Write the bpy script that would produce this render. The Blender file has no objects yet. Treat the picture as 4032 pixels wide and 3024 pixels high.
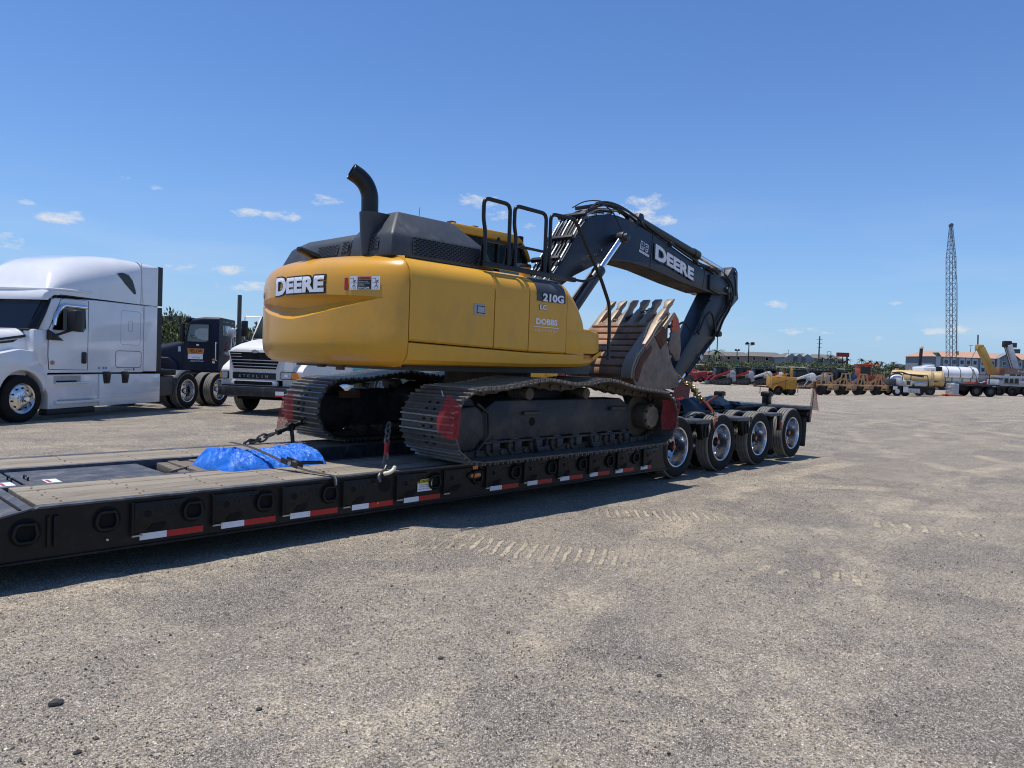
import bpy, bmesh, math, random
import numpy as np
from mathutils import Vector, Matrix, noise
from math import sin, cos, pi, radians, sqrt, atan2, hypot
random.seed(7)
SC = bpy.context.scene
COL = SC.collection

# ------------------------------------------------------------------ camera
EYE = Vector((0, 0, 1.75)); FPX = 2900.0
_y, _p, _r = radians(44.0), radians(1.68), radians(2.02)
FW = Vector((cos(_y) * cos(_p), sin(_y) * cos(_p), -sin(_p)))
_rt = Vector((sin(_y), -cos(_y), 0)); _up = _rt.cross(FW)
RT = cos(_r) * _rt + sin(_r) * _up
UP = -sin(_r) * _rt + cos(_r) * _up
cam_d = bpy.data.cameras.new("camera"); cam = bpy.data.objects.new("camera", cam_d); COL.objects.link(cam)
cam_d.sensor_width = 36.0; cam_d.lens = 36.0 * FPX / 4032.0
cam_d.clip_start = 0.05; cam_d.clip_end = 6000
M3 = Matrix((RT, UP, -FW)).transposed()
cam.matrix_world = Matrix.Translation(EYE) @ M3.to_4x4()
SC.camera = cam

def ray(px, py):
    return FW + RT * ((px - 2016) / FPX) - UP * ((py - 1512) / FPX)
def at(px, py, depth):
    return EYE + ray(px, py) * depth
def ground_at(px, py):
    r = ray(px, py); return EYE + r * (-EYE.z / r.z)

# ------------------------------------------------------------------ light
SUN_TRAVEL = Vector((0.17, -0.172, -1.0)).normalized()
sun_dir = -SUN_TRAVEL
SUN_EL = math.asin(sun_dir.z); SUN_AZ = atan2(sun_dir.x, sun_dir.y)   # azimuth clockwise from +Y
sd = bpy.data.lights.new("sun", 'SUN'); sd.energy = 4.5; sd.angle = radians(0.53); sd.color = (1.0, 0.95, 0.88)
so = bpy.data.objects.new("sun", sd); COL.objects.link(so)
so.rotation_euler = SUN_TRAVEL.to_track_quat('-Z', 'Y').to_euler()
so.location = (0, 0, 60)

W = bpy.data.worlds.new("World"); SC.world = W; W.use_nodes = True
wt = W.node_tree; wn = wt.nodes; wl = wt.links; wn.clear()
def N(t, **k):
    n = wn.new(t)
    for a, b in k.items(): setattr(n, a, b)
    return n
def wmath(op, a, b=None, c=None, clamp=False):
    n = N('ShaderNodeMath', operation=op); n.use_clamp = clamp
    for i, v in enumerate((a, b, c)):
        if v is None: continue
        if isinstance(v, (int, float)): n.inputs[i].default_value = v
        else: wl.new(v, n.inputs[i])
    return n.outputs[0]
sky = N('ShaderNodeTexSky'); sky.sky_type = 'NISHITA'; sky.sun_disc = False
sky.sun_elevation = SUN_EL; sky.sun_rotation = SUN_AZ
sky.altitude = 0; sky.air_density = 1.0; sky.dust_density = 0.15; sky.ozone_density = 3.0
SKY_STRENGTH = 0.102
tc = N('ShaderNodeTexCoord')
sep = N('ShaderNodeSeparateXYZ'); wl.new(tc.outputs['Generated'], sep.inputs[0])
# clouds of the day: each a soft ellipse of directions (azimuth, elevation, half width, half height, density), broken up by noise
CLOUDS = [(2540, 830, 100, 62, 1.0), (2590, 865, 70, 34, .9), (1890, 795, 100, 32, .9), (2080, 890, 48, 16, .8), (1960, 850, 60, 20, .55),
          (1060, 845, 125, 22, .75), (1260, 790, 85, 22, .75), (215, 858, 105, 24, .9), (110, 800, 70, 16, .75), (20, 950, 55, 40, .8), (300, 838, 26, 14, .6),
          (740, 1055, 65, 24, .65), (910, 1062, 78, 22, .9), (950, 1132, 120, 18, .8), (735, 1158, 40, 20, .7), (3055, 1198, 62, 22, .85), (960, 1150, 60, 14, .5),
          (3730, 1303, 80, 20, .8), (3170, 1305, 130, 14, .5), (3410, 1335, 90, 13, .5), (3560, 1350, 60, 14, .5), (3540, 1190, 45, 8, .3),
          (445, 680, 45, 14, .3), (1680, 705, 20, 8, .3), (615, 742, 22, 8, .25), (2860, 1200, 60, 10, .3), (2650, 1255, 120, 14, .35), (60, 1060, 80, 30, .45), (700, 1225, 140, 18, .4), (1000, 1115, 80, 12, .5)]
rnd = random.Random(11)
cl = []
for px, py, hw, hh, dn in CLOUDS:
    d = ray(px, py).normalized()
    cl.append((atan2(d.y, d.x), math.asin(d.z), hw / FPX, hh / FPX, dn))
for k in range(14):                                     # the same kind of small fair-weather puffs all round the horizon
    az = rnd.uniform(-pi, pi); rel = (az - radians(44) + pi) % (2 * pi) - pi
    if abs(rel) < radians(40): continue
    cl.append((az, radians(rnd.uniform(3, 16)), rnd.uniform(.02, .05), rnd.uniform(.006, .016), rnd.uniform(.4, .9)))
map_az = N('ShaderNodeMath', operation='ARCTAN2'); wl.new(sep.outputs[1], map_az.inputs[0]); wl.new(sep.outputs[0], map_az.inputs[1])
map_el = N('ShaderNodeMath', operation='ARCSINE'); wl.new(sep.outputs[2], map_el.inputs[0])
nz = N('ShaderNodeTexNoise'); nz.inputs['Scale'].default_value = 34; nz.inputs['Detail'].default_value = 7; nz.inputs['Roughness'].default_value = 0.62
mp = N('ShaderNodeMapping'); mp.inputs['Scale'].default_value = (1, 1, 2.4); wl.new(tc.outputs['Generated'], mp.inputs[0]); wl.new(mp.outputs[0], nz.inputs['Vector'])
acc = None
for az, el, hw, hh, dn in cl:
    da = wmath('DIVIDE', wmath('SUBTRACT', map_az.outputs[0], az), hw)
    de0 = wmath('SUBTRACT', map_el.outputs[0], el)
    de = wmath('DIVIDE', de0, hh)
    # flatter base: stretch the part below the middle
    r2 = wmath('ADD', wmath('MULTIPLY', da, da), wmath('MULTIPLY', de, de))
    m = wmath('MULTIPLY', wmath('SUBTRACT', 1.25, r2), dn)
    acc = m if acc is None else wmath('MAXIMUM', acc, m)
mask = wmath('MAXIMUM', acc, -1.5)
dens = wmath('ADD', wmath('MULTIPLY', mask, 0.30), wmath('MULTIPLY', wmath('SUBTRACT', nz.outputs['Fac'], 0.60), 1.5))
dens = wmath('MULTIPLY', dens, 2.6, clamp=True)
dens = wmath('MULTIPLY', dens, 0.9)
# thin high veil near the horizon
nz2 = N('ShaderNodeTexNoise'); nz2.inputs['Scale'].default_value = 5; nz2.inputs['Detail'].default_value = 6
mp2 = N('ShaderNodeMapping'); mp2.inputs['Scale'].default_value = (1, 1, 5); wl.new(tc.outputs['Generated'], mp2.inputs[0]); wl.new(mp2.outputs[0], nz2.inputs['Vector'])
low = wmath('SUBTRACT', 1.0, wmath('MULTIPLY', wmath('ABSOLUTE', map_el.outputs[0]), 4.2), clamp=True)
veil = wmath('MULTIPLY', wmath('MULTIPLY', wmath('SUBTRACT', nz2.outputs['Fac'], 0.45), 1.5, clamp=True), wmath('MULTIPLY', low, 0.6))
dens = wmath('MAXIMUM', dens, veil)
tint = N('ShaderNodeMix', data_type='RGBA', blend_type='MULTIPLY'); tint.inputs['Factor'].default_value = 1.0
wl.new(sky.outputs[0], tint.inputs[6]); tint.inputs[7].default_value = (0.74, 1.03, 1.44, 1)
haze_f = wmath('MULTIPLY', wmath('POWER', 2.718, wmath('MULTIPLY', wmath('MAXIMUM', map_el.outputs[0], 0.0), -7.5)), 0.88)
hazec = N('ShaderNodeMix', data_type='RGBA'); wl.new(haze_f, hazec.inputs['Factor']); wl.new(tint.outputs[2], hazec.inputs[6]); hazec.inputs[7].default_value = (0.37 / SKY_STRENGTH, 0.55 / SKY_STRENGTH, 0.78 / SKY_STRENGTH, 1)
mix = N('ShaderNodeMix', data_type='RGBA'); wl.new(dens, mix.inputs['Factor']); wl.new(hazec.outputs[2], mix.inputs[6])
CLOUD_V = 0.80 / SKY_STRENGTH
mix.inputs[7].default_value = (CLOUD_V * .96, CLOUD_V * .98, CLOUD_V, 1)
bg = N('ShaderNodeBackground'); bg.inputs['Strength'].default_value = SKY_STRENGTH
wl.new(mix.outputs[2], bg.inputs[0])
wo = N('ShaderNodeOutputWorld'); wl.new(bg.outputs[0], wo.inputs[0])
W.cycles.sampling_method = 'MANUAL'; W.cycles.sample_map_resolution = 1024

vs = SC.view_settings
SC.display_settings.display_device = 'sRGB'
vs.view_transform = 'Standard'; vs.look = 'None'; vs.exposure = 0.0; vs.gamma = 1.0
try: vs.use_curve_mapping = False
except Exception: pass
SC.cycles.pixel_filter_type = 'BLACKMAN_HARRIS'; SC.cycles.filter_width = 1.1
SC.cycles.max_bounces = 6; SC.cycles.transparent_max_bounces = 12
SC.cycles.caustics_reflective = False; SC.cycles.caustics_refractive = False

# ------------------------------------------------------------------ materials
def pm(name, col, rough=.5, metal=0., var=.12, scale=3., dirt_glint=None, dirt_glint_amt=0., dirt_glint_scale=2.5, bump=0., bscale=60., coat=0., spec=.5, stretch=None, alpha=1., trans=0., ior=1.45, isl=0.):
    m = bpy.data.materials.new(name); m.use_nodes = True
    t = m.node_tree; b = t.nodes['Principled BSDF']
    b.inputs['Roughness'].default_value = rough; b.inputs['Metallic'].default_value = metal
    b.inputs['Specular IOR Level'].default_value = spec
    b.inputs['Coat Weight'].default_value = coat; b.inputs['Coat Roughness'].default_value = .06
    b.inputs['Alpha'].default_value = alpha; b.inputs['Transmission Weight'].default_value = trans; b.inputs['IOR'].default_value = ior
    tcn = t.nodes.new('ShaderNodeTexCoord'); vec = tcn.outputs['Object']
    if stretch:
        mm = t.nodes.new('ShaderNodeMapping'); mm.inputs['Scale'].default_value = stretch
        t.links.new(vec, mm.inputs[0]); vec = mm.outputs[0]
    n = t.nodes.new('ShaderNodeTexNoise'); n.inputs['Scale'].default_value = scale; n.inputs['Detail'].default_value = 6; n.inputs['Roughness'].default_value = .62
    t.links.new(vec, n.inputs['Vector'])
    r = t.nodes.new('ShaderNodeMapRange'); t.links.new(n.outputs['Fac'], r.inputs[0])
    r.inputs[1].default_value = .3; r.inputs[2].default_value = .7; r.inputs[3].default_value = 1 - var; r.inputs[4].default_value = 1 + var
    mx = t.nodes.new('ShaderNodeMix'); mx.data_type = 'RGBA'; mx.blend_type = 'MULTIPLY'; mx.inputs['Factor'].default_value = 1
    mx.inputs[6].default_value = (*col, 1); t.links.new(r.outputs[0], mx.inputs[7])
    out = mx.outputs[2]
    if isl:
        g = t.nodes.new('ShaderNodeNewGeometry'); rr = t.nodes.new('ShaderNodeMapRange'); t.links.new(g.outputs['Random Per Island'], rr.inputs[0])
        rr.inputs[3].default_value = 1 - isl; rr.inputs[4].default_value = 1 + isl
        m3 = t.nodes.new('ShaderNodeMix'); m3.data_type = 'RGBA'; m3.blend_type = 'MULTIPLY'; m3.inputs['Factor'].default_value = 1
        t.links.new(out, m3.inputs[6]); t.links.new(rr.outputs[0], m3.inputs[7]); out = m3.outputs[2]
    if dirt_glint and dirt_glint_amt > 0:
        n2 = t.nodes.new('ShaderNodeTexNoise'); n2.inputs['Scale'].default_value = dirt_glint_scale; n2.inputs['Detail'].default_value = 9; n2.inputs['Roughness'].default_value = .7
        t.links.new(vec, n2.inputs['Vector'])
        r2 = t.nodes.new('ShaderNodeMapRange'); t.links.new(n2.outputs['Fac'], r2.inputs[0])
        r2.inputs[1].default_value = .62 - .3 * dirt_glint_amt; r2.inputs[2].default_value = .8 - .2 * dirt_glint_amt; r2.inputs[4].default_value = min(1., .35 + .6 * dirt_glint_amt)
        m2 = t.nodes.new('ShaderNodeMix'); m2.data_type = 'RGBA'; t.links.new(r2.outputs[0], m2.inputs['Factor'])
        t.links.new(out, m2.inputs[6]); m2.inputs[7].default_value = (*dirt_glint, 1); out = m2.outputs[2]
        r3 = t.nodes.new('ShaderNodeMapRange'); t.links.new(r2.outputs[0], r3.inputs[0]); r3.inputs[3].default_value = rough; r3.inputs[4].default_value = max(rough, .8)
        t.links.new(r3.outputs[0], b.inputs['Roughness'])
    t.links.new(out, b.inputs['Base Color'])
    if bump:
        n3 = t.nodes.new('ShaderNodeTexNoise'); n3.inputs['Scale'].default_value = bscale; n3.inputs['Detail'].default_value = 4
        t.links.new(vec, n3.inputs['Vector'])
        bn = t.nodes.new('ShaderNodeBump'); bn.inputs['Strength'].default_value = bump; bn.inputs['Distance'].default_value = .01
        t.links.new(n3.outputs['Fac'], bn.inputs['Height']); t.links.new(bn.outputs[0], b.inputs['Normal'])
    return m
K = {}
K['yellow'] = pm('machine_yellow', (.70, .355, .030), .45, var=.07, stretch=(1.3, 1.3, .6), scale=1.3, dirt_glint=(.36, .24, .10), dirt_glint_amt=.25, dirt_glint_scale=1.6, coat=.08, bump=.03, bscale=9)
K['yellow_cw'] = pm('counterweight_yellow', (.67, .330, .028), .28, var=.06, bump=.10, bscale=2.2, scale=1.1, dirt_glint=(.34, .22, .09), dirt_glint_amt=.2, dirt_glint_scale=1.5, coat=.15)
K['charcoal'] = pm('charcoal_hood', (.052, .058, .064), .48, var=.2, scale=5, dirt_glint=(.15, .15, .15), dirt_glint_amt=.3, dirt_glint_scale=3)
K['boom'] = pm('boom_paint', (.021, .027, .037), .38, var=.15, scale=3, dirt_glint=(.09, .085, .08), dirt_glint_amt=.22, dirt_glint_scale=2.2)
K['black'] = pm('black_paint', (.007, .007, .0075), .35, var=.2, scale=6)
K['trailer'] = pm('trailer_black', (.0065, .0062, .006), .45, spec=.35, var=.25, scale=5, dirt_glint=(.040, .034, .028), dirt_glint_amt=.42, dirt_glint_scale=5)
K['trailer_top'] = pm('worn_deck_steel', (.075, .077, .084), .5, var=.4, scale=7, dirt_glint=(.26, .25, .23), dirt_glint_amt=.42, dirt_glint_scale=6, metal=.2)
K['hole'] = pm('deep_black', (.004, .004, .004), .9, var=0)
K['wood'] = pm('deck_oak', (.235, .20, .150), .8, var=.22, scale=2.2, stretch=(1.2, 9, 9), dirt_glint=(.115, .095, .075), dirt_glint_amt=.42, dirt_glint_scale=2.6, bump=.4, bscale=25)
K['wood2'] = pm('deck_oak_pale', (.285, .245, .185), .82, var=.2, scale=2, stretch=(1.1, 10, 10), dirt_glint=(.15, .12, .09), dirt_glint_amt=.38, dirt_glint_scale=2.2, bump=.4, bscale=25)
K['timber'] = pm('old_timber', (.17, .14, .105), .85, var=.3, scale=3, stretch=(1, 8, 8), bump=.4, bscale=30)
K['ply'] = pm('plywood', (.22, .18, .135), .8, var=.15, scale=3, stretch=(1, 5, 5))
K['shoe'] = pm('track_steel', (.12, .117, .11), .42, var=.3, scale=8, dirt_glint=(.12, .10, .08), dirt_glint_amt=.5, dirt_glint_scale=5, metal=.35, bump=.15, bscale=40)
K['shoe_plate'] = pm('shoe_plate_dust', (.095, .083, .070), .7, var=.3, scale=8, dirt_glint=(.105, .085, .064), dirt_glint_amt=.5, dirt_glint_scale=6, bump=.15, bscale=40)
K['worn'] = pm('worn_grouser', (.21, .20, .185), .38, metal=.5, var=.25, scale=9)
K['link'] = pm('dusty_link_steel', (.085, .068, .052), .7, var=.3, scale=9, dirt_glint=(.15, .115, .08), dirt_glint_amt=.45, dirt_glint_scale=7)
K['frame'] = pm('dirty_track_frame', (.016, .019, .026), .55, var=.3, scale=4, dirt_glint=(.13, .105, .078), dirt_glint_amt=.55, dirt_glint_scale=3.6)
K['bucket'] = pm('worn_bucket_steel', (.29, .155, .085), .62, var=.4, scale=4.5, dirt_glint=(.43, .32, .22), dirt_glint_amt=.45, dirt_glint_scale=3.5, metal=.25, bump=.3, bscale=14)
K['bucket2'] = pm('bucket_side_steel', (.20, .15, .11), .65, var=.4, scale=5, dirt_glint=(.31, .25, .185), dirt_glint_amt=.5, dirt_glint_scale=4.5, bump=.3, bscale=16)
K['rust'] = pm('rust_brown', (.105, .042, .022), .75, var=.4, scale=5, dirt_glint=(.05, .025, .015), dirt_glint_amt=.3)
K['tooth'] = pm('worn_tooth', (.34, .27, .20), .5, var=.25, scale=6, dirt_glint=(.20, .15, .11), dirt_glint_amt=.45, dirt_glint_scale=6, metal=.3)
K['orange'] = pm('orange_paint', (.55, .10, .03), .5, var=.15, scale=8)
K['chrome'] = pm('chrome', (.82, .83, .85), .10, metal=1., var=.04)
K['alu'] = pm('polished_alloy', (.66, .66, .66), .24, metal=1., var=.15, scale=7)
K['hose'] = pm('rubber_hose', (.014, .014, .014), .5, var=.2)
K['pipe'] = pm('hydraulic_pipe', (.02, .023, .028), .35, metal=.3, var=.2)
K['tyre'] = pm('tyre_side', (.010, .010, .010), .8, var=.25, spec=.3, scale=6, dirt_glint=(.04, .036, .032), dirt_glint_amt=.25, dirt_glint_scale=4)
K['tread'] = pm('tyre_tread', (.19, .18, .155), .85, var=.2, scale=10)
K['glass'] = pm('dark_glass', (.005, .006, .007), .03, var=0, spec=.5)
K['white'] = pm('white_paint', (.76, .765, .765), .12, var=.05, scale=1.5, coat=.6, dirt_glint=(.6, .59, .56), dirt_glint_amt=.12, dirt_glint_scale=1.2)
K['white_old'] = pm('old_white_paint', (.70, .69, .66), .4, var=.06, scale=2, dirt_glint=(.5, .47, .42), dirt_glint_amt=.25)
K['navy'] = pm('navy_paint', (.0045, .008, .024), .5, var=.15, scale=3, spec=.3)
K['green'] = pm('green_paint', (.012, .07, .052), .3, var=.1, coat=.4)
K['dark_plastic'] = pm('dark_plastic', (.018, .018, .02), .5, var=.15)
K['grey_plastic'] = pm('grey_plastic', (.07, .07, .072), .55, var=.15)
K['seam'] = pm('seam_shadow', (.01, .009, .008), .8, var=0)
K['white_print'] = pm('white_vinyl', (.78, .79, .82), .4, var=.02)
K['black_print'] = pm('black_vinyl', (.012, .013, .016), .4, var=.05)
K['red_print'] = pm('red_vinyl', (.42, .022, .03), .4, var=.08)
K['amber'] = pm('amber_lens', (.65, .20, .015), .2, var=.1, coat=.5)
K['red_lens'] = pm('red_lens', (.35, .02, .015), .2, var=.1, coat=.5)
K['refl_red'] = pm('reflective_red', (.42, .016, .018), .35, var=.08, scale=20)
K['refl_white'] = pm('reflective_white', (.74, .76, .80), .35, var=.05, scale=20)
K['tarp'] = pm('blue_tarp', (.015, .15, .62), .42, var=.2, scale=5, bump=.7, bscale=26, dirt_glint=(.16, .36, .74), dirt_glint_amt=.42, dirt_glint_scale=9, spec=.35)  # paler blue patches paint highlight streaks into the tarp colour
K['tarp_dark'] = pm('navy_tarp', (.009, .013, .023), .6, var=.3, scale=5, bump=.4, bscale=14)
K['tarp_grey'] = pm('grey_green_tarp', (.16, .175, .155), .7, var=.2, scale=5, bump=.4, bscale=14)
K['chain'] = pm('chain_steel', (.11, .105, .10), .4, metal=.8, var=.3)
K['gold'] = pm('gold_chain', (.42, .33, .16), .3, metal=.9, var=.3)
K['binder'] = pm('binder_red', (.13, .022, .014), .5, var=.2)
K['strap'] = pm('dark_webbing', (.05, .047, .045), .85, var=.2)
K['silver'] = pm('galvanised', (.42, .43, .44), .35, metal=.7, var=.12)
K['tan'] = pm('tan_paint', (.34, .205, .10), .6, var=.25, scale=3, dirt_glint=(.22, .12, .06), dirt_glint_amt=.4)
K['cream'] = pm('cream_paint', (.72, .66, .48), .5, var=.12, scale=1)
K['tank_yellow'] = pm('tank_yellow', (.54, .38, .17), .45, var=.12, scale=1.2, dirt_glint=(.4, .26, .12), dirt_glint_amt=.3)
K['comp_yellow'] = pm('faded_compressor_yellow', (.44, .22, .03), .5, var=.15, scale=1.5, dirt_glint=(.06, .045, .03), dirt_glint_amt=.4, dirt_glint_scale=1.6)
K['loader_red'] = pm('loader_red', (.30, .025, .03), .4, var=.12)
K['loader_orange'] = pm('loader_orange', (.38, .075, .025), .4, var=.12)
K['crane_yellow'] = pm('crane_yellow', (.42, .27, .06), .5, var=.15)
K['grey_paint'] = pm('grey_paint', (.36, .38, .40), .5, var=.1)
K['blue_paint'] = pm('blue_paint', (.02, .05, .16), .4, var=.1)
K['rust_steel'] = pm('rusty_steel', (.20, .095, .05), .75, var=.35, scale=2)
def mesh_cloth(name, col):
    m = pm(name, col, .9, var=.25, scale=14)
    t = m.node_tree; b = t.nodes['Principled BSDF']
    n = t.nodes.new('ShaderNodeTexNoise'); n.inputs['Scale'].default_value = 260
    tcn = t.nodes.new('ShaderNodeTexCoord'); t.links.new(tcn.outputs['Object'], n.inputs['Vector'])
    r = t.nodes.new('ShaderNodeMapRange'); t.links.new(n.outputs['Fac'], r.inputs[0])
    r.inputs[1].default_value = .44; r.inputs[2].default_value = .52; r.inputs[3].default_value = .15
    t.links.new(r.outputs[0], b.inputs['Alpha'])
    return m
K['flag'] = mesh_cloth('red_mesh_cloth', (.33, .018, .022))
K['flag2'] = mesh_cloth('dark_shaded_red_mesh', (.19, .012, .015))  # darker red cloth; on the far-track flag it is painted shade

# ------------------------------------------------------------------ mesh building
class MB:
    def __init__(s): s.v = []; s.f = []
    def add(s, vs_, fs_):
        o = len(s.v); s.v += [tuple(p) for p in vs_]; s.f += [tuple(i + o for i in q) for q in fs_]; return s
    def merge(s, o, M=None):
        return s.add([(M @ Vector(p)) if M else p for p in o.v], o.f)
    def box(s, x0, x1, y0, y1, z0, z1):
        return s.add([(x0,y0,z0),(x1,y0,z0),(x1,y1,z0),(x0,y1,z0),(x0,y0,z1),(x1,y0,z1),(x1,y1,z1),(x0,y1,z1)],
                     [(0,3,2,1),(4,5,6,7),(0,1,5,4),(1,2,6,5),(2,3,7,6),(3,0,4,7)])
    def obox(s, c, size, R=None):
        b = MB().box(-size[0]/2, size[0]/2, -size[1]/2, size[1]/2, -size[2]/2, size[2]/2)
        M = Matrix.Translation(Vector(c)) @ (R.to_4x4() if R else Matrix())
        return s.merge(b, M)
    def beam(s, p0, p1, w, h, up=(0, 0, 1)):
        p0 = Vector(p0); p1 = Vector(p1); d = (p1 - p0); L = d.length; d.normalize()
        u = Vector(up); sdv = u.cross(d)
        if sdv.length < 1e-4: sdv = Vector((0, 1, 0)).cross(d)
        sdv.normalize(); u = d.cross(sdv)
        R = Matrix((d, sdv, u)).transposed()
        return s.obox((p0 + p1) / 2, (L, w, h), R)
    def prism(s, pts, a0, a1, axis='y'):
        def P(p, a): return {'y': (p[0], a, p[1]), 'x': (a, p[0], p[1]), 'z': (p[0], p[1], a)}[axis]
        n = len(pts); vs_ = [P(p, a0) for p in pts] + [P(p, a1) for p in pts]
        fs_ = [tuple(range(n - 1, -1, -1)), tuple(range(n, 2 * n))] + [(i, (i+1) % n, n + (i+1) % n, n + i) for i in range(n)]
        return s.add(vs_, fs_)
    def tube(s, pts, r, n=8, closed=False, caps=True):
        pts = [Vector(p) for p in pts]; m = len(pts); rs = r if isinstance(r, (list, tuple)) else [r] * m
        T = []
        for i in range(m):
            a = pts[(i - 1) % m] if (closed or i > 0) else pts[i]; b = pts[(i + 1) % m] if (closed or i < m - 1) else pts[i]
            d = b - a; T.append(d.normalized() if d.length > 1e-9 else Vector((0, 0, 1)))
        u = T[0].orthogonal().normalized(); vs_ = []
        for i in range(m):
            u = u - T[i] * u.dot(T[i]); u.normalize(); w = T[i].cross(u)
            vs_ += [pts[i] + (u * cos(2*pi*k/n) + w * sin(2*pi*k/n)) * rs[i] for k in range(n)]
        fs_ = []
        for i in range(m if closed else m - 1):
            j = (i + 1) % m
            fs_ += [(i*n+k, i*n+(k+1) % n, j*n+(k+1) % n, j*n+k) for k in range(n)]
        if caps and not closed: fs_ += [tuple(range(n-1, -1, -1)), tuple(range((m-1)*n, m*n))]
        return s.add(vs_, fs_)
    def cyl(s, p0, p1, r, r2=None, n=16):
        return s.tube([p0, p1], [r, r if r2 is None else r2], n)
    def lathe(s, prof, org, ax, n=24, closed=True):
        """prof: (radius, along) ring list; closed ring profile"""
        org = Vector(org); ax = Vector(ax).normalized(); u = ax.orthogonal().normalized(); w = ax.cross(u); m = len(prof); vs_ = []
        for (r, a) in prof:
            vs_ += [org + ax * a + (u * cos(2*pi*k/n) + w * sin(2*pi*k/n)) * r for k in range(n)]
        fs_ = []
        for i in range(m if closed else m - 1):
            j = (i + 1) % m
            fs_ += [(i*n+k, i*n+(k+1) % n, j*n+(k+1) % n, j*n+k) for k in range(n)]
        if not closed: fs_ += [tuple(range(n-1, -1, -1)), tuple(range((m-1)*n, m*n))]
        return s.add(vs_, fs_)
    def grid(s, fn, nu, nv, wrap=False):
        vs_ = [fn(i / nu, j / nv) for j in range(nv + 1) for i in range(nu + (0 if wrap else 1))]
        W_ = nu if wrap else nu + 1
        return s.add(vs_, [(j*W_+i, j*W_+(i+1) % W_, (j+1)*W_+(i+1) % W_, (j+1)*W_+i) for j in range(nv) for i in range(nu)])
    def loft(s, rings, cap=True):
        n = len(rings[0]); vs_ = [p for r in rings for p in r]; m = len(rings)
        fs_ = [(i*n+k, i*n+(k+1) % n, (i+1)*n+(k+1) % n, (i+1)*n+k) for i in range(m-1) for k in range(n)]
        if cap: fs_ += [tuple(range(n-1, -1, -1)), tuple(range((m-1)*n, m*n))]
        return s.add(vs_, fs_)
    def ell(s, c, r, nu=14, nv=8):
        return s.loft([[(c[0]+r[0]*sin(t)*cos(2*pi*k/nu), c[1]+r[1]*sin(t)*sin(2*pi*k/nu), c[2]+r[2]*cos(t)) for k in range(nu)] for t in [pi*(i+.15)/(nv+.3) for i in range(nv+1)]])

ORG = {}      # world offset of things whose parts are written in world coordinates
def _off(p):
    while p is not None:
        if p.name in ORG: return Vector(ORG[p.name])
        p = p.parent
    return Vector((0, 0, 0))
def obj(name, mb, mat, parent=None, smooth=38, bevel=0, segs=2, recalc=True, kind=None, solid=0):
    off = _off(parent)
    me = bpy.data.meshes.new(name)
    me.from_pydata([(p[0]-off.x, p[1]-off.y, p[2]-off.z) for p in mb.v], [], mb.f)
    if recalc:
        bm = bmesh.new(); bm.from_mesh(me); bmesh.ops.recalc_face_normals(bm, faces=bm.faces)
        if bevel:
            es = [e for e in bm.edges if len(e.link_faces) == 2 and e.calc_face_angle(0) > radians(32)]
            bmesh.ops.bevel(bm, geom=es, offset=bevel, segments=segs, affect='EDGES', clamp_overlap=True, profile=.5)
        bm.to_mesh(me); bm.free()
    if smooth:
        me.polygons.foreach_set('use_smooth', [True] * len(me.polygons)); me.set_sharp_from_angle(angle=radians(smooth))
    mats = mat if isinstance(mat, (list, tuple)) else [mat]
    for m in mats: me.materials.append(K[m] if isinstance(m, str) else m)
    o = bpy.data.objects.new(name, me); COL.objects.link(o)
    if parent is not None: o.parent = parent
    if solid:
        md = o.modifiers.new('thickness', 'SOLIDIFY'); md.thickness = solid; md.offset = 0
    if kind: o['kind'] = kind
    return o
def tag(o, label=None, cat=None, group=None, kind=None):
    if label: o['label'] = label
    if cat: o['category'] = cat
    if group: o['group'] = group
    if kind: o['kind'] = kind
    return o
def thing(name, label, cat, loc=(0, 0, 0), rz=0., group=None, world=False):
    e = bpy.data.objects.new(name, None); COL.objects.link(e); e.empty_display_size = .2
    e.location = loc; e.rotation_euler = (0, 0, rz)
    if world: ORG[e.name] = loc
    return tag(e, label, cat, group)
def dup(root, loc=None, rz=None, label=None, parent=None, mat=None):
    r = root.copy(); COL.objects.link(r)
    if loc is not None: r.location = loc
    if rz is not None: r.rotation_euler = (0, 0, rz)
    if label: r['label'] = label
    if parent is not None: r.parent = parent
    for ch in list(root.children):
        dup(ch, parent=r)
    return r
def inst(o, parent, M):
    c = o.copy(); COL.objects.link(c); c.parent = parent; c.matrix_local = M; return c
def text_mb(s, size=1., bold=.0, align='CENTER', res=3, shear=0., space=1.):
    cu = bpy.data.curves.new('lettering', 'FONT'); cu.body = s; cu.size = size; cu.offset = bold; cu.align_x = align; cu.align_y = 'CENTER'
    cu.resolution_u = res; cu.shear = shear; cu.space_character = space
    o = bpy.data.objects.new('lettering', cu); COL.objects.link(o)
    dg = bpy.context.evaluated_depsgraph_get(); me = bpy.data.meshes.new_from_object(o.evaluated_get(dg))
    mb = MB(); mb.v = [tuple(v.co) for v in me.vertices]; mb.f = [tuple(p.vertices) for p in me.polygons]
    bpy.data.objects.remove(o); bpy.data.curves.remove(cu); bpy.data.meshes.remove(me)
    return mb
def fit_text(s, w, h, **k):
    """letters scaled to fill w x h, centred on the origin"""
    t = text_mb(s, **k); a = np.array(t.v); lo, hi = a.min(0), a.max(0); c = (lo + hi) / 2; sc = (w / (hi[0]-lo[0]), h / (hi[1]-lo[1]))
    t.v = [((p[0]-c[0])*sc[0], (p[1]-c[1])*sc[1], 0) for p in t.v]; return t
def mapped(mb, fn):
    o = MB(); o.v = [fn(p[0], p[1]) for p in mb.v]; o.f = list(mb.f); return o
def decal(name, mb, mat, parent, fn):
    return obj(name, mapped(mb, fn), mat, parent, smooth=0, recalc=False)
def rect(x0, x1, y0, y1): return MB().add([(x0,y0,0),(x1,y0,0),(x1,y1,0),(x0,y1,0)], [(0,1,2,3)])
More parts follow.
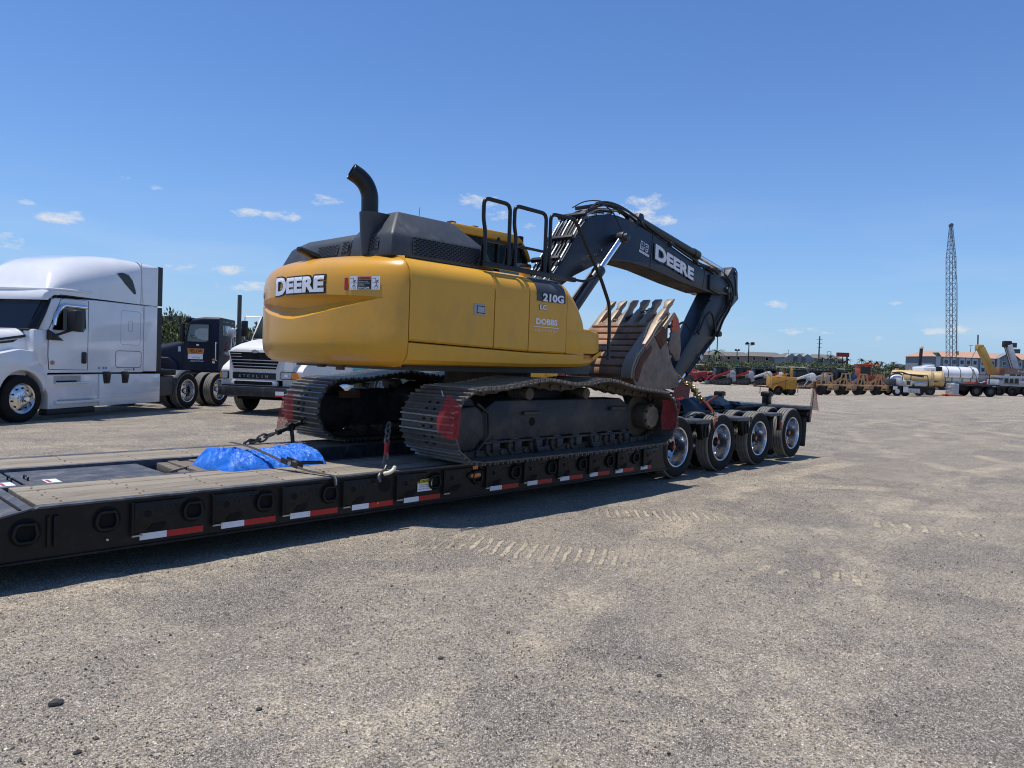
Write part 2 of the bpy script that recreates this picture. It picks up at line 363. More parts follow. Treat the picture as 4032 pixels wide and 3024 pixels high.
def catmull(pts, n=6, closed=False):
    P = [Vector(p) for p in pts]; m = len(P); out = []
    for i in range(m if closed else m - 1):
        g = (lambda k: P[k % m]) if closed else (lambda k: P[min(max(k, 0), m-1)])
        a, b, c, d = g(i-1), g(i), g(i+1), g(i+2)
        for k in range(n):
            t = k / n; out.append(.5 * ((2*b) + (c-a)*t + (2*a-5*b+4*c-d)*t*t + (3*b-a-3*c+d)*t**3))
    if not closed: out.append(P[-1])
    return out
def round_path(pts, r, n=5):
    """polyline with rounded corners"""
    P = [Vector(p) for p in pts]; out = [P[0]]
    for i in range(1, len(P) - 1):
        a = (P[i-1] - P[i]); b = (P[i+1] - P[i]); k = min(r, a.length * .45, b.length * .45); a.normalize(); b.normalize()
        p0, p2 = P[i] + a * k, P[i] + b * k
        out += [(1-t)**2 * p0 + 2*t*(1-t) * P[i] + t*t * p2 for t in [j / n for j in range(n + 1)]]
    return out + [P[-1]]
def chain_mb(pts, L=.1, r=.012, w=.035):
    """steel links strung along a polyline"""
    P = [Vector(p) for p in pts]; mb = MB(); path = []
    for a, b in zip(P, P[1:]):
        n = max(1, int((b - a).length / .01)); path += [a.lerp(b, k / n) for k in range(n)]
    path.append(P[-1]); step = max(1, int(L * .72 / .01)); i = 0; flip = False
    while i + step < len(path):
        a, b = path[i], path[i + step]; d = (b - a).normalized(); u = d.orthogonal().normalized(); w_ = d.cross(u)
        sdv = (u + w_).normalized() if flip else (u - w_).normalized(); c = (a + b) / 2; pts_ = []
        for k in range(12):
            t = 2*pi*k/12; pts_.append(c + d * (L/2 * cos(t)) + sdv * (w * sin(t)))
        mb.tube(pts_, r, 5, closed=True); i += step; flip = not flip
    return mb
# ------------------------------------------------------------------ ground
def ground_material():
    m = bpy.data.materials.new('gravel_lot'); m.use_nodes = True; t = m.node_tree; L = t.links; b = t.nodes['Principled BSDF']
    b.inputs['Roughness'].default_value = .92; b.inputs['Specular IOR Level'].default_value = .25
    def nd(ty, **k):
        n = t.nodes.new(ty)
        for a, v in k.items(): setattr(n, a, v)
        return n
    def mth(op, a, b_=None, clamp=False):
        n = nd('ShaderNodeMath', operation=op); n.use_clamp = clamp
        for i, v in enumerate((a, b_)):
            if v is None: continue
            if isinstance(v, (int, float)): n.inputs[i].default_value = v
            else: L.new(v, n.inputs[i])
        return n.outputs[0]
    def rng(x, a0, a1, b0=0., b1=1.):
        n = nd('ShaderNodeMapRange'); L.new(x, n.inputs[0]); n.interpolation_type = 'SMOOTHSTEP'
        for i, v in enumerate((a0, a1, b0, b1)): n.inputs[i+1].default_value = v
        return n.outputs[0]
    def mixc(f, a, c, blend='MIX'):
        n = nd('ShaderNodeMix', data_type='RGBA', blend_type=blend)
        if isinstance(f, (int, float)): n.inputs['Factor'].default_value = f
        else: L.new(f, n.inputs['Factor'])
        for i, v in ((6, a), (7, c)):
            if isinstance(v, tuple): n.inputs[i].default_value = (*v, 1)
            else: L.new(v, n.inputs[i])
        return n.outputs[2]
    pos = nd('ShaderNodeTexCoord').outputs['Object']
    def tex(ty, scale, detail=5, rough=.6, rot=0, sc=(1, 1, 1), loc=(0, 0, 0)):
        mp_ = nd('ShaderNodeMapping'); mp_.inputs['Rotation'].default_value = (0, 0, rot); mp_.inputs['Scale'].default_value = sc; mp_.inputs['Location'].default_value = loc; L.new(pos, mp_.inputs[0])
        n = nd(ty); n.inputs['Scale'].default_value = scale
        if ty == 'ShaderNodeTexNoise': n.inputs['Detail'].default_value = detail; n.inputs['Roughness'].default_value = rough
        L.new(mp_.outputs[0], n.inputs['Vector']); return n
    def nz_(scale, detail=6, rough=.6, rot=0, sc=(1, 1, 1), loc=(0, 0, 0), dist=0.):
        n = tex('ShaderNodeTexNoise', scale, detail, rough, rot, sc, loc); n.inputs['Distortion'].default_value = dist; return n.outputs['Fac']
    big = nz_(.5, 6, .6, dist=.6); med = nz_(1.9, 8, .68, loc=(3, 7, 0), dist=.4); fine = nz_(11, 6, .7, loc=(1, 2, 0))
    lane = nz_(.85, 7, .62, rot=radians(-6), sc=(.13, 1.15, 1), dist=.5)          # wheel lanes running along the lot
    lane2 = nz_(.8, 7, .62, rot=radians(24), sc=(.14, 1.2, 1), loc=(9, 2, 0), dist=.6)
    dk = nz_(.7, 9, .7, loc=(21, 4, 0), dist=.5)
    # packed fines between the stones
    col = mixc(rng(big, .36, .64), (.275, .240, .182), (.222, .194, .152))
    col = mixc(mth('MULTIPLY', rng(lane, .49, .62), .8), col, (.335, .292, .218))
    col = mixc(mth('MULTIPLY', rng(lane2, .50, .64), .65), col, (.180, .157, .125))
    col = mixc(mth('MULTIPLY', rng(med, .40, .66), .55), col, (.170, .148, .120))
    # wheel ruts swinging across the lot, two wheels to each turn
    ruts = None
    for cx_, cy_, R_ in ((14, -20, 23.4), (14, -20, 25.3), (31, -13, 20.5), (31, -13, 22.4), (7, 31, 31.6), (7, 31, 33.6), (40, 34, 41.0), (40, 34, 43.0), (-9, -16, 21.5)):
        vs2 = nd('ShaderNodeVectorMath', operation='DISTANCE'); L.new(pos, vs2.inputs[0]); vs2.inputs[1].default_value = (cx_, cy_, 0)
        dd = mth('ABSOLUTE', mth('ADD', mth('SUBTRACT', vs2.outputs['Value'], R_), mth('MULTIPLY', mth('SUBTRACT', med, .5), .35)))
        w_ = rng(dd, .30, .12); ruts = w_ if ruts is None else mth('MAXIMUM', ruts, w_)
    ruts = mth('MULTIPLY', ruts, rng(big, .40, .60))
    col = mixc(mth('MULTIPLY', ruts, .6), col, (.33, .288, .215))
    loose = mth('MULTIPLY', mth('MULTIPLY', rng(dk, .49, .62), .92), mth('SUBTRACT', 1., mth('MULTIPLY', ruts, .7)))
    col = mixc(loose, col, (.088, .078, .066))
    prints = None
    for (ax, ay), (bx, by), hw, fr in (((1590, 2112), (2610, 2212), .40, 9.0), ((2290, 2010), (2960, 2045), .26, 8.5), ((3080, 2235), (3560, 2300), .22, 6.0), ((3350, 2050), (4030, 2130), .26, 6.0), ((2880, 2215), (3250, 2290), .22, 6.0)):
        A, B = ground_at(ax, ay), ground_at(bx, by); d = B - A; ln = d.length; an = atan2(d.y, d.x)
        mp_ = nd('ShaderNodeMapping', vector_type='TEXTURE'); mp_.inputs['Location'].default_value = (A.x, A.y, 0); mp_.inputs['Rotation'].default_value = (0, 0, an); L.new(pos, mp_.inputs[0])
        sp = nd('ShaderNodeSeparateXYZ'); L.new(mp_.outputs[0], sp.inputs[0]); u, v = sp.outputs[0], sp.outputs[1]
        v2 = mth('ADD', v, mth('MULTIPLY', mth('SUBTRACT', big, .5), .8))
        v3 = mth('ADD', mth('ABSOLUTE', v2), mth('MULTIPLY', mth('SUBTRACT', fine, .5), .28))
        inside = mth('MULTIPLY', rng(v3, hw, hw * .7), mth('MULTIPLY', rng(u, 0, .4), rng(u, ln, ln - .5)))
        ph = mth('ADD', mth('MULTIPLY', u, fr * 2 * pi), mth('ADD', mth('MULTIPLY', med, 7.), mth('MULTIPLY', v, 2.2)))
        bar = rng(mth('ADD', mth('SINE', ph), mth('MULTIPLY', mth('SUBTRACT', fine, .5), 2.2)), -.1, .6)
        f = mth('MULTIPLY', mth('MULTIPLY', inside, bar), rng(med, .30, .50))
        prints = f if prints is None else mth('MAXIMUM', prints, f)
    col = mixc(mth('MULTIPLY', prints, .55), col, (.37, .32, .235))
    fv = rng(fine, .3, .7, .80, 1.2); cf = nd('ShaderNodeCombineColor')
    for i in range(3): L.new(fv, cf.inputs[i])
    col = mixc(1., col, cf.outputs[0], 'MULTIPLY')
    # single stones, strewn thick or thin over the fines
    cover = mth('ADD', mth('MULTIPLY', rng(med, .34, .66), .34), mth('ADD', mth('MULTIPLY', loose, .45), mth('SUBTRACT', .42, mth('MULTIPLY', ruts, .3))))
    cover = mth('MULTIPLY', cover, mth('SUBTRACT', 1., mth('MULTIPLY', prints, .85)))
    stone = None; hts = []
    for sc_, k_ in ((46, .20), (80, .45), (130, .85), (200, 1.0)):
        vv = tex('ShaderNodeTexVoronoi', sc_, loc=(sc_ * .37, sc_ * .11, 0)); ss = nd('ShaderNodeSeparateColor'); L.new(vv.outputs['Color'], ss.inputs[0])
        has = mth('LESS_THAN', ss.outputs[0], mth('MULTIPLY', cover, k_))
        rim = rng(vv.outputs['Distance'], .62, .40)
        m_ = mth('MULTIPLY', has, rim)
        val = rng(ss.outputs[1], 0, 1, .055, .38); cs = nd('ShaderNodeCombineColor')
        pale = mth('MULTIPLY', mth('GREATER_THAN', ss.outputs[2], .90), .30); val = mth('ADD', val, pale)
        L.new(mth('MULTIPLY', val, 1.04), cs.inputs[0]); L.new(mth('MULTIPLY', val, .95), cs.inputs[1]); L.new(mth('MULTIPLY', val, .84), cs.inputs[2])
        col = mixc(mth('MULTIPLY', m_, .9), col, cs.outputs[0])
        hts.append(mth('MULTIPLY', m_, .75 / sc_))
    sp3 = tex('ShaderNodeTexVoronoi', 105, loc=(7, 3, 0)); s3 = nd('ShaderNodeSeparateColor'); L.new(sp3.outputs['Color'], s3.inputs[0])
    g3 = rng(s3.outputs[0], 0, 1, 1 - .34, 1 + .34); c3 = nd('ShaderNodeCombineColor')
    for i in range(3): L.new(g3, c3.inputs[i])
    col = mixc(mth('SUBTRACT', 1., mth('MULTIPLY', prints, .7)), col, mixc(1., col, c3.outputs[0], 'MULTIPLY'))
    col = mixc(1., col, (1.42, 1.37, 1.29), 'MULTIPLY')
    L.new(col, b.inputs['Base Color'])
    h = mth('ADD', mth('ADD', mth('ADD', hts[0], hts[3]), mth('ADD', hts[1], hts[2])), mth('ADD', mth('MULTIPLY', mth('SUBTRACT', med, mth('MULTIPLY', ruts, .5)), .035), mth('ADD', mth('MULTIPLY', fine, .008), mth('MULTIPLY', prints, .035))))
    bn = nd('ShaderNodeBump'); bn.inputs['Strength'].default_value = .8; bn.inputs['Distance'].default_value = 1.0
    L.new(h, bn.inputs['Height']); L.new(bn.outputs[0], b.inputs['Normal'])
    return m
K['ground'] = ground_material()
def spaced(lo, hi, a, b, step, grow):
    out = list(np.arange(a, b + 1e-6, step)); s = step; x = b
    while x < hi: s *= grow; x = min(hi, x + s); out.append(x)
    s = step; x = a; pre = []
    while x > lo: s *= grow; x = max(lo, x - s); pre.append(x)
    return pre[::-1] + out
def relief(x, y):
    d = hypot(x, y)
    if d > 45: return 0.
    k = 1 - min(1, d / 45)
    z = .018 * noise.noise((x * .9, y * .9, 3)) + .010 * noise.noise((x * 2.6, y * 2.6, 8)) + .006 * noise.noise((x * 6, y * 6, 1))
    return (z - .012) * k
gx = spaced(-1500, 2500, -1.5, 16, .09, 1.16); gy = spaced(-900, 2500, -3, 7.2, .09, 1.16)
mb = MB(); mb.v = [(x, y, relief(x, y)) for y in gy for x in gx]; n_ = len(gx)
mb.f = [(j*n_+i, j*n_+i+1, (j+1)*n_+i+1, (j+1)*n_+i) for j in range(len(gy)-1) for i in range(n_-1)]
tag(obj('ground', mb, 'ground', smooth=180, recalc=False), kind='structure')

# loose stones of the lot that show one by one near the photographer
def stones():
    rng_ = np.random.default_rng(5)
    V, F = [], []; n = 0
    base = np.array([(1,0,0),(-1,0,0),(0,1,0),(0,-1,0),(0,0,1),(0,0,-1)], float)
    fc = np.array([(0,2,4),(2,1,4),(1,3,4),(3,0,4),(2,0,5),(1,2,5),(3,1,5),(0,3,5)])
    while n < 42000:
        az = radians(44) + rng_.uniform(-.68, .68); d = 1.9 + 12 * rng_.random() ** 1.6
        x, y = d * cos(az), d * sin(az)
        if y > 6.0: continue
        dens = noise.noise((x * .8, y * .8, 5)) * .5 + noise.noise((x * 2.2, y * 2.2, 9)) * .35 + .36
        if rng_.random() > dens: continue
        s = .0035 + .0055 * rng_.random() ** 2.2 + (.010 * rng_.random() if rng_.random() < .02 else 0)
        R = rng_.normal(size=(3, 3)); q, _ = np.linalg.qr(R)
        p = (base * rng_.uniform(.6, 1.25, (6, 1)) * np.array([1, .85, .6])) @ q.T * s
        V.append(p + np.array([x, y, relief(x, y) + s * .35])); F.append(fc + 6 * n); n += 1
    V = np.concatenate(V); F = np.concatenate(F)
    me = bpy.data.meshes.new('gravel'); me.from_pydata(V.tolist(), [], F.tolist())
    o = bpy.data.objects.new('gravel', me); COL.objects.link(o)
    m = pm('loose_stone', (.29, .26, .215), .85, var=.1, scale=2, isl=.75); me.materials.append(m)
    o['kind'] = 'stuff'
stones()
# ------------------------------------------------------------------ excavator
EX = thing('tracked_excavator', 'large yellow and charcoal tracked excavator chained onto the black lowboy trailer', 'excavator', (7.36, 7.6, .58), world=True)
CY = 7.58
# --- counterweight with the sculpted recess across its back
def cw_plan():
    x_ = lambda d: 4.225 + .13 * d * d + .085 * d ** 4
    A, B, C_ = Vector((4.74, 6.10)), Vector((4.60, 6.10)), Vector((x_(.8), CY - .8))
    pts = [tuple((1-t)**2 * A + 2*t*(1-t) * B + t*t * C_) for t in [k / 12 for k in range(13)]]
    mid = [(x_(abs(d)), CY + d) for d in np.linspace(-.8, .8, 32)[1:-1]]
    return pts + mid + [(p[0], 2*CY - p[1]) for p in reversed(pts)]
PL = cw_plan(); NP = len(PL)
def cw_norm(i):
    a = PL[max(0, i-1)]; b = PL[min(NP-1, i+1)]; d = Vector((b[0]-a[0], b[1]-a[1])); d.normalize(); return Vector((d.y, -d.x)) * 1.0
def inward(i):
    n = cw_norm(i); c = Vector((5.6, CY)) - Vector(PL[i])
    return n if n.dot(c) > 0 else -n
_pa = np.array(PL); S_ARC = np.concatenate([[0], np.cumsum(np.hypot(*np.diff(_pa, axis=0).T))])
def cw_rows(i):
    t = min(1., abs(S_ARC[i] - S_ARC[-1] / 2) / 1.34)
    up = 2.415 - .035 * t * t; lo = 2.15 + (up - .006 - 2.15) * t ** 1.5
    dep = .115 * (1 - t ** 2.0); mid = lo + (up - lo) * .5; rows = [(.50, 1.655), (.22, 1.655), (.12, 1.675), (.05, 1.73), (.012, 1.80), (0, 1.90), (0, 2.02)]
    rows += [(0, min(2.1, lo - .03)), (.0, lo), (dep * .16, lo + (mid - lo) * .10), (dep * .55, lo + (mid - lo) * .5), (dep, mid), (dep * .85, mid + (up - mid) * .3), (dep * .5, mid + (up - mid) * .7), (dep * .12, mid + (up - mid) * .95)]
    rows += [(.0, up), (0, up + .012), (0, 2.50), (.006, 2.60), (.025, 2.68), (.065, 2.75), (.13, 2.80), (.24, 2.845), (.55, 2.87)]
    return rows
rows = [cw_rows(i) for i in range(NP)]; nr = len(rows[0]); mb = MB()
for i in range(NP):
    iv = inward(i)
    if i == 0: iv = Vector((0, 1))
    if i == NP-1: iv = Vector((0, -1))
    for d, z in rows[i]: mb.v.append((PL[i][0] + iv.x * d, PL[i][1] + iv.y * d, z))
mb.f = [(i*nr+j, (i+1)*nr+j, (i+1)*nr+j+1, i*nr+j+1) for i in range(NP-1) for j in range(nr-1)]
mb.f.append(tuple(i*nr for i in range(NP))); mb.f.append(tuple(i*nr+nr-1 for i in range(NP-1, -1, -1)))
mb.f.append(tuple(range(nr))); mb.f.append(tuple((NP-1)*nr+j for j in range(nr-1, -1, -1)))
CW = obj('counterweight', mb, 'yellow_cw', EX, smooth=32)
# surface lookups for flat print on the back
PA = np.array(PL); sl = np.concatenate([[0], np.cumsum(np.hypot(*np.diff(PA, axis=0).T))]); S_MID = sl[-1] / 2
def on_back(s, z, out=.006):
    """s: metres along the back from its middle, towards the near side positive"""
    q = S_MID - s; x = np.interp(q, sl, PA[:, 0]); y = np.interp(q, sl, PA[:, 1])
    x2 = np.interp(q + .02, sl, PA[:, 0]); y2 = np.interp(q + .02, sl, PA[:, 1]); d = Vector((x2 - x, y2 - y)); d.normalize(); n = Vector((d.y, -d.x))
    if n.dot(Vector((5.6 - x, CY - y))) > 0: n = -n
    tilt = 0 if z < 2.6 else (.006 + (z - 2.6) * .22)
    return (x + n.x * (out - tilt), y + n.y * (out - tilt), z)
def subdivide(mb, mx=.05):
    bm = bmesh.new(); vs_ = [bm.verts.new(p) for p in mb.v]
    for f in mb.f:
        try: bm.faces.new([vs_[i] for i in f])
        except ValueError: pass
    bmesh.ops.triangulate(bm, faces=bm.faces)
    for _ in range(6):
        es = [e for e in bm.edges if e.calc_length() > mx]
        if not es: break
        bmesh.ops.subdivide_edges(bm, edges=es, cuts=1); bmesh.ops.triangulate(bm, faces=bm.faces)
    o = MB(); bm.verts.index_update(); o.v = [tuple(v.co) for v in bm.verts]; o.f = [tuple(v.index for v in f.verts) for f in bm.faces]; bm.free(); return o
def deere(fn, cx_, cz_, w, h, sx=1, parent=EX, sub=True):
    """heavy capital lettering in white on a black outline; the first letter taller"""
    for nm, bold, mat, out in (('logo_outline', .11, 'black_print', .005), ('logo_lettering', .045, 'white_print', .012)):
        D = text_mb('D', 1.0, bold, 'LEFT'); E_ = text_mb('EERE', .84, bold, 'LEFT', space=1.04)
        allm = MB().merge(D).merge(E_, Matrix.Translation((.735, .005, 0)))
        a = np.array(text_mb('D', 1.0, .045, 'LEFT').v); b_ = np.array(text_mb('EERE', .84, .045, 'LEFT', space=1.04).v)
        lo = a.min(0); hi = (b_.max(0)[0] + .735, a.max(0)[1])
        allm.v = [((p[0] - (lo[0]+hi[0])/2) * w / (hi[0]-lo[0]), (p[1] - (lo[1]+hi[1])/2) * h / (hi[1]-lo[1]), 0) for p in allm.v]
        decal(nm, subdivide(allm, .06) if sub else allm, mat, parent, lambda x, y, out=out: fn(cx_ + sx * x, cz_ + y, out))
deere(on_back, .115, 2.525, .97, .205)
# warning sign: red bar, two pictograms, text panel
def back(nm, mb_, mat, out=.006): decal(nm, subdivide(mb_, .08), mat, EX, lambda x, y: on_back(x - .195 if x > 1 else x, y, out))
WS = -.195
back('warning_red_bar', rect(1.07, 1.115, 2.45, 2.58), 'red_print')
back('warning_sign', rect(1.135, 1.50, 2.455, 2.595), 'white_print')
back('warning_text_panel', rect(1.232, 1.398, 2.458, 2.558), 'black_print', .008)
back('warning_header', rect(1.232, 1.398, 2.558, 2.592), 'orange', .008)
def backtext(s, x, y, w, h, mat, out=.010, nm='warning_lettering', **k):
    t = fit_text(s, w, h, **k); decal(nm, t, mat, EX, lambda a, b_: on_back(x - .195 + a, y + b_, out))
backtext('WARNING', 1.322, 2.575, .125, .019, 'black_print', bold=.03)
back('warning_triangle', MB().add([(1.238, 2.566, 0), (1.256, 2.566, 0), (1.247, 2.584, 0)], [(0, 1, 2)]), 'black_print', .010)
for q, (s_, w_) in enumerate((('Operator may', .12), ('swing or reverse', .14), ('machine', .075))): backtext(s_, 1.242 + w_ / 2, 2.540 - .018 * q, w_, .013, 'white_print')
backtext('STAY CLEAR', 1.312, 2.474, .135, .018, 'white_print', bold=.03)
for sx_ in (1.184, 1.45):      # pictograms: machine outline and a figure knocked back
    m_ = MB()
    for a0, a1, b0, b1 in ((-.042, .0, .045, .049), (-.004, 0, .0, .049), (-.042, 0, -.002, .002), (-.04, .04, -.056, -.052)): m_.merge(rect(sx_ + a0, sx_ + a1, 2.525 + b0, 2.525 + b1))
    for (ax_, ay_), (bx_, by_) in (((.012, .03), (.006, -.02)), ((.01, .02), (.034, .03)), ((.01, .02), (.035, .0)), ((.006, -.02), (.025, -.045)), ((.006, -.02), (-.012, -.045))):
        d_ = Vector((bx_ - ax_, by_ - ay_)); n_2 = Vector((-d_.y, d_.x)).normalized() * .0032
        m_.add([(sx_ + ax_ + n_2.x, 2.525 + ay_ + n_2.y, 0), (sx_ + bx_ + n_2.x, 2.525 + by_ + n_2.y, 0), (sx_ + bx_ - n_2.x, 2.525 + by_ - n_2.y, 0), (sx_ + ax_ - n_2.x, 2.525 + ay_ - n_2.y, 0)], [(0, 1, 2, 3)])
    back('warning_pictogram', m_, 'black_print', .009)
back('rear_sticker', rect(-1.08, -.98, 2.34, 2.50), 'white_print'); back('rear_sticker_band', rect(-1.08, -.98, 2.44, 2.50), 'red_print', .008)
# rear camera on its stalk
obj('camera_housing', MB().loft([[(4.42+dx, 7.66+dy, 2.90+dz) for dx, dy, dz in ((-.08,-.05,.03),(-.08,.05,.03),(-.08,.05,.09),(-.08,-.05,.09))], [(4.56+dx, 7.62+dy, 2.89+dz) for dx, dy, dz in ((0,-.12,-.03),(0,.10,-.03),(0,.08,.03),(0,-.10,.03))]]), 'dark_plastic', EX, bevel=.02)
# --- near-side panels
YS = 6.10
def side_section(zb, r=.26, top=2.855):
    pts = [(YS + .02, zb)] + [(YS, zb + .02), (YS, 2.58), (YS + .008, 2.64), (YS + .03, 2.70), (YS + .075, 2.755), (YS + .15, 2.80), (YS + .26, 2.835), (YS + .45, 2.86), (YS + .9, 2.87), (YS + .9, zb)]
    return pts
def panel(nm, x0, x1, zb0, zb1, mat='yellow'):
    g = .008; A = [(x0 + g, y, z + (zb0 if z < 2 else 0)) for y, z in [(p[0], p[1] - (1.9 if p[1] < 2 else 0)) for p in side_section(1.9)]]
    B = [(x1 - g, y, z + (zb1 if z < 2 else 0)) for y, z in [(p[0], p[1] - (1.9 if p[1] < 2 else 0)) for p in side_section(1.9)]]
    return obj(nm, MB().loft([A, B]), mat, EX, smooth=30)
d1 = panel('engine_door', 4.745, 5.985, 1.935, 1.905)
panel('engine_door', 5.985, 6.575, 1.905, 1.89)
panel('service_door', 6.575, 7.29, 1.89, 1.885)
obj('seam_backing', MB().box(4.70, 7.28, 6.20, 6.6, 1.86, 2.74), 'seam', EX)
# nose of the tank: side profile swept across, rounded at its near edge
prof = [(7.29, 1.89), (7.29, 2.80), (7.36, 2.755), (7.47, 2.665), (7.575, 2.54), (7.66, 2.40), (7.70, 2.27), (7.705, 2.14), (7.70, 1.89)]
def nose(mb_, prof_, ys):
    rings = []
    for y, k in ys:
        q = (2.87 - k); rings.append([(7.29 + (p[0] - 7.29) * (1 - q * .5), y, 1.89 + (p[1] - 1.89) * (k - 1.89) / (2.80 - 1.89)) for p in prof_])
    return mb_.loft(rings)
obj('tank_cover', nose(MB(), prof, [(6.10, 2.58), (6.108, 2.64), (6.13, 2.70), (6.175, 2.755), (6.25, 2.80), (6.36, 2.835), (7.0, 2.87)]), 'yellow', EX, smooth=30)
obj('tool_box', MB().prism([(7.30, 1.895), (7.30, 2.19), (7.72, 2.205), (7.94, 2.195), (7.975, 2.165), (7.985, 1.895)], 6.095, 6.62), 'yellow', EX, bevel=.018)
obj('tool_box_lid', MB().box(7.62, 7.90, 6.16, 6.56, 2.205, 2.225), 'yellow', EX, bevel=.008)
# skirt below the doors
sk = [(6.24, 1.655), (6.15, 1.67), (6.105, 1.71), (6.095, 1.77), (6.095, 1.875), (6.13, 1.885), (6.7, 1.885), (6.7, 1.655)]
def skirt_ring(x, dz, up): return [(x, y, z + (up if z > 1.82 else dz)) for y, z in sk]
obj('frame_skirt', MB().loft([skirt_ring(4.745, .03, .04), skirt_ring(6.575, .03, -.005), skirt_ring(7.60, .05, .0), skirt_ring(7.80, .07, .0), skirt_ring(8.03, .18, .005)]), 'yellow', EX, smooth=32)
obj('slewing_platform', MB().box(4.95, 8.3, 6.5, 8.7, 1.62, 1.86).box(7.0, 8.55, 7.15, 8.0, 1.66, 2.5), 'charcoal', EX)
obj('far_side_cover', MB().box(4.75, 7.2, 7.6, 9.05, 1.8, 2.86), 'yellow', EX, bevel=.1, segs=3)
# print on the near side
def side(x, z, out=.004): return (x, YS - out, z)
def dec_panel_ring():
    A = []
    for y, z in [(YS, 2.515), (YS, 2.58), (YS + .008, 2.64), (YS + .03, 2.70), (YS + .075, 2.755), (YS + .15, 2.80), (YS + .26, 2.835), (YS + .34, 2.848)]: A.append((y, z))
    return A
mb = MB(); R_ = dec_panel_ring()
for x in (6.70, 7.245): mb.v += [(x, y - .005, z + .004) for y, z in R_]
mb.f = [(i, i + 1, i + 9, i + 8) for i in range(7)]
obj('model_plate', mb, 'charcoal', EX, smooth=40)
def sidetext(s, x, z, w, h, mat, nm='side_lettering', out=.006, bold=.0, **k):
    decal(nm, fit_text(s, w, h, bold=bold, **k), mat, EX, lambda a, b_: (x + a, YS - out, z + b_))
sidetext('210G', 7.00, 2.568, .415, .112, 'black_print', 'model_number_outline', .011, .1)
sidetext('210G', 7.00, 2.568, .40, .10, 'white_print', 'model_number', .014, .045)
sidetext('LC', 6.82, 2.445, .135, .072, 'black_print', 'model_number_outline', .004, .07)
sidetext('LC', 6.82, 2.445, .125, .062, 'white_print', 'model_number', .007, .045)
sidetext('DOBBS', 6.90, 2.268, .40, .075, 'white_print', 'dealer_name', .004, .04)
decal('dealer_rule', rect(6.665, 7.135, 2.196, 2.204), 'white_print', EX, lambda a, b_: (a, YS - .004, b_))
sidetext('E Q U I P M E N T', 6.90, 2.155, .42, .028, 'white_print', 'dealer_name', .004)
decal('fleet_number', fit_text('81903', .20, .058, bold=-.01), 'red_print', EX, lambda a, b_: (7.755 + a, 6.088, 1.852 + b_))
obj('door_latch', MB().box(5.655, 5.83, 6.088, 6.11, 2.275, 2.395), 'grey_paint', EX, bevel=.006)
obj('latch_handle', MB().box(5.70, 5.81, 6.082, 6.10, 2.30, 2.37), 'grey_paint', EX, bevel=.004)
obj('latch_recess', MB().box(5.69, 5.818, 6.0865, 6.0895, 2.292, 2.378), 'hole', EX)
# --- engine hood and exhaust
def frustum(x0, x1, y0, y1, z0, X0, X1, Y0, Y1, z1):
    return [[(x0,y0,z0),(x1,y0,z0),(x1,y1,z0),(x0,y1,z0)], [(X0,Y0,z1),(X1,Y0,z1),(X1,Y1,z1),(X0,Y1,z1)]]
hb = MB().loft([[(4.66,6.33,2.83),(6.20,6.33,2.83),(6.20,7.12,2.83),(4.66,7.12,2.83)], [(4.69,6.36,3.075),(6.06,6.36,3.075),(6.06,7.10,3.075),(4.69,7.10,3.075)], [(4.93,6.60,3.365),(5.74,6.60,3.365),(5.74,7.04,3.365),(4.93,7.04,3.365)]])
obj('engine_hood', hb, 'charcoal', EX, bevel=.028, segs=2, smooth=40)
hb2 = MB().loft([[(4.64,7.12,2.83),(6.6,7.12,2.83),(6.6,8.62,2.83),(4.64,8.62,2.83)], [(4.70,7.12,3.06),(6.5,7.12,3.06),(6.5,8.45,3.06),(4.70,8.45,3.06)], [(4.80,7.14,3.15),(6.3,7.14,3.15),(6.3,8.2,3.15),(4.80,8.2,3.15)]])
obj('engine_hood', hb2, 'charcoal', EX, bevel=.03, segs=2, smooth=40)
def grille(nm, org, ux, uz, w, h, cols, rws):
    """perforated sheet: dark elongated slots in staggered rows"""
    org, ux, uz = Vector(org), Vector(ux).normalized(), Vector(uz).normalized(); n_ = ux.cross(uz); P = EX
    g = obj(nm, MB().add([org, org + ux*w, org + ux*w + uz*h, org + uz*h], [(0,1,2,3)]), 'charcoal', P, recalc=False)
    m_ = MB(); cw = w / cols; rh = h / rws
    for r in range(rws):
        for c in range(cols - (r % 2)):
            c0 = org + ux * (cw * (c + .5 + .5 * (r % 2))) + uz * (rh * (r + .5)) + n_ * .003
            a, b_ = ux * cw * .40, uz * rh * .33; e = ux * cw * .26
            m_.add([c0 - a, c0 - e - b_, c0 + e - b_, c0 + a, c0 + e + b_, c0 - e + b_], [(0,1,2,3,4,5)])
    o = obj('grille_slots', m_, 'hole', g, smooth=0, recalc=False, kind='stuff')
    return g
grille('side_grille', (4.95, 6.322, 2.872), (1, 0, 0), (0, .03, .245), 1.07, .19, 16, 9)
grille('rear_grille', (4.658, 6.90, 2.91), (0, -1, 0), (.03, 0, .245), .33, .135, 5, 7)
grille('rear_grille', (4.645, 7.78, 2.90), (0, -1, 0), (.06, 0, .23), .44, .13, 6, 7)
grille('rear_grille', (4.650, 7.27, 2.92), (0, -1, 0), (.06, 0, .23), .13, .13, 2, 7)
ex_path = catmull([(4.705, 6.80, 3.25), (4.705, 6.80, 3.42), (4.695, 6.80, 3.53), (4.655, 6.815, 3.63), (4.59, 6.84, 3.70), (4.50, 6.87, 3.75)], 5)
ep = MB().tube(ex_path, .090, 18, caps=False); obj('exhaust_pipe', ep, 'black', EX, solid=.006, smooth=60)
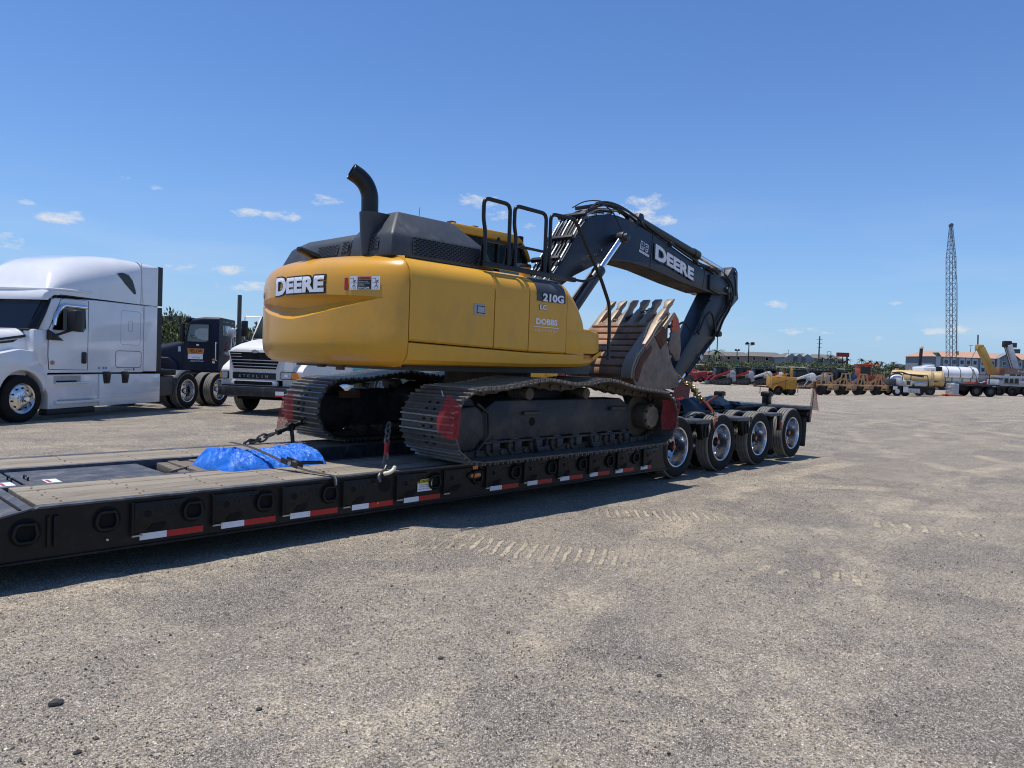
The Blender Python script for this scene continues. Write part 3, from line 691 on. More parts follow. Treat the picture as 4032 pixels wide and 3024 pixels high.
obj('exhaust_guard', MB().loft([[(4.67 + .055 * cos(t), 6.80 + .055 * sin(t), 2.86) for t in np.linspace(0, 2*pi, 20, False)], [(4.71 + .115 * cos(t) + (.22 if cos(t) > .3 else 0), 6.80 + .115 * sin(t), 3.33) for t in np.linspace(0, 2*pi, 20, False)]]), 'charcoal', EX, smooth=45)
obj('aerial', MB().cyl((5.35, 6.75, 3.36), (5.36, 6.75, 3.50), .003, n=6), 'black', EX)
# --- handrails along the near edge
def rail(nm, pts, r=.0245): return obj(nm, MB().tube(round_path(pts, .09), r, 10), 'black', EX, smooth=60)
YR = 6.25
obj('rail_base', MB().beam((5.90, YR, 2.885), (7.60, YR, 2.87), .05, .06), 'black', EX, bevel=.006)
for x0, x1, kink in ((5.935, 6.335, .03), (6.45, 6.99, .03)):
    rail('handrail', [(x0, YR, 2.86), (x0, YR, 3.27), (x0 - .035, YR, 3.40), (x0 - .035, YR, 3.645), (x1 - .0, YR, 3.64), (x1, YR, 2.86)])
    rail('mid_rail', [(x0, YR, 3.165), (x1, YR, 3.16)], .018)
    for x in (x0, x1):
        obj('rail_bracket', MB().prism([(x - .09, 2.86), (x + .09, 2.86), (x + .035, 3.0), (x + .03, 3.12), (x - .03, 3.12), (x - .035, 3.0)], YR + .018, YR + .03), 'black', EX)
rail('grab_rail', [(7.10, YR, 2.86), (7.075, YR, 3.03), (7.075, YR, 3.655), (7.54, 6.24, 3.665), (7.99, 6.12, 2.93), (8.13, 6.06, 2.58), (8.15, 6.06, 2.20), (8.14, 6.06, 1.83)])
rail('grab_rail', [(7.30, YR, 2.885), (7.75, 6.20, 2.86), (7.98, 6.13, 2.97)], .018)
obj('rail_bracket', MB().prism([(7.05, 2.86), (7.27, 2.86), (7.16, 2.93), (7.125, 3.05), (7.12, 3.22), (7.06, 3.22)], YR + .02, YR + .032), 'black', EX)
obj('filler_neck', MB().cyl((7.02, 6.62, 2.85), (7.02, 6.62, 2.985), .075, n=18), 'yellow', EX)
obj('filler_cap', MB().cyl((7.02, 6.62, 2.985), (7.02, 6.62, 3.03), .085, n=18), 'dark_plastic', EX, bevel=.008)
# --- cab on the far side
cab_prof = [(7.02, 2.0), (7.02, 3.66), (7.06, 3.72), (8.30, 3.74), (8.50, 3.68), (8.66, 3.52), (8.80, 3.15), (8.86, 2.6), (8.80, 2.0)]
obj('cab_shell', MB().prism([(7.04, 1.9), (7.04, 3.05), (8.84, 3.0), (8.86, 2.5), (8.78, 1.9)], 8.12, 9.08), 'black', EX, bevel=.03)
obj('cab_glass', MB().prism([(7.10, 3.05), (7.10, 3.62), (8.40, 3.62), (8.60, 3.46), (8.75, 3.1)], 8.15, 9.05), pm('cab_glass_tint', (.10, .16, .17), .05, var=0, trans=.75, ior=1.05, alpha=1), EX)
for (xa, za), (xb, zb) in (((7.08, 3.03), (7.08, 3.68)), ((7.98, 3.03), (7.98, 3.66)), ((8.78, 3.03), (8.46, 3.64))):
    for y in (8.13, 9.07): obj('cab_pillar', MB().beam((xa, y, za), (xb, y, zb), .05, .09, (0, 1, 0)), 'black', EX, bevel=.01)
obj('cab_roof', MB().prism([(7.0, 3.62), (7.0, 3.70), (7.05, 3.745), (8.30, 3.76), (8.50, 3.70), (8.66, 3.54), (8.75, 3.38), (8.70, 3.36), (8.60, 3.50), (8.45, 3.62)], 8.10, 9.10), 'yellow', EX, bevel=.025)
obj('cab_seat', MB().box(7.75, 7.88, 8.4, 8.85, 2.9, 3.42).box(7.4, 7.8, 8.4, 8.85, 2.8, 2.95), 'dark_plastic', EX, bevel=.04)
for x in (7.1, 7.55): obj('roof_lamp', MB().box(x, x + .09, 8.2, 8.3, 3.755, 3.785), 'rust', EX)
obj('work_lamp', MB().box(8.47, 8.56, 8.12, 8.24, 3.62, 3.76), 'black', EX, bevel=.01)

# --- boom
BY0, BY1 = 7.30, 7.80
up_ = [(7.55, 2.30), (8.32, 3.02), (8.70, 3.48), (8.97, 3.91), (9.18, 4.06), (9.42, 4.16), (9.70, 4.215), (9.95, 4.23), (10.37, 4.195), (11.13, 4.05), (12.11, 3.80), (12.87, 3.655), (13.25, 3.60), (13.52, 3.50)]
lo_ = [(13.62, 3.40), (13.60, 3.30), (13.42, 3.25), (12.96, 3.253), (11.95, 3.346), (10.91, 3.473), (10.40, 3.50), (10.13, 3.497), (9.92, 3.485), (9.71, 3.45), (9.45, 3.38), (9.24, 3.288), (8.87, 3.127), (8.55, 2.93), (8.2, 2.62), (7.85, 2.18)]
BOOM = obj('boom', MB().prism(up_ + lo_, BY0, BY1), 'boom', EX, bevel=.012, smooth=25)
obj('boom_underside_dirt', MB().loft([[(x, BY0 + .012, z - .003), (x, BY1 - .012, z - .003)] for x, z in lo_[3:10]], cap=False), pm('dusty_underside', (.16, .135, .11), .8, var=.4, scale=3, dirt_glint=(.05, .045, .04), dirt_glint_amt=.4), EX, smooth=60, recalc=False)
for x, zt, zb in ((10.92, 4.095, 3.475), (12.75, 3.675, 3.28)): obj('boom_weld_seam', MB().beam((x, BY0 - .002, zb + .02), (x + .06, BY0 - .002, zt - .03), .006, .012), 'black', EX)
for y0, y1 in ((7.255, BY0 - .003), (BY1 + .003, 7.845)):   # fork cheeks that carry the arm pin
    obj('boom_fork', MB().prism([(12.95, 3.30), (12.95, 3.60), (13.20, 3.62), (13.50, 3.54), (13.72, 3.43), (13.75, 3.33), (13.65, 3.26), (13.30, 3.24)], y0, y1), 'boom', EX, bevel=.02)
obj('arm_pin', MB().cyl((13.62, 7.20, 3.35), (13.62, 7.90, 3.35), .06, n=16), 'boom', EX, bevel=.008)
def boomface(x, z, out=.005): return (x, BY0 - out, z)
def on_boom(s, t, out):     # s along the boom's fall, t across, letters upright on the sloping face
    sl_ = -.205; return (11.70 + s, BY0 - out - .012, 3.655 + s * sl_ + t + .03 * 0)
deere(on_boom, 0, 0, 1.32, .265, sub=False)
mb = fit_text('FPC', .22, .12, bold=.03, shear=.2)
decal('rental_sticker', MB().merge(rect(10.57, 10.87, 3.69, 3.73)), 'white_print', EX, lambda a, b_: (a, BY0 - .006, b_ - (a - 10.72) * .2))
decal('sticker_outline', fit_text('FPC', .26, .15, bold=.12, shear=.2), 'white_print', EX, lambda a, b_: (10.72 + a, BY0 - .006, 3.825 + b_ - a * .2))
decal('sticker_lettering', mb, 'blue_paint', EX, lambda a, b_: (10.72 + a, BY0 - .009, 3.825 + b_ - a * .2))
decal('sticker_small_print', fit_text('www.fpcrental.com', .26, .018), 'blue_paint', EX, lambda a, b_: (10.72 + a, BY0 - .009, 3.71 + b_ - a * .2))
# boom cylinders
for y in (7.12, 7.98):
    foot, head = Vector((8.10, y, 2.02)), Vector((9.80, y, 3.83)); d = (head - foot).normalized()
    obj('boom_cylinder', MB().cyl(foot, foot + d * 1.62, .088, n=20).cyl(foot + d * 1.58, foot + d * 1.70, .100, n=20), 'boom', EX, smooth=50)
    obj('cylinder_rod', MB().cyl(foot + d * 1.70, head - d * .05, .052, n=16), 'chrome', EX, smooth=60)
    obj('rod_eye', MB().cyl((9.80, y - .08, 3.83), (9.80, y + .08, 3.83), .095, n=20), 'boom', EX, bevel=.012)
    obj('cylinder_hose', MB().tube(catmull([foot + d*.2 + Vector((-.12, -.02, .02)), foot + d*.9 + Vector((-.13, -.02, .05)), foot + d*1.5 + Vector((-.10, -.02, .07))], 4), .022, 8), 'hose', EX)
obj('boom_pin', MB().cyl((9.80, 6.98, 3.83), (9.80, 8.12, 3.83), .065, n=18), 'boom', EX, bevel=.01)
obj('pin_hose', MB().tube(catmull([(9.55, 7.25, 4.30), (9.72, 7.22, 4.20), (9.78, 7.1, 3.95), (9.80, 7.03, 3.86)], 5), .012, 6), 'hose', EX)
# arm cylinder over the boom
a0, a1 = Vector((10.75, 7.55, 4.34)), Vector((14.17, 7.55, 3.76)); d = (a1 - a0).normalized()
obj('arm_cylinder', MB().cyl(a0, a0 + d * 2.08, .082, n=20).cyl(a0 + d * 2.02, a0 + d * 2.20, .098, n=20), pm('olive_black', (.030, .036, .030), .4, var=.15), EX, smooth=50)
obj('cylinder_rod', MB().cyl(a0 + d * 2.2, a1, .05, n=16), 'chrome', EX, smooth=60)
obj('cylinder_anchor', MB().prism([(10.55, 4.15), (10.70, 4.42), (10.82, 4.42), (10.95, 4.10)], 7.40, 7.70), 'boom', EX, bevel=.02)
# steel lines and hoses over the boom
for k in range(7):
    y = 7.31 + .075 * k; dz = .035 + .012 * (k % 2)
    pts = [(7.75, y, 2.68 + dz), (8.32, y, 3.08 + dz), (8.68, y, 3.52 + dz), (8.98, y, 3.95 + dz), (9.20, y, 4.11 + dz), (9.45, y, 4.22 + dz), (9.95, y, 4.275 + dz)]
    obj('hydraulic_line', MB().tube(catmull(pts, 4), .017, 6), 'pipe' if k % 3 else 'silver', EX, smooth=60)
for k in range(3):
    y = BY0 - .05 + .03 * k; o_ = .035 * k
    pts = [(8.25, y, 3.02 - o_), (8.60, y, 3.44 - o_), (8.90, y, 3.86 - o_), (9.12, y, 4.07 - o_ * .6)]
    obj('hydraulic_line', MB().tube(catmull(pts, 4), .017, 6), 'pipe', EX, smooth=60)
for x, z in ((8.42, 3.30), (8.72, 3.66), (9.02, 4.06), (9.45, 4.28)): obj('line_clamp', MB().obox((x, 7.52, z + .04), (.07, .56, .06), Matrix.Rotation(-.75 if x < 9.2 else -.2, 3, 'Y')), 'dark_plastic', EX, bevel=.008)
for k in range(4):
    y = 7.30 + .05 * k; h_ = .07 + .045 * (k % 2)
    pts = [(9.15 + .1*k, y, 4.12 + h_), (9.55, y, 4.27 + h_), (9.95, y, 4.30 + h_), (10.4, y, 4.25 + h_ * .8), (10.9, y - .01, 4.12 + h_ * .6), (11.6, y - .02, 3.945 + h_ * .5), (12.5, y - .02, 3.74 + h_ * .5), (13.1, y, 3.66 + h_ * .8)]
    obj('boom_hose', MB().tube(catmull(pts, 5), .019, 7), 'hose', EX, smooth=60)
obj('boom_hose', MB().tube(catmull([(9.0, 7.5, 4.22), (9.3, 7.5, 4.37), (9.6, 7.42, 4.42), (9.85, 7.3, 4.36), (9.95, 7.28, 4.25)], 5), .010, 6), 'hose', EX)
for k in range(2):
    pts = [(10.1, 7.62 + .05*k, 4.30), (10.3, 7.62 + .05*k, 4.42), (10.6, 7.62 + .05*k, 4.40), (11.0, 7.60 + .05*k, 4.22), (11.4, 7.40 + .04*k, 4.06)]
    obj('boom_hose', MB().tube(catmull(pts, 5), .026, 8), 'hose', EX, smooth=60)
for x in (10.6, 11.55, 12.45): obj('hose_clamp', MB().obox((x, 7.38, 4.23 - (x - 10.5) * .235), (.06, .26, .07), Matrix.Rotation(.22, 3, 'Y')), 'dark_plastic', EX, bevel=.008)
for k in range(3):     # the hose loop across to the arm
    y = 7.26 + .06 * k
    pts = [(12.9, y, 3.71), (13.35, y - .02, 3.68 - .03*k), (13.72, y - .03, 3.52), (13.86, y - .03, 3.28 - .04*k), (13.78, y, 3.0), (13.55 - .05*k, y + .02, 2.72), (13.38 - .06*k, y + .03, 2.40)]
    obj('arm_hose', MB().tube(catmull(pts, 6), .024, 8), 'hose', EX, smooth=60)
obj('hose_fitting', MB().box(13.30, 13.42, 7.22, 7.46, 3.60, 3.74), 'silver', EX, bevel=.01)
# arm
AY0, AY1 = 7.37, 7.72
arm = [(13.98, 3.80), (14.07, 3.875), (14.20, 3.86), (14.28, 3.77), (14.31, 3.40), (14.36, 3.24), (13.90, 2.92), (13.74, 2.76), (13.64, 2.54), (13.10, 2.24), (12.57, 1.815), (12.26, 1.60), (11.98, 1.35), (11.84, 1.36), (11.86, 1.55), (12.10, 1.90), (12.62, 2.46), (12.98, 2.92), (13.22, 3.22), (13.45, 3.42), (13.75, 3.55)]
obj('arm', MB().prism(arm, AY0, AY1), 'boom', EX, bevel=.014, smooth=25)
obj('arm_plate_edge', MB().tube([(13.80, 3.62, 0), ], .01) if False else MB().tube(catmull([(13.88, AY0 - .004, 3.66), (14.10, AY0 - .004, 3.70), (14.18, AY0 - .004, 3.60), (14.24, AY0 - .004, 3.30)], 5), .012, 6), 'boom', EX)
obj('arm_top_pin', MB().cyl((14.17, 7.345, 3.76), (14.17, 7.745, 3.76), .05, n=16), 'boom', EX, bevel=.008)
b0, b1 = Vector((13.62, 7.54, 2.40)), Vector((12.20, 7.54, 1.36)); d = (b1 - b0).normalized()
obj('bucket_cylinder', MB().cyl(b0, b0 + d * 1.25, .075, n=18), 'boom', EX, smooth=50)
obj('cylinder_rod', MB().cyl(b0 + d * 1.25, b1, .045, n=14), 'chrome', EX, smooth=60)
obj('cylinder_pin', MB().cyl((13.60, 7.33, 2.47), (13.60, 7.76, 2.47), .055, n=16), 'link', EX, bevel=.01)
obj('arm_line', MB().tube([(13.35, 7.355, 2.36), (12.80, 7.355, 1.93), (12.45, 7.355, 1.66)], .016, 6).tube([(13.30, 7.355, 2.30), (12.75, 7.355, 1.86)], .012, 6), 'pipe', EX)
obj('arm_line_clamp', MB().obox((12.86, 7.35, 1.98), (.09, .05, .09), Matrix.Rotation(-.7, 3, 'Y')), 'silver', EX)
for pts in ([(13.15, 7.36, 3.10), (12.95, 7.30, 3.02), (12.72, 7.28, 2.80), (12.62, 7.28, 2.50), (12.72, 7.32, 2.42)], [(12.75, 7.34, 2.45), (12.82, 7.28, 2.72), (12.98, 7.24, 2.86), (13.2, 7.28, 2.72), (13.38, 7.33, 2.42)], [(12.55, 7.4, 2.48), (12.30, 7.42, 2.62), (12.10, 7.44, 2.50), (12.02, 7.44, 2.28), (12.10, 7.45, 2.12)]):
    obj('thumb_hose', MB().tube(catmull(pts, 6), .021, 8), 'hose', EX, smooth=60)
# thumb with its saw-tooth edge, its tip painted orange
def thumb(y0, y1):
    base_pts = [(12.10, 1.72), (11.92, 1.95), (11.80, 2.12), (11.70, 2.20)]
    edge = []
    for k in range(15):
        t = k / 14; x = 11.62 + .10 * sin(t * 2.2) + .02 * t; z = 2.12 + .60 * t
        edge.append((x + (.022 if k % 2 else -.012), z))
    back_ = [(11.78, 2.78), (11.93, 2.66), (12.00, 2.50), (12.02, 2.30), (12.06, 2.10), (12.05, 1.93)]
    return edge, back_
ed, bk = thumb(0, 0)
obj('thumb', MB().prism(ed[:8] + [(12.01, 2.44), (12.03, 2.30), (12.06, 2.10), (12.02, 1.90), (11.90, 1.88), (11.80, 1.98)], 7.30, 7.345), 'bucket2', EX, bevel=.008)
obj('thumb_tip', MB().prism(ed[7:] + [(11.80, 2.77), (11.93, 2.66), (12.00, 2.50), (12.01, 2.445), (11.85, 2.40)], 7.302, 7.343), 'orange', EX)
obj('thumb', MB().prism(ed + bk + [(11.85, 1.95)], 7.70, 7.745), 'rust', EX, bevel=.008)
for k in range(3): obj('thumb_brace', MB().cyl((11.86, 7.345, 2.02 + .25*k), (11.86, 7.70, 2.02 + .25*k), .035, n=10), 'boom', EX)
sr = [(11.30, 1.70)] + [(11.20 + .05 * sin(k / 11 * 3) + (.03 if k % 2 else 0), 1.70 + .06 * k) for k in range(12)] + [(11.42, 2.36), (11.45, 1.72)]
obj('bucket_ear', MB().prism(sr, 7.34, 7.38), 'boom', EX); obj('bucket_ear', MB().prism(sr, 7.70, 7.74), 'boom', EX)
# --- bucket
UY0, UY1 = 6.85, 8.24
bk_out = [(10.87, 2.67), (10.74, 2.575), (10.58, 2.475), (10.47, 2.37), (10.385, 2.265), (10.19, 2.08), (9.985, 1.90), (9.90, 1.76), (9.865, 1.64), (9.875, 1.55), (9.92, 1.475), (10.05, 1.405), (10.25, 1.375), (10.6, 1.37), (10.95, 1.39)]
inn = [(x + .05 * (1 if i > 2 else .4), z - .02 * (i < 8) + .02 * (i > 9)) for i, (x, z) in enumerate(bk_out)]
obj('bucket_shell', MB().prism(bk_out + inn[::-1], UY0, UY1), 'bucket', EX, smooth=30)
sp_ = bk_out + [(11.25, 1.42), (11.22, 1.62), (11.02, 1.80), (10.93, 1.95), (10.86, 2.10), (10.80, 2.25), (10.81, 2.57), (10.86, 2.68)]
obj('bucket_side', MB().prism(sp_, UY0 - .025, UY0), 'bucket2', EX, bevel=.006); obj('bucket_side', MB().prism(sp_, UY1, UY1 + .025), 'bucket2', EX)
obj('side_wear_plate', MB().prism([(10.42, 2.27), (10.55, 2.37), (10.80, 2.50), (10.80, 2.22), (10.62, 2.06)], UY0 - .045, UY0 - .024), 'rust', EX, bevel=.006)
obj('side_wear_plate', MB().prism([(10.03, 1.91), (10.30, 2.13), (10.36, 2.06), (10.32, 1.98), (10.12, 1.80), (10.04, 1.62), (9.98, 1.50), (9.90, 1.55), (9.90, 1.68)], UY0 - .04, UY0 - .024), 'rust', EX, bevel=.005)
obj('side_cutter', MB().prism([(10.63, 2.44), (10.93, 2.70), (10.985, 2.66), (10.90, 2.56), (10.70, 2.40)], UY0 - .06, UY0 - .02), 'tooth', EX, bevel=.01)
# wear strips across the back
arc = [0]
for p, q in zip(bk_out, bk_out[1:]): arc.append(arc[-1] + hypot(q[0]-p[0], q[1]-p[1]))
def on_arc(s): return (np.interp(s, arc, [p[0] for p in bk_out]), np.interp(s, arc, [p[1] for p in bk_out]))
for k in range(9):
    s0 = .30 + .155 * k; s1 = s0 + .118
    q0, q1, qm = on_arc(s0), on_arc(s1), on_arc((s0 + s1) / 2); d_ = Vector((q1[0]-q0[0], q1[1]-q0[1])).normalized(); n_ = Vector((-d_.y, d_.x)); n_ = n_ if n_.x < 0 or (abs(n_.x) < .2 and n_.y < 0) else -n_
    P4 = [(q0[0], q0[1]), (q0[0] + n_.x*.03, q0[1] + n_.y*.03), (qm[0] + n_.x*.032, qm[1] + n_.y*.032), (q1[0] + n_.x*.03, q1[1] + n_.y*.03), (q1[0], q1[1])]
    obj('wear_strip', MB().prism(P4, UY0 + .21, UY1 - .03), 'bucket', EX, bevel=.004)
heel = [on_arc(s) for s in np.linspace(.25, 1.55, 12)]
nrm = []
for i, p in enumerate(heel):
    a = heel[max(0, i-1)]; b_ = heel[min(11, i+1)]; d_ = Vector((b_[0]-a[0], b_[1]-a[1])).normalized(); n_ = Vector((-d_.y, d_.x)); nrm.append(n_ if n_.x < 0 else -n_)
obj('heel_plate', MB().prism([(p[0] + n_.x*.04, p[1] + n_.y*.04) for p, n_ in zip(heel, nrm)] + heel[::-1], UY0 - .01, UY0 + .20), 'tooth', EX, bevel=.006, smooth=35)
for k in range(6):
    y = UY0 + .08 + k * (UY1 - UY0 - .16) / 5
    o_ = obj('tooth_adapter', MB().loft([[(10.52, y-.06, 2.47), (10.52, y+.06, 2.47), (10.60, y+.06, 2.44), (10.60, y-.06, 2.44)], [(10.74, y-.06, 2.68), (10.74, y+.06, 2.68), (10.88, y+.06, 2.60), (10.88, y-.06, 2.60)], [(10.85, y-.05, 2.77), (10.85, y+.05, 2.77), (10.95, y+.05, 2.70), (10.95, y-.05, 2.70)]]), 'tooth', EX, bevel=.012)
    obj('tooth', MB().loft([[(10.86, y-.035, 2.775), (10.86, y+.035, 2.775), (10.94, y+.035, 2.71), (10.94, y-.035, 2.71)], [(10.90, y-.038, 2.83), (10.90, y+.038, 2.83), (10.97, y+.038, 2.77), (10.97, y-.038, 2.77)], [(10.94, y-.07, 2.885), (10.94, y+.07, 2.885), (11.01, y+.07, 2.835), (11.01, y-.07, 2.835)], [(11.05, y-.075, 2.945), (11.05, y+.075, 2.945), (11.065, y+.075, 2.93), (11.065, y-.075, 2.93)]]), 'tooth', o_, bevel=.006)
obj('bucket_tube', MB().cyl((9.98, 7.05, 1.47), (9.98, 8.6, 1.47), .055, n=14), 'bucket', EX)

# --- undercarriage
def track_path(x0=5.56, x1=9.20, r0=.405, r1=.375, zc0=1.035, zc1=1.02, sag=(1.425, 1.42, 1.55, 1.49, 1.55, 1.44, 1.40)):
    P = []
    for k in range(15): a = pi/2 + pi * k / 14; P.append((x0 + r0 * cos(a), zc0 + r0 * sin(a)))
    P += [(6.2, .628), (7.0, .628), (7.8, .628), (8.6, .635)]
    for k in range(13): a = -pi/2 + pi * k / 12 * .92; P.append((x1 + r1 * cos(a), zc1 + r1 * sin(a)))
    tops = [(8.75, 1.43), (8.38, 1.475), (8.05, 1.54), (7.80, 1.555), (7.45, 1.505), (7.15, 1.50), (6.85, 1.535), (6.65, 1.55), (6.35, 1.515), (5.95, 1.455)]
    return P + tops
raw = catmull([(x, 0, z) for x, z in track_path()], 6, closed=True)
acc_ = [0.]
for a, b_ in zip(raw, raw[1:] + raw[:1]): acc_.append(acc_[-1] + (b_ - a).length)
TL = acc_[-1]; NS = int(round(TL / .205)); PITCH = TL / NS
def along(s):
    s %= TL; i = int(np.searchsorted(acc_, s, 'right')) - 1; a = raw[i]; b_ = raw[(i+1) % len(raw)]; t = (s - acc_[i]) / max(1e-9, acc_[i+1] - acc_[i]); return a.lerp(b_, t)
def shoe_mb(w):
    p = PITCH * .485; m = MB()
    m.prism([(-p, 0), (p, 0), (p + .012, -.012), (p, -.016), (-p, -.016), (-p - .012, .006)], -w/2, w/2)
    for hx_ in (-.41 * p, .41 * p):
        for hy_ in (-.09, .045): m.box(hx_ - .014, hx_ + .014, hy_, hy_ + .05, -.01, .0025)
    for gx_ in (-p * .82, 0, p * .82): m.prism([(gx_ - .014, -.004), (gx_ + .014, -.004), (gx_ + .008, .030), (gx_ - .008, .030)], -w/2, w/2)
    return m
SW = .92
proto_shoe = obj('track_shoe', shoe_mb(SW), ['shoe_plate', 'worn', 'hole'], EX, smooth=30)
_o = Vector((7.36, 7.6, .58))
for p_ in proto_shoe.data.polygons:
    if abs((p_.center + _o).y) < .12 and (p_.center + _o).z < .004 and abs(p_.normal.z) > .5 and p_.area < .002: p_.material_index = 2
    if (p_.center + _o).z > .012 and abs(p_.normal.y) < .5: p_.material_index = 1 
lk = MB()
for sy in (-.095, .095):
    lk.prism([(-PITCH*.58, -.018), (-PITCH*.60, -.06), (-PITCH*.45, -.095), (-PITCH*.2, -.085), (PITCH*.2, -.085), (PITCH*.45, -.10), (PITCH*.6, -.06), (PITCH*.5, -.018)], sy - .022, sy + .022)
lk.cyl((-PITCH*.5, -.14, -.055), (-PITCH*.5, .14, -.055), .03, n=10)
proto_link = obj('track_link', lk, 'link', EX, smooth=30)
hole_mb = MB()
for dx in (-.11, .0): hole_mb.merge(MB().add([(-.025, dx + .02, .0015), (.025, dx + .02, .0015), (.025, dx + .075, .0015), (-.025, dx + .075, .0015)], [(0, 1, 2, 3)]))
for m_ in (proto_shoe.data, proto_link.data):       # built about their own middle
    off = Vector((7.36, 7.6, .58)); m_.transform(Matrix.Translation(off))
first = True
for ty in (6.26, 8.93):
    for k in range(NS):
        a, b_ = along((k - .5) * PITCH), along((k + .5) * PITCH); c = (a + b_) / 2; d = (b_ - a).normalized(); n_ = Vector((d.z, 0, -d.x))   # outward
        R = Matrix((d, Vector((0, 1, 0)), n_)).transposed()
        if R.determinant() < 0: R = Matrix((d, Vector((0, -1, 0)), n_)).transposed()
        Mx = Matrix.Translation(Vector((c.x, ty, c.z)) - off) @ R.to_4x4()
        if first: proto_shoe.matrix_local = Mx; proto_link.matrix_local = Mx; first = False
        else: inst(proto_shoe, EX, Mx); inst(proto_link, EX, Mx)
for s_, ty in ((1, 6.275), (-1, 8.92)):
    yo = ty - s_ * .17; yi = ty + s_ * .17
    lo2, hi2 = min(yo, yi), max(yo, yi)
    frm = MB().prism([(5.75, .82), (5.75, 1.12), (6.05, 1.30), (8.55, 1.30), (8.75, 1.20), (8.75, .84)], lo2, hi2)
    obj('track_frame', frm, 'frame', EX, bevel=.03)
    obj('frame_flange', MB().box(5.85, 8.78, lo2 - .03, hi2 + .03, .80, .825), 'frame', EX)
    obj('idler_guard', MB().prism([(5.36, .74), (5.30, .86), (5.30, 1.14), (5.36, 1.22), (5.72, 1.24), (5.80, 1.20), (5.86, 1.02), (5.86, .88), (5.68, .72)], ty - .205, ty + .205), 'frame', EX, bevel=.03)
    obj('guard_rib', MB().tube([(5.72, ty - s_*.215, 1.27), (5.90, ty - s_*.215, 1.16), (5.92, ty - s_*.215, .90), (5.72, ty - s_*.215, .71)], .018, 6), 'frame', EX)
    obj('idler', MB().lathe([(.28, -.07), (.345, -.05), (.345, .05), (.28, .07), (.10, .09), (.10, -.09)], (5.56, ty, 1.035), (0, 1, 0), 28), 'frame', EX, smooth=40)
    obj('sprocket', MB().lathe([(.24, -.05), (.32, -.03), (.32, .03), (.24, .05), (.10, .05), (.10, -.05)], (9.20, ty, 1.02), (0, 1, 0), 24), 'link', EX, smooth=40)
    mo = obj('travel_motor', MB().lathe([(.0, -.02), (.175, -.02), (.19, 0), (.19, .22), (.235, .24), (.235, .36), (.0, .36)], (9.17, ty - s_*.27, 1.03), (0, s_, 0), 28, closed=False), 'link', EX, smooth=35)
    obj('motor_cover', MB().lathe([(.0, -.008), (.15, -.008), (.165, 0.005), (0, .005)], (9.17, ty - s_*.29, 1.03), (0, s_, 0), 24, closed=False), 'bucket2', mo)
    for k in range(8):
        a = 2*pi*k/8 + .3; obj('motor_bolt', MB().cyl((9.17 + .165*cos(a), ty - s_*.30, 1.03 + .165*sin(a)), (9.17 + .165*cos(a), ty - s_*.265, 1.03 + .165*sin(a)), .022, n=6), 'black', mo)
    for k, x in enumerate((6.05, 6.42, 6.80, 7.20, 7.58, 7.97, 8.32, 8.66)):
        rl = obj('track_roller', MB().lathe([(.06, -.19), (.075, -.17), (.11, -.16), (.11, -.10), (.085, -.09), (.085, .09), (.11, .10), (.11, .16), (.075, .17), (.06, .19)], (x, ty, .745), (0, 1, 0), 18, closed=False), 'link', EX, smooth=35)
        obj('roller_cap', MB().box(x - .06, x + .06, min(yo, yo - s_*.05), max(yo, yo - s_*.05), .70, .81), 'frame', rl, bevel=.01)
    for x in (6.83, 7.93):
        obj('track_guide', MB().prism([(x - .12, .82), (x - .09, .70), (x - .07, .64), (x + .07, .64), (x + .09, .70), (x + .12, .82), (x + .095, .82), (x + .07, .72), (x - .07, .72), (x - .095, .82)], min(yo, yo - s_*.07), max(yo, yo - s_*.07)), 'frame', EX, bevel=.01)
    for x in (6.66, 7.78):
        cr = obj('carrier_roller', MB().cyl((x, ty - s_*.16, 1.37), (x, ty + s_*.16, 1.37), .075, n=18), 'link', EX, bevel=.01)
        obj('roller_bracket', MB().box(x - .10, x + .02, ty - .06, ty + .06, 1.27, 1.36), 'frame', cr)
    obj('frame_step', MB().box(6.50, 6.80, min(yo, yo - s_*.06), max(yo, yo - s_*.06), 1.12, 1.16), 'frame', EX, bevel=.008)
    obj('frame_step', MB().box(8.25, 8.60, min(yo, yo - s_*.06), max(yo, yo - s_*.06), 1.14, 1.185), 'frame', EX, bevel=.008)
    obj('frame_port', MB().cyl((6.70, yo - s_*.004, 1.03), (6.70, yo + s_*.01, 1.03), .055, n=16), 'hole', EX)
    for x in (6.42, 7.60): obj('frame_opening', MB().lathe([(0, 0), (.17, 0), (.17, .004), (0, .004)], (x, ty, 1.301), (0, 0, 1), 20, closed=False), 'hole', EX)
for x in (5.985, 8.55):      # tie-down arrows
    decal('tie_down_arrow', MB().add([(x-.03, 1.10, 0), (x+.03, 1.10, 0), (x+.03, .93, 0), (x+.05, .93, 0), (x, .87, 0), (x-.05, .93, 0), (x-.03, .93, 0)], [(0, 1, 2, 3, 4, 5, 6)]), 'white_print', EX, lambda a, b_: (a, 6.119, b_))
    decal('tie_down_symbol', MB().merge(rect(x - .006, x + .006, .98, 1.06)).merge(rect(x - .018, x + .004, .965, .98)), 'black_print', EX, lambda a, b_: (a, 6.116, b_))
obj('car_body', MB().prism([(6.45, .85), (6.45, 1.25), (6.8, 1.42), (7.9, 1.42), (8.25, 1.25), (8.25, .85)], 6.45, 8.75), 'frame', EX, bevel=.03)
obj('slew_ring', MB().cyl((7.36, 7.6, 1.40), (7.36, 7.6, 1.66), .62, n=40), 'link', EX, smooth=40)
decal('far_frame_plate', rect(5.60, 5.95, 1.18, 1.28), 'rust_steel', EX, lambda a, b_: (a, 8.70, b_))
decal('far_frame_sticker', rect(6.45, 6.60, 1.13, 1.24), 'white_print', EX, lambda a, b_: (a, 8.70, b_))
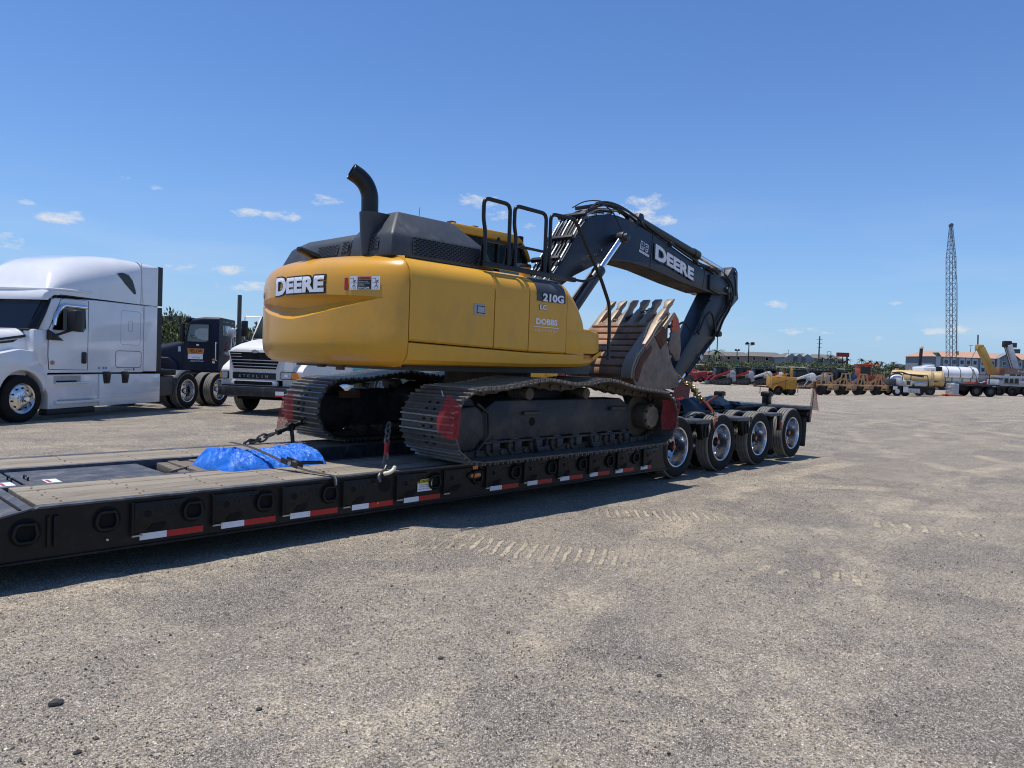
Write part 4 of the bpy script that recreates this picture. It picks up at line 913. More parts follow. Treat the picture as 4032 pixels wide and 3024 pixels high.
obj('under_frame_bolt', MB().cyl((4.62, 7.55, 1.62), (4.62, 7.55, 1.66), .05, n=10).cyl((4.55, 7.05, 1.60), (4.55, 7.05, 1.66), .05, n=10), 'link', EX)
# ------------------------------------------------------------------ lowboy trailer
TR = thing('lowboy_trailer', 'long black four-axle lowboy trailer with oak deck planks and red and white reflective tape', 'trailer', (8.0, 7.6, 0), world=True)
TY0, TY1 = 6.16, 9.04
for ya, yb in ((TY0, TY0 + .10), (TY1 - .10, TY1)):
    obj('side_beam', MB().prism([(1.47, .19), (1.47, .560), (9.95, .560), (9.95, .19)], ya + .02, yb), 'trailer', TR)
    obj('side_beam', MB().prism([(-.6, .20), (-.6, .40), (1.23, .505), (1.47, .560), (1.47, .19)], ya + .02, yb), 'trailer', TR)
    out = ya if ya < 7 else yb
    obj('bottom_flange', MB().box(-.6, 9.95, min(out, out + (.16 if ya < 7 else -.16)), max(out, out + (.16 if ya < 7 else -.16)), .172, .19), 'trailer', TR, bevel=.004)
    obj('edge_rail', MB().prism([(1.44, .560), (1.47, .578), (9.95, .578), (9.95, .560)], ya, ya + .085 if ya < 7 else yb), 'trailer_top', TR, bevel=.004)
    obj('front_ramp', MB().prism([(-.6, .405), (1.23, .512), (1.43, .560), (1.43, .575), (1.22, .528), (-.6, .42)], ya if ya < 7 else 8.2, 7.2 if ya < 7 else yb), 'trailer_top', TR, bevel=.004)
    obj('ramp_groove', MB().box(1.345, 1.365, (ya if ya < 7 else 8.2) + .02, (7.0 if ya < 7 else yb) - .02, .553, .5645), 'hole', TR)
for ya in (7.14, 8.20): obj('inner_beam', MB().box(-.6, 9.95, ya, ya + .07, .19, .577), 'trailer_top', TR, bevel=.004)
# oak planks in rows, three lengths to a row
rr = random.Random(3)
proto = {}
for lane, (ya, yb, rows_) in enumerate(((6.25, 7.135, 4), (8.275, 8.95, 3))):
    w = (yb - ya) / rows_
    for r in range(rows_):
        xs = [1.475, 3.6 + .9 * (r % 2) + rr.uniform(-.2, .2), 6.8 + .7 * (r % 2), 9.93]
        for k in range(3):
            L = xs[k+1] - xs[k] - .006; dz = rr.uniform(-.003, .003)
            obj('deck_plank', MB().box(xs[k], xs[k] + L, ya + w*r + .005, ya + w*(r+1) - .005, .50, .575 + dz), 'wood' if rr.random() < .5 else 'wood2', TR, bevel=.006, segs=1)
    obj('deck_bearer', MB().box(1.47, 9.93, ya, yb, .44, .495), 'hole', TR)
nails = MB()
for lane, (ya, yb) in enumerate(((6.25, 7.135), (8.275, 8.95))):
    for x in np.arange(1.62, 9.8, .62):
        for y in np.arange(ya + .05, yb, .11):
            c_ = (x + rr.uniform(-.03, .03), y + rr.uniform(-.02, .02), .5795); nails.add([(c_[0] + .011*cos(t), c_[1] + .011*sin(t), c_[2]) for t in np.linspace(0, 2*pi, 6, False)], [(0,1,2,3,4,5)])
obj('deck_bolts', nails, 'hole', TR, smooth=0, kind='stuff')
# centre section: steel covers at the front, open well with crossmembers behind
obj('center_cover', MB().prism([(-.6, .40), (.6, .48), (1.62, .535), (1.62, .555), (.6, .50), (-.6, .42)], 7.22, 8.19), 'trailer_top', TR, bevel=.006)
obj('center_cover', MB().box(1.64, 2.80, 7.25, 8.10, .54, .56), 'trailer_top', TR, bevel=.006)
for x, y in ((1.585, 7.62), (1.70, 7.58)):
    obj('cover_handle', MB().tube(round_path([(x, y - .07, .555), (x, y - .07, .595), (x, y + .07, .595), (x, y + .07, .555)], .03), .008, 6), 'black', TR)
for x0, y0 in ((1.47, 7.36), (1.80, 7.30)):
    decal('safety_sticker', rect(x0, x0 + .11, y0, y0 + .20), 'white_print', TR, lambda a, b_, x0=x0: (a, b_, .5535 if x0 < 1.62 else .5625))
    decal('sticker_band', rect(x0 + .015, x0 + .04, y0 + .02, y0 + .16), 'red_print', TR, lambda a, b_, x0=x0: (a, b_, .5555 if x0 < 1.62 else .5645))
obj('well_sun_block', MB().box(-.6, 9.9, 6.2, 9.0, .20, .22), 'hole', TR)  # black sheet added under the deck to stop sun leaking through gaps
for x in np.arange(3.3, 9.9, .9): obj('crossmember', MB().box(x, x + .08, 7.21, 8.20, .22, .42), 'trailer', TR)
# swing-out outrigger brackets, tie-down rings, reflective tape
ring_pts = round_path([(0, -.055, .04), (0, -.075, -.04), (0, -.05, -.085), (0, .05, -.085), (0, .075, -.04), (0, .055, .04), (0, -.055, .04)], .03)
def x_y(mb_, x, y, z): return MB().merge(mb_, Matrix.Translation((x, y, z)) @ Matrix.Rotation(pi/2, 4, 'Z'))
BR = [2.12 + .648 * k for k in range(12)]
for k, x in enumerate(BR):
    br = obj('outrigger_bracket', MB().prism([(x, .28), (x, .53), (x + .40, .53), (x + .40, .505), (x + .16, .37), (x + .06, .28)], TY0 - .006, TY0 + .02), 'trailer', TR, bevel=.004)
    for q, (hx, hz, hr) in enumerate(((.10, .435, .040), (.20, .455, .027), (.275, .475, .018), (.33, .485, .012))):
        obj('bracket_hole', MB().lathe([(hr * .82, -.004), (hr, -.004), (hr, .002), (hr * .82, .002)], (x + hx, TY0 - .006, hz), (0, 1, 0), 14), 'black', br)
        if q == 0: obj('bracket_hole', MB().lathe([(0, 0), (hr * .8, 0), (hr * .8, .001), (0, .001)], (x + hx, TY0 - .0085, hz), (0, 1, 0), 14, closed=False), 'hole', br)
    obj('bracket_hinge', MB().cyl((x - .015, TY0 - .012, .27), (x - .015, TY0 - .012, .53), .011, n=8), 'trailer', br)
    obj('hinge_pin', MB().box(x - .02, x + .06, TY0 - .022, TY0 - .004, .262, .274), 'silver', br)
    obj('half_moon_opening', MB().prism([(x + .17 + .085 * cos(t), .335 + .06 * sin(t)) for t in np.linspace(pi * 1.02, 2.1*pi, 12)], TY0 + .015, TY0 + .0185), 'hole', br)
for k, x in enumerate([1.385, 1.925, 2.59, 3.235, 3.905, 5.22, 5.86, 6.50, 7.17, 7.80, 8.42, 9.05]):
    z = .415 if k == 0 else .44
    obj('recess', MB().lathe([(0, 0), (.105, 0), (.105, .002), (0, .002)], (x, TY0 + .017, z - .02), (0, 1, 0), 20, closed=False), 'hole', TR)
    obj('tie_down_ring', x_y(MB().tube([Vector(p) * 1.05 for p in ring_pts[:-1]], .0145, 8, closed=True), x, TY0 - .004, z), 'trailer', TR, smooth=60)
obj('round_opening', MB().lathe([(0, 0), (.075, 0), (.075, .003), (0, .003)], (4.56, TY0 + .0165, .44), (0, 1, 0), 24, closed=False), 'hole', TR)
obj('stake_pocket', MB().box(1.56, 1.60, TY0 - .01, TY0 + .02, .27, .50), 'trailer', TR, bevel=.005); obj('stake_pocket', MB().box(1.52, 1.54, TY0 - .005, TY0 + .02, .27, .50), 'trailer', TR)
obj('grease_fitting', MB().cyl((1.93, TY0 - .004, .265), (1.93, TY0 + .02, .265), .008, n=8), 'cream', TR)
TAPE = [(2.17, .21, .30), (2.835, .21, .30), (3.49, .21, .30), (4.165, .20, .30), (4.81, .20, .30), (6.08, .20, .29), (6.73, .19, .28), (7.36, .19, .28), (7.985, .18, .27), (8.58, .18, .27), (9.21, .18, .10)]
for x, a_, b_ in TAPE:
    decal('reflective_tape', rect(x, x + a_, .222, .275), 'refl_white', TR, lambda p, q: (p, TY0 + .014, q)); decal('reflective_tape', rect(x + a_, x + a_ + b_, .222, .275), 'refl_red', TR, lambda p, q: (p, TY0 + .014, q))
obj('caution_sign', MB().box(4.985, 5.185, TY0 + .008, TY0 + .012, .325, .455), 'white_print', TR)
decal('caution_header', rect(4.985, 5.185, .412, .455), pm('caution_yellow', (.62, .48, .02), .4), TR, lambda a, b_: (a, TY0 + .006, b_))
decal('caution_lettering', fit_text('CAUTION', .135, .028, bold=.03), 'black_print', TR, lambda a, b_: (5.10 + a, TY0 + .004, .4335 + b_))
decal('caution_triangle', MB().add([(4.992, .418, 0), (5.022, .418, 0), (5.007, .449, 0)], [(0,1,2)]), 'black_print', TR, lambda a, b_: (a, TY0 + .004, b_))
for q, s_ in enumerate(('Do not side load', 'This trailer is not designed', 'with provision for side loading')): decal('caution_lettering', fit_text(s_, .125 + .025 * q, .017), 'black_print', TR, lambda a, b_, q=q: (5.085 + a, TY0 + .006, .396 - .023 * q + b_))
obj('side_reflector', MB().box(5.785, 5.865, TY0 + .002, TY0 + .014, .50, .545), 'amber', TR, bevel=.004)
ml = obj('marker_lamp', MB().prism([(5.825 + .085 * cos(t) + (.03 if cos(t) > 0 else -.03), .432 + .04 * sin(t)) for t in np.linspace(0, 2*pi, 20, False)], TY0 - .004, TY0 + .015), 'dark_plastic', TR, bevel=.004)
obj('lamp_lens', MB().prism([(5.825 + .052 * cos(t) + (.03 if cos(t) > 0 else -.03), .432 + .024 * sin(t)) for t in np.linspace(0, 2*pi, 20, False)], TY0 - .012, TY0 - .003), 'amber', ml, bevel=.004)
obj('marker_lamp', MB().cyl((4.47, TY0 + .004, .263), (4.47, TY0 + .013, .263), .012, n=10), 'amber', TR)
# rear bogie frame
def lathe_tyre(r, w, hub=.60):
    h = w / 2
    return [(r*.60, -h*.80), (r*.72, -h*.98), (r*.90, -h*.97), (r*.965, -h*.86), (r, -h*.72), (r*1.0, -h*.46), (r*.945, -h*.45), (r*.945, -h*.37), (r, -h*.36), (r, -h*.05), (r*.945, -h*.04), (r*.945, h*.04), (r, h*.05), (r, h*.36), (r*.945, h*.37), (r*.945, h*.45), (r, h*.46), (r, h*.72), (r*.965, h*.86), (r*.90, h*.97), (r*.72, h*.98), (r*.60, h*.80)]
def wheel(parent, c, r=.48, w=.27, s=1, deep=True, hubcol='red_lens', tread='tread'):
    """dual-type wheel: c on the outer tyre's mid-plane, s = +1 when the outside faces -y"""
    c = Vector(c); ax = (0, s, 0)
    t = obj('tyre', MB().lathe(lathe_tyre(r, w), c, ax, 44), ['tyre', tread], parent, smooth=30)
    for p in t.data.polygons:
        q = p.center + _off(parent) - c; rad = hypot(q.x, q.z)
        if rad > r * .962: p.material_index = 1
    o = w / 2
    rim = [(r*.655, -o*.86), (r*.63, -o*.90), (r*.60, -o*.84), (r*.575, -o*.55), (r*.56, o*.3), (r*.545, o*.75), (r*.30, o*.92), (r*.30, o*.97), (r*.57, o*.85), (r*.60, o*.3), (r*.625, -o*.6)]
    if not deep: rim = [(r*.655, -o*.86), (r*.63, -o*.92), (r*.58, -o*.80), (r*.56, -o*.50), (r*.50, -o*.52), (r*.38, -o*.80), (r*.12, -o*.82), (r*.12, -o*.6), (r*.36, -o*.6), (r*.58, -o*.2), (r*.62, -o*.5)]
    rm = obj('rim', MB().lathe(rim, c, ax, 44), 'alu', t if False else parent, smooth=40)
    face = o * .80 if deep else -o * .72
    hm = MB()
    for k in range(10):
        a = 2*pi*k/10 + .2; rr_ = r * .455
        q = c + Vector((rr_*cos(a), s * (face - .012), rr_*sin(a))); hm.cyl(q, q + Vector((0, s * .02, 0)), r * .036, n=10)
    obj('hand_holes', hm, 'hole', rm, kind='stuff')
    hb_ = obj('hub', MB().lathe([(0, -.16), (r*.10, -.16), (r*.13, -.13), (r*.14, -.02), (r*.24, .0), (r*.24, .02), (0, .02)], c + Vector((0, s * face, 0)), ax, 20, closed=False), 'black' if deep else 'chrome', rm, smooth=40)
    if deep and hubcol: obj('hub_cap', MB().lathe([(0, -.172), (r*.075, -.172), (r*.085, -.158), (0, -.158)], c + Vector((0, s * face, 0)), ax, 16, closed=False), hubcol, rm)
    return t
def outer_wheel(root, x, y, z, r=.48, s=1): return wheel(root, (x, y, z), r, .27, s)
AX = [(10.25, .495), (11.68, .495), (13.11, .495), (14.58, .53)]
for i, (x, z) in enumerate(AX):
    wheel(TR, (x, 6.31, z), .495); wheel(TR, (x, 6.73, z), .495, s=-1, hubcol=None)
    wheel(TR, (x, 8.89, z), s=-1, hubcol=None); wheel(TR, (x, 8.50, z), s=1, hubcol=None)
    obj('axle', MB().cyl((x, 6.45, z), (x, 8.75, z), .07, n=14), 'trailer', TR)
    for y in (6.85, 8.30): obj('wheel_beam', MB().prism([(x - .62, .72), (x - .55, .86), (x + .2, .80), (x + .12, .40), (x - .12, .40)], y, y + .06), 'trailer', TR)
obj('bogie_frame', MB().prism([(9.60, .55), (9.60, .90), (9.85, .98), (13.6, .98), (13.9, 1.05), (15.30, 1.05), (15.30, .88), (13.9, .84), (13.2, .80), (9.95, .78), (9.80, .55)], 7.0, 8.2), 'trailer', TR, bevel=.015)
obj('bogie_rail', MB().box(9.85, 13.7, 6.90, 6.985, .88, .985), 'trailer', TR, bevel=.008); obj('bogie_rail', MB().box(9.85, 13.7, 8.22, 8.30, .88, .985), 'trailer', TR, bevel=.008)
for x in (11.05, 11.9, 12.6): decal('reflective_tape', rect(x, x + .22, .885, .94), 'refl_white', TR, lambda p, q: (p, 6.892, q))
obj('rear_deck', MB().prism([(13.55, .985), (13.85, 1.06), (15.35, 1.06), (15.35, 1.0), (13.9, 1.0)], 6.95, 9.0), 'trailer_top', TR, bevel=.006)
obj('rear_deck', MB().prism([(14.98, .99), (15.38, 1.0), (15.38, 1.06), (14.98, 1.06)], 6.15, 6.95), 'trailer_top', TR, bevel=.006)
obj('rear_bumper', MB().box(15.30, 15.40, 6.16, 9.04, .72, 1.0), 'trailer', TR, bevel=.015)
obj('tail_lamp', MB().box(15.30, 15.38, 6.145, 6.165, .82, .90), 'red_lens', TR)
obj('step_plate', MB().box(13.45, 13.95, 6.75, 6.95, 1.055, 1.085), 'trailer', TR)
for x in (10.98, 12.41):     # brackets between the wheels with their tie-down rings
    fb = obj('fender_bracket', MB().prism([(x - .30, .85), (x - .30, .915), (x + .17, .915), (x + .17, .85)], 6.12, 6.9), 'trailer_top', TR, bevel=.008)
    obj('bracket_hanger', MB().prism([(x - .14, .85), (x + .16, .85), (x + .055, .58), (x - .055, .58)], 6.13, 6.24), 'trailer', TR, bevel=.01)
    obj('hanger_recess', MB().prism([(x - .10, .84), (x + .11, .84), (x + .035, .61), (x - .035, .61)], 6.125, 6.128), 'hole', TR)
    obj('tie_down_ring', x_y(MB().tube([Vector((p[0], p[1] * .8, p[2] * 1.5)) for p in ring_pts[:-1]], .014, 8, closed=True), x + .02, 6.115, .75), 'trailer', TR, smooth=60)
    obj('bracket_end', MB().prism([(x + .17, .915), (x + .24, .915), (x + .21, .76), (x + .17, .83)], 6.12, 6.135), 'trailer', TR)
obj('fender_bracket', MB().box(13.40, 13.92, 6.12, 6.9, .90, .955), 'trailer_top', TR, bevel=.008)
obj('lamp_plate', MB().box(13.76, 13.90, 6.11, 6.16, .62, .90), 'trailer', TR, bevel=.006)
obj('lamp_lens', MB().cyl((13.83, 6.10, .80), (13.83, 6.13, .80), .035, n=14), 'red_lens', TR, bevel=.006)
obj('red_tag', MB().box(13.80, 13.855, 6.098, 6.108, .66, .76), 'red_print', TR)
def flap(x): return MB().grid(lambda u, v: (x + .03 * sin(v * 2) , 6.20 + .62 * u, .22 + .66 * v), 6, 6)
obj('mud_flap', flap(13.66), 'hose', TR, solid=.012); obj('mud_flap', flap(15.24), 'hose', TR, solid=.012)
obj('flap_hanger', MB().box(15.20, 15.30, 6.17, 6.9, .86, .93), 'trailer', TR)
for x, y in ((14.2, 7.75), (16.6 - .38, 7.55)):
    pass
def post(x, y, z0=1.0, h=.26):
    p = obj('stake_post', MB().box(x - .075, x + .075, y - .075, y + .075, z0, z0 + h), 'black', TR, bevel=.01)
    obj('post_cap', MB().loft([[(x + a_ * w_, y + b_ * w_, z0 + h + dz) for a_, b_ in ((-1, -1), (1, -1), (1, 1), (-1, 1))] for w_, dz in ((.098, -.085), (.096, .0), (.075, .018))]), 'trailer', p, bevel=.008)
post(15.28, 8.2, 1.0, .25); post(15.05, 6.98, 1.055, .25)
obj('gooseneck_nose', MB().box(-.8, -.55, 6.4, 8.8, .2, .6), 'trailer', TR)

# ------------------------------------------------------------------ load and lashing on the trailer
def heap(name, label, cat, mat, x0, x1, y0, y1, z0, hfn, nu=46, nv=30, seed=0, rough=.02, sm=48):
    def fn(u, v):
        h = hfn(u, v); x = x0 + (x1 - x0) * u; y = y0 + (y1 - y0) * v
        w = noise.noise((u * 9 + seed, v * 7, seed)) * rough + abs(noise.noise((u * 17 + seed, v * 13, 3 + seed))) * rough * .9
        return (x + w * .6, y + w * .6, z0 + max(0, h + w * (1 if h > .01 else 0)))
    o = obj(name, MB().grid(fn, nu, nv), mat, None, smooth=sm, recalc=False); return tag(o, label, cat)
def bag(u, v):
    e = 1 - abs(2*v - 1) ** 2.6; s_ = min(1, u / .10) ** .6 * min(1, (1 - u) / .05) ** .5
    w = .018 * sin(u * 60 + 8 * sin(v * 7)) * (u < .22) - .034 * abs(noise.noise((u * 9, v * 5, 1.3))) - .030 * abs(noise.noise((u * 21 + v * 6, v * 13, 4.7))) - .016 * abs(noise.noise((u * 48, v * 30, 2.1))) + .02
    return max(0, e) ** .5 * s_ * (.225 + .014 * sin(u * 7.4 + .5) - .03 * math.exp(-((u - .47) / .07) ** 2) + w)
heap('tarp_bundle', 'bright blue plastic tarp wrapped round a long bundle lying across the trailer well', 'tarp', 'tarp', 3.22, 4.40, 6.95, 7.84, .50, bag, 150, 90, 2, .012, 24)
tb = MB()
for k, (x, y0, y1, z) in enumerate(((2.82, 7.25, 8.1, .44), (2.96, 7.25, 8.1, .47))): pass
for k in range(4):
    o_ = tag(obj('cribbing_timber', MB().obox((3.02 + .13 * k, 7.66, .505 + .012 * (k % 2)), (.105, .86, .10), Matrix.Rotation(.05 * (k - 1.5), 3, 'Z')), 'timber', None, bevel=.008),
             ['grey squared timber lying in the trailer well, nearest the steel covers', 'weathered timber in the trailer well beside the plywood board', 'weathered timber half under the front of the blue tarp', 'timber in the trailer well almost hidden under the blue tarp'][k], 'timber', 'timbers in the trailer well')
tag(obj('plywood_board', MB().obox((2.99, 7.47, .525), (.34, .014, .10), Matrix.Rotation(radians(40), 3, 'Z')), 'ply', None), 'short plywood board standing on edge in the trailer well before the blue tarp', 'board')
# ratchet strap over the blue bundle
ST = thing('ratchet_strap', 'dark webbing strap with a ratchet drawn over the blue tarp to the deck edge', 'strap', (3.9, 6.6, .6), world=True)
sp = catmull([(3.55, 7.55, .80), (3.62, 7.25, .775), (3.72, 6.95, .70), (3.80, 6.70, .63), (3.87, 6.42, .60), (3.93, 6.20, .592), (3.945, 6.15, .575), (3.95, 6.135, .50)], 6)
mb = MB(); 
for p in sp: mb.v += [(p.x - .024, p.y - .006, p.z), (p.x + .024, p.y + .006, p.z)]
mb.f = [(2*i, 2*i+1, 2*i+3, 2*i+2) for i in range(len(sp) - 1)]
obj('webbing', mb, 'strap', ST, solid=.004, recalc=False)
rt_ = Matrix.Rotation(radians(-72), 3, 'Z') @ Matrix.Rotation(radians(12), 3, 'Y')
obj('ratchet_frame', MB().merge(MB().box(-.12, .10, -.045, -.036, -.02, .035).box(-.12, .10, .036, .045, -.02, .035), Matrix.Translation((3.80, 6.70, .655)) @ rt_.to_4x4()), 'strap', ST)
obj('ratchet_handle', MB().merge(MB().box(-.02, .21, -.05, -.04, .01, .03).box(-.02, .21, .04, .05, .01, .03).box(.19, .21, -.05, .05, .01, .03), Matrix.Translation((3.85, 6.62, .65)) @ Matrix.Rotation(radians(-25), 4, 'Z')), 'black', ST)
obj('ratchet_drum', MB().cyl((3.75, 6.68, .66), (3.84, 6.71, .66), .022, n=10), 'silver', ST)
obj('strap_hook', MB().tube(catmull([(3.945, 6.16, .585), (3.95, 6.135, .55), (3.95, 6.14, .505), (3.96, 6.16, .50)], 4), .009, 6), 'silver', ST)
# chain and lever binder on the far track
BN = thing('lever_binder', 'dark lever chain binder pulling from the far track down to the deck edge', 'chain binder', (5.0, 8.95, .8), world=True)
pA, pB = Vector((4.50, 8.98, .60)), Vector((5.42, 8.90, .93))
obj('binder_barrel', MB().cyl(pA.lerp(pB, .40), pA.lerp(pB, .78), .034, n=12).cyl(pA.lerp(pB, .36), pA.lerp(pB, .42), .045, n=12), 'hose', BN)
obj('binder_lever', MB().beam(pA.lerp(pB, .56) + Vector((0, -.03, .02)), pA.lerp(pB, .56) + Vector((.03, -.06, -.32)), .035, .05), 'hose', BN, bevel=.01)
obj('binder_ratchet', MB().cyl(pA.lerp(pB, .56) + Vector((0, -.05, 0)), pA.lerp(pB, .56) + Vector((0, .05, 0)), .06, n=14), 'hose', BN, bevel=.01)
obj('chain', chain_mb([pA, pA.lerp(pB, .38)], .15, .015, .045), 'chain', BN, smooth=60, kind='stuff'); obj('chain', chain_mb([pA.lerp(pB, .76), pB, Vector((5.75, 8.75, .98))], .15, .015, .045), 'chain', BN, smooth=60, kind='stuff')
obj('grab_hook', MB().tube(catmull([pA + Vector((.06, 0, .02)), pA + Vector((-.04, 0, .03)), pA + Vector((-.10, 0, -.02)), pA + Vector((-.06, 0, -.06))], 5), .02, 8), 'chain', BN)
# chain on the near track with its hook over the deck edge
CH = thing('deck_chain', 'dark hanging chain with a pale worn hook on the deck edge before the near track', 'chain', (4.62, 6.2, .6), world=True)
obj('chain', chain_mb([(4.72, 6.35, 1.06), (4.66, 6.30, .92), (4.64, 6.27, .84)], .085, .011, .028), 'chain', CH, smooth=60, kind='stuff')
obj('binder_barrel', MB().cyl((4.64, 6.27, .87), (4.62, 6.25, .74), .026, n=10), 'flag2', CH)
obj('chain', chain_mb([(4.62, 6.25, .75), (4.60, 6.23, .66), (4.57, 6.20, .61)], .085, .011, .028), 'chain', CH, smooth=60, kind='stuff')
obj('hook', MB().tube(catmull([(4.59, 6.20, .63), (4.54, 6.17, .59), (4.47, 6.14, .565), (4.44, 6.12, .53), (4.45, 6.11, .49)], 5), .02, 8), 'chain', CH, smooth=60)
obj('hook_tip', MB().tube(catmull([(4.50, 6.13, .565), (4.57, 6.12, .575), (4.625, 6.12, .605), (4.64, 6.12, .64)], 5), [.006] + [.021] * 13 + [.013] * 2, 8), 'cream', CH, smooth=60)
# small chain across the bucket
BC = tag(obj('bucket_chain', chain_mb([(10.62, 6.98 + 1.2, 2.50), (10.60, 7.9, 2.52), (10.70, 7.6, 2.60), (10.80, 7.35, 2.70), (10.86, 7.2, 2.76)], .06, .008, .02).merge(chain_mb([(10.62, 8.15, 2.52), (10.57, 7.85, 2.47), (10.62, 7.55, 2.52)], .06, .008, .02)), 'chain', None, smooth=60), 'thin rusty chain laid across the bucket back below its teeth', 'chain'); BC['kind'] = 'thing'
# heap of shiny chain and the red binder behind the bucket
gp = [(11.04, 6.90, 1.80), (11.18, 6.86, 1.66), (11.36, 6.78, 1.53)]
GC = thing('tie_down_chain', 'shiny gold coloured chain heaped over the bucket end and down to the red binder', 'chain', (11.4, 6.7, 1.3), world=True)
obj('chain', chain_mb(gp, .06, .009, .02), 'gold', GC, smooth=60, kind='stuff')
r3 = random.Random(8); pts = []
for k in range(60):
    t = k / 59; c_ = Vector((11.38, 6.74, 1.52)).lerp(Vector((11.60, 6.52, 1.17)), t); pts.append(c_ + Vector((r3.uniform(-.06, .06), r3.uniform(-.05, .05), r3.uniform(-.035, .035))))
obj('chain_heap', chain_mb(catmull(pts, 2), .065, .0095, .021), 'gold', GC, smooth=60, kind='stuff')
RB = thing('red_lever_binder', 'rust red lever binder below the gold chain, hooked onto a bracket between trailer wheels', 'chain binder', (11.5, 6.3, 1.0), world=True)
obj('binder_lever', MB().beam((11.55, 6.45, 1.16), (11.78, 6.36, 1.29), .03, .045), 'binder', RB, bevel=.008)
obj('binder_body', MB().tube([(11.50, 6.50, 1.20), (11.54, 6.44, 1.15), (11.53, 6.36, 1.08), (11.52, 6.30, 1.02)], [.025, .038, .034, .028], 10), 'binder', RB)
obj('chain', chain_mb([(11.52, 6.30, 1.03), (11.48, 6.22, .96), (11.40, 6.16, .92), (11.30, 6.13, .86)], .07, .010, .024), 'rust_steel', RB, smooth=60, kind='stuff')
obj('hook', MB().tube(catmull([(11.32, 6.14, .90), (11.25, 6.11, .86), (11.20, 6.10, .80), (11.24, 6.10, .75)], 5), .018, 8), 'binder', RB)
# tarps thrown over the bogie
def lump(cx_, cy_, rx, ry, h): return lambda u, v: h * max(0, 1 - ((u - cx_) / rx) ** 2 - ((v - cy_) / ry) ** 2) ** .6
def tarps(u, v):
    e = min(1, u / .06, (1 - u) / .06, v / .1, (1 - v) / .1)
    return max(.09 * e, lump(.30, .5, .20, .5, .30)(u, v), lump(.08, .4, .14, .5, .22)(u, v), lump(.58, .4, .22, .5, .17)(u, v), lump(.9, .4, .12, .5, .16)(u, v))
heap('folded_tarp', 'heap of dark navy tarpaulin spread over the trailer frame behind the bucket', 'tarp', 'tarp_dark', 11.2, 14.0, 6.95, 8.2, .985, tarps, 70, 36, 5, .06)
heap('canvas_sheet', 'grey green canvas sheet crumpled beside the navy tarpaulin on the trailer frame', 'tarp', 'tarp_grey', 13.0, 14.0, 7.0, 7.75, 1.0, lump(.45, .5, .48, .5, .20), 36, 28, 9, .05)
# warning flags of red mesh
def flag_mesh(top, w0, w1, h, dx, dy, fold=.04, wy=0):
    top = Vector(top)
    def fn(u, v):
        w = w0 + (w1 - w0) * v ** .8
        s_ = (u - .5) * w; f = fold * sin(u * 9 + v * 3) * (.3 + v)
        return top + Vector((s_ * dx - f * dy, s_ * dy + f * dx + wy * v, -h * v + .05 * abs(u - .5) * (1 - v)))
    return MB().grid(fn, 14, 12)
F1 = thing('warning_flag', 'sunlit red mesh flag tied to the front of the near track', 'flag', (5.1, 5.9, 1.3), world=True)
obj('cloth', MB().grid(lambda u, v: (lambda L, R, zl, zr: (L + (R - L) * u, 5.79 + .035 * sin(u * 11 + v * 4) * v, zl + (zr - zl) * u + .02 * sin(u * 9) * v))(float(np.interp(v, [0, .32, .66, 1], [5.038, 4.974, 4.91, 4.89])), float(np.interp(v, [0, .26, .7, 1], [5.06, 5.225, 5.249, 5.241])), 1.39 - .39 * v, 1.39 - .50 * v), 18, 16), 'flag', F1, smooth=60, recalc=False)
obj('flag_wire', MB().tube([(5.03, 5.88, 1.43), (5.045, 5.865, 1.37)], .006, 5), 'silver', F1)
tag(obj('warning_flag', MB().grid(lambda u, v: (5.04 - .03 * v + .02 * sin(9*u + 3*v), 8.95 + .36 * (u - .1) * (.7 + .3 * v), 1.24 - .50 * v - .05 * u + .02 * sin(7*u)), 16, 14), 'flag2', None, smooth=60, recalc=False), 'red mesh flag bunched over the front edge of the far track', 'flag')  # shade on this flag is put into its darker cloth colour
tag(obj('warning_flag', MB().grid(lambda u, v: (9.20 + .52 * u + .02 * sin(8*v), 5.845 + .03 * sin(7*u), 1.285 - .44 * v - .02 * u), 16, 12), 'flag2', None, smooth=60, recalc=False), 'dark red mesh flag hanging over the rear end of the near track', 'flag')
tag(obj('flag_reflector', MB().lathe([(0, -.01), (.055, -.01), (.06, 0), (.055, .01), (0, .01)], (9.70, 5.86, 1.29), (0, .3, 1), 16, closed=False), 'red_lens', None), 'small round red reflector at the top corner of the dark red flag', 'reflector')
tag(obj('warning_flag', MB().grid(lambda u, v: (15.56 + (u - .5) * (.02 + .26 * v) + .06 * v, 6.18 - (u - .5) * (.02 + .10 * v) + .025 * sin(8*u), 1.57 - .60 * v - .03 * (u - .5)), 12, 12), 'flag2', None, smooth=60, recalc=False), 'narrow dark red flag hanging at the rear corner of the trailer', 'flag')
tag(obj('flag_staff', MB().tube([(15.40, 6.17, .80), (15.46, 6.17, 1.1), (15.56, 6.18, 1.58)], .007, 6), 'hose', None), 'thin dark staff at the trailer rear corner holding the narrow red flag', 'staff')
tag(obj('folded_flag', MB().grid(lambda u, v: (11.48 + .22 * u - .05 * v, 7.05 - .2 * u, 1.50 - .34 * v * (1 - .2 * u)), 8, 8), pm('faded_flag', (.36, .13, .10), .8, var=.2), None, recalc=False), 'faded red cloth hanging between the bucket and the navy tarpaulin', 'cloth')
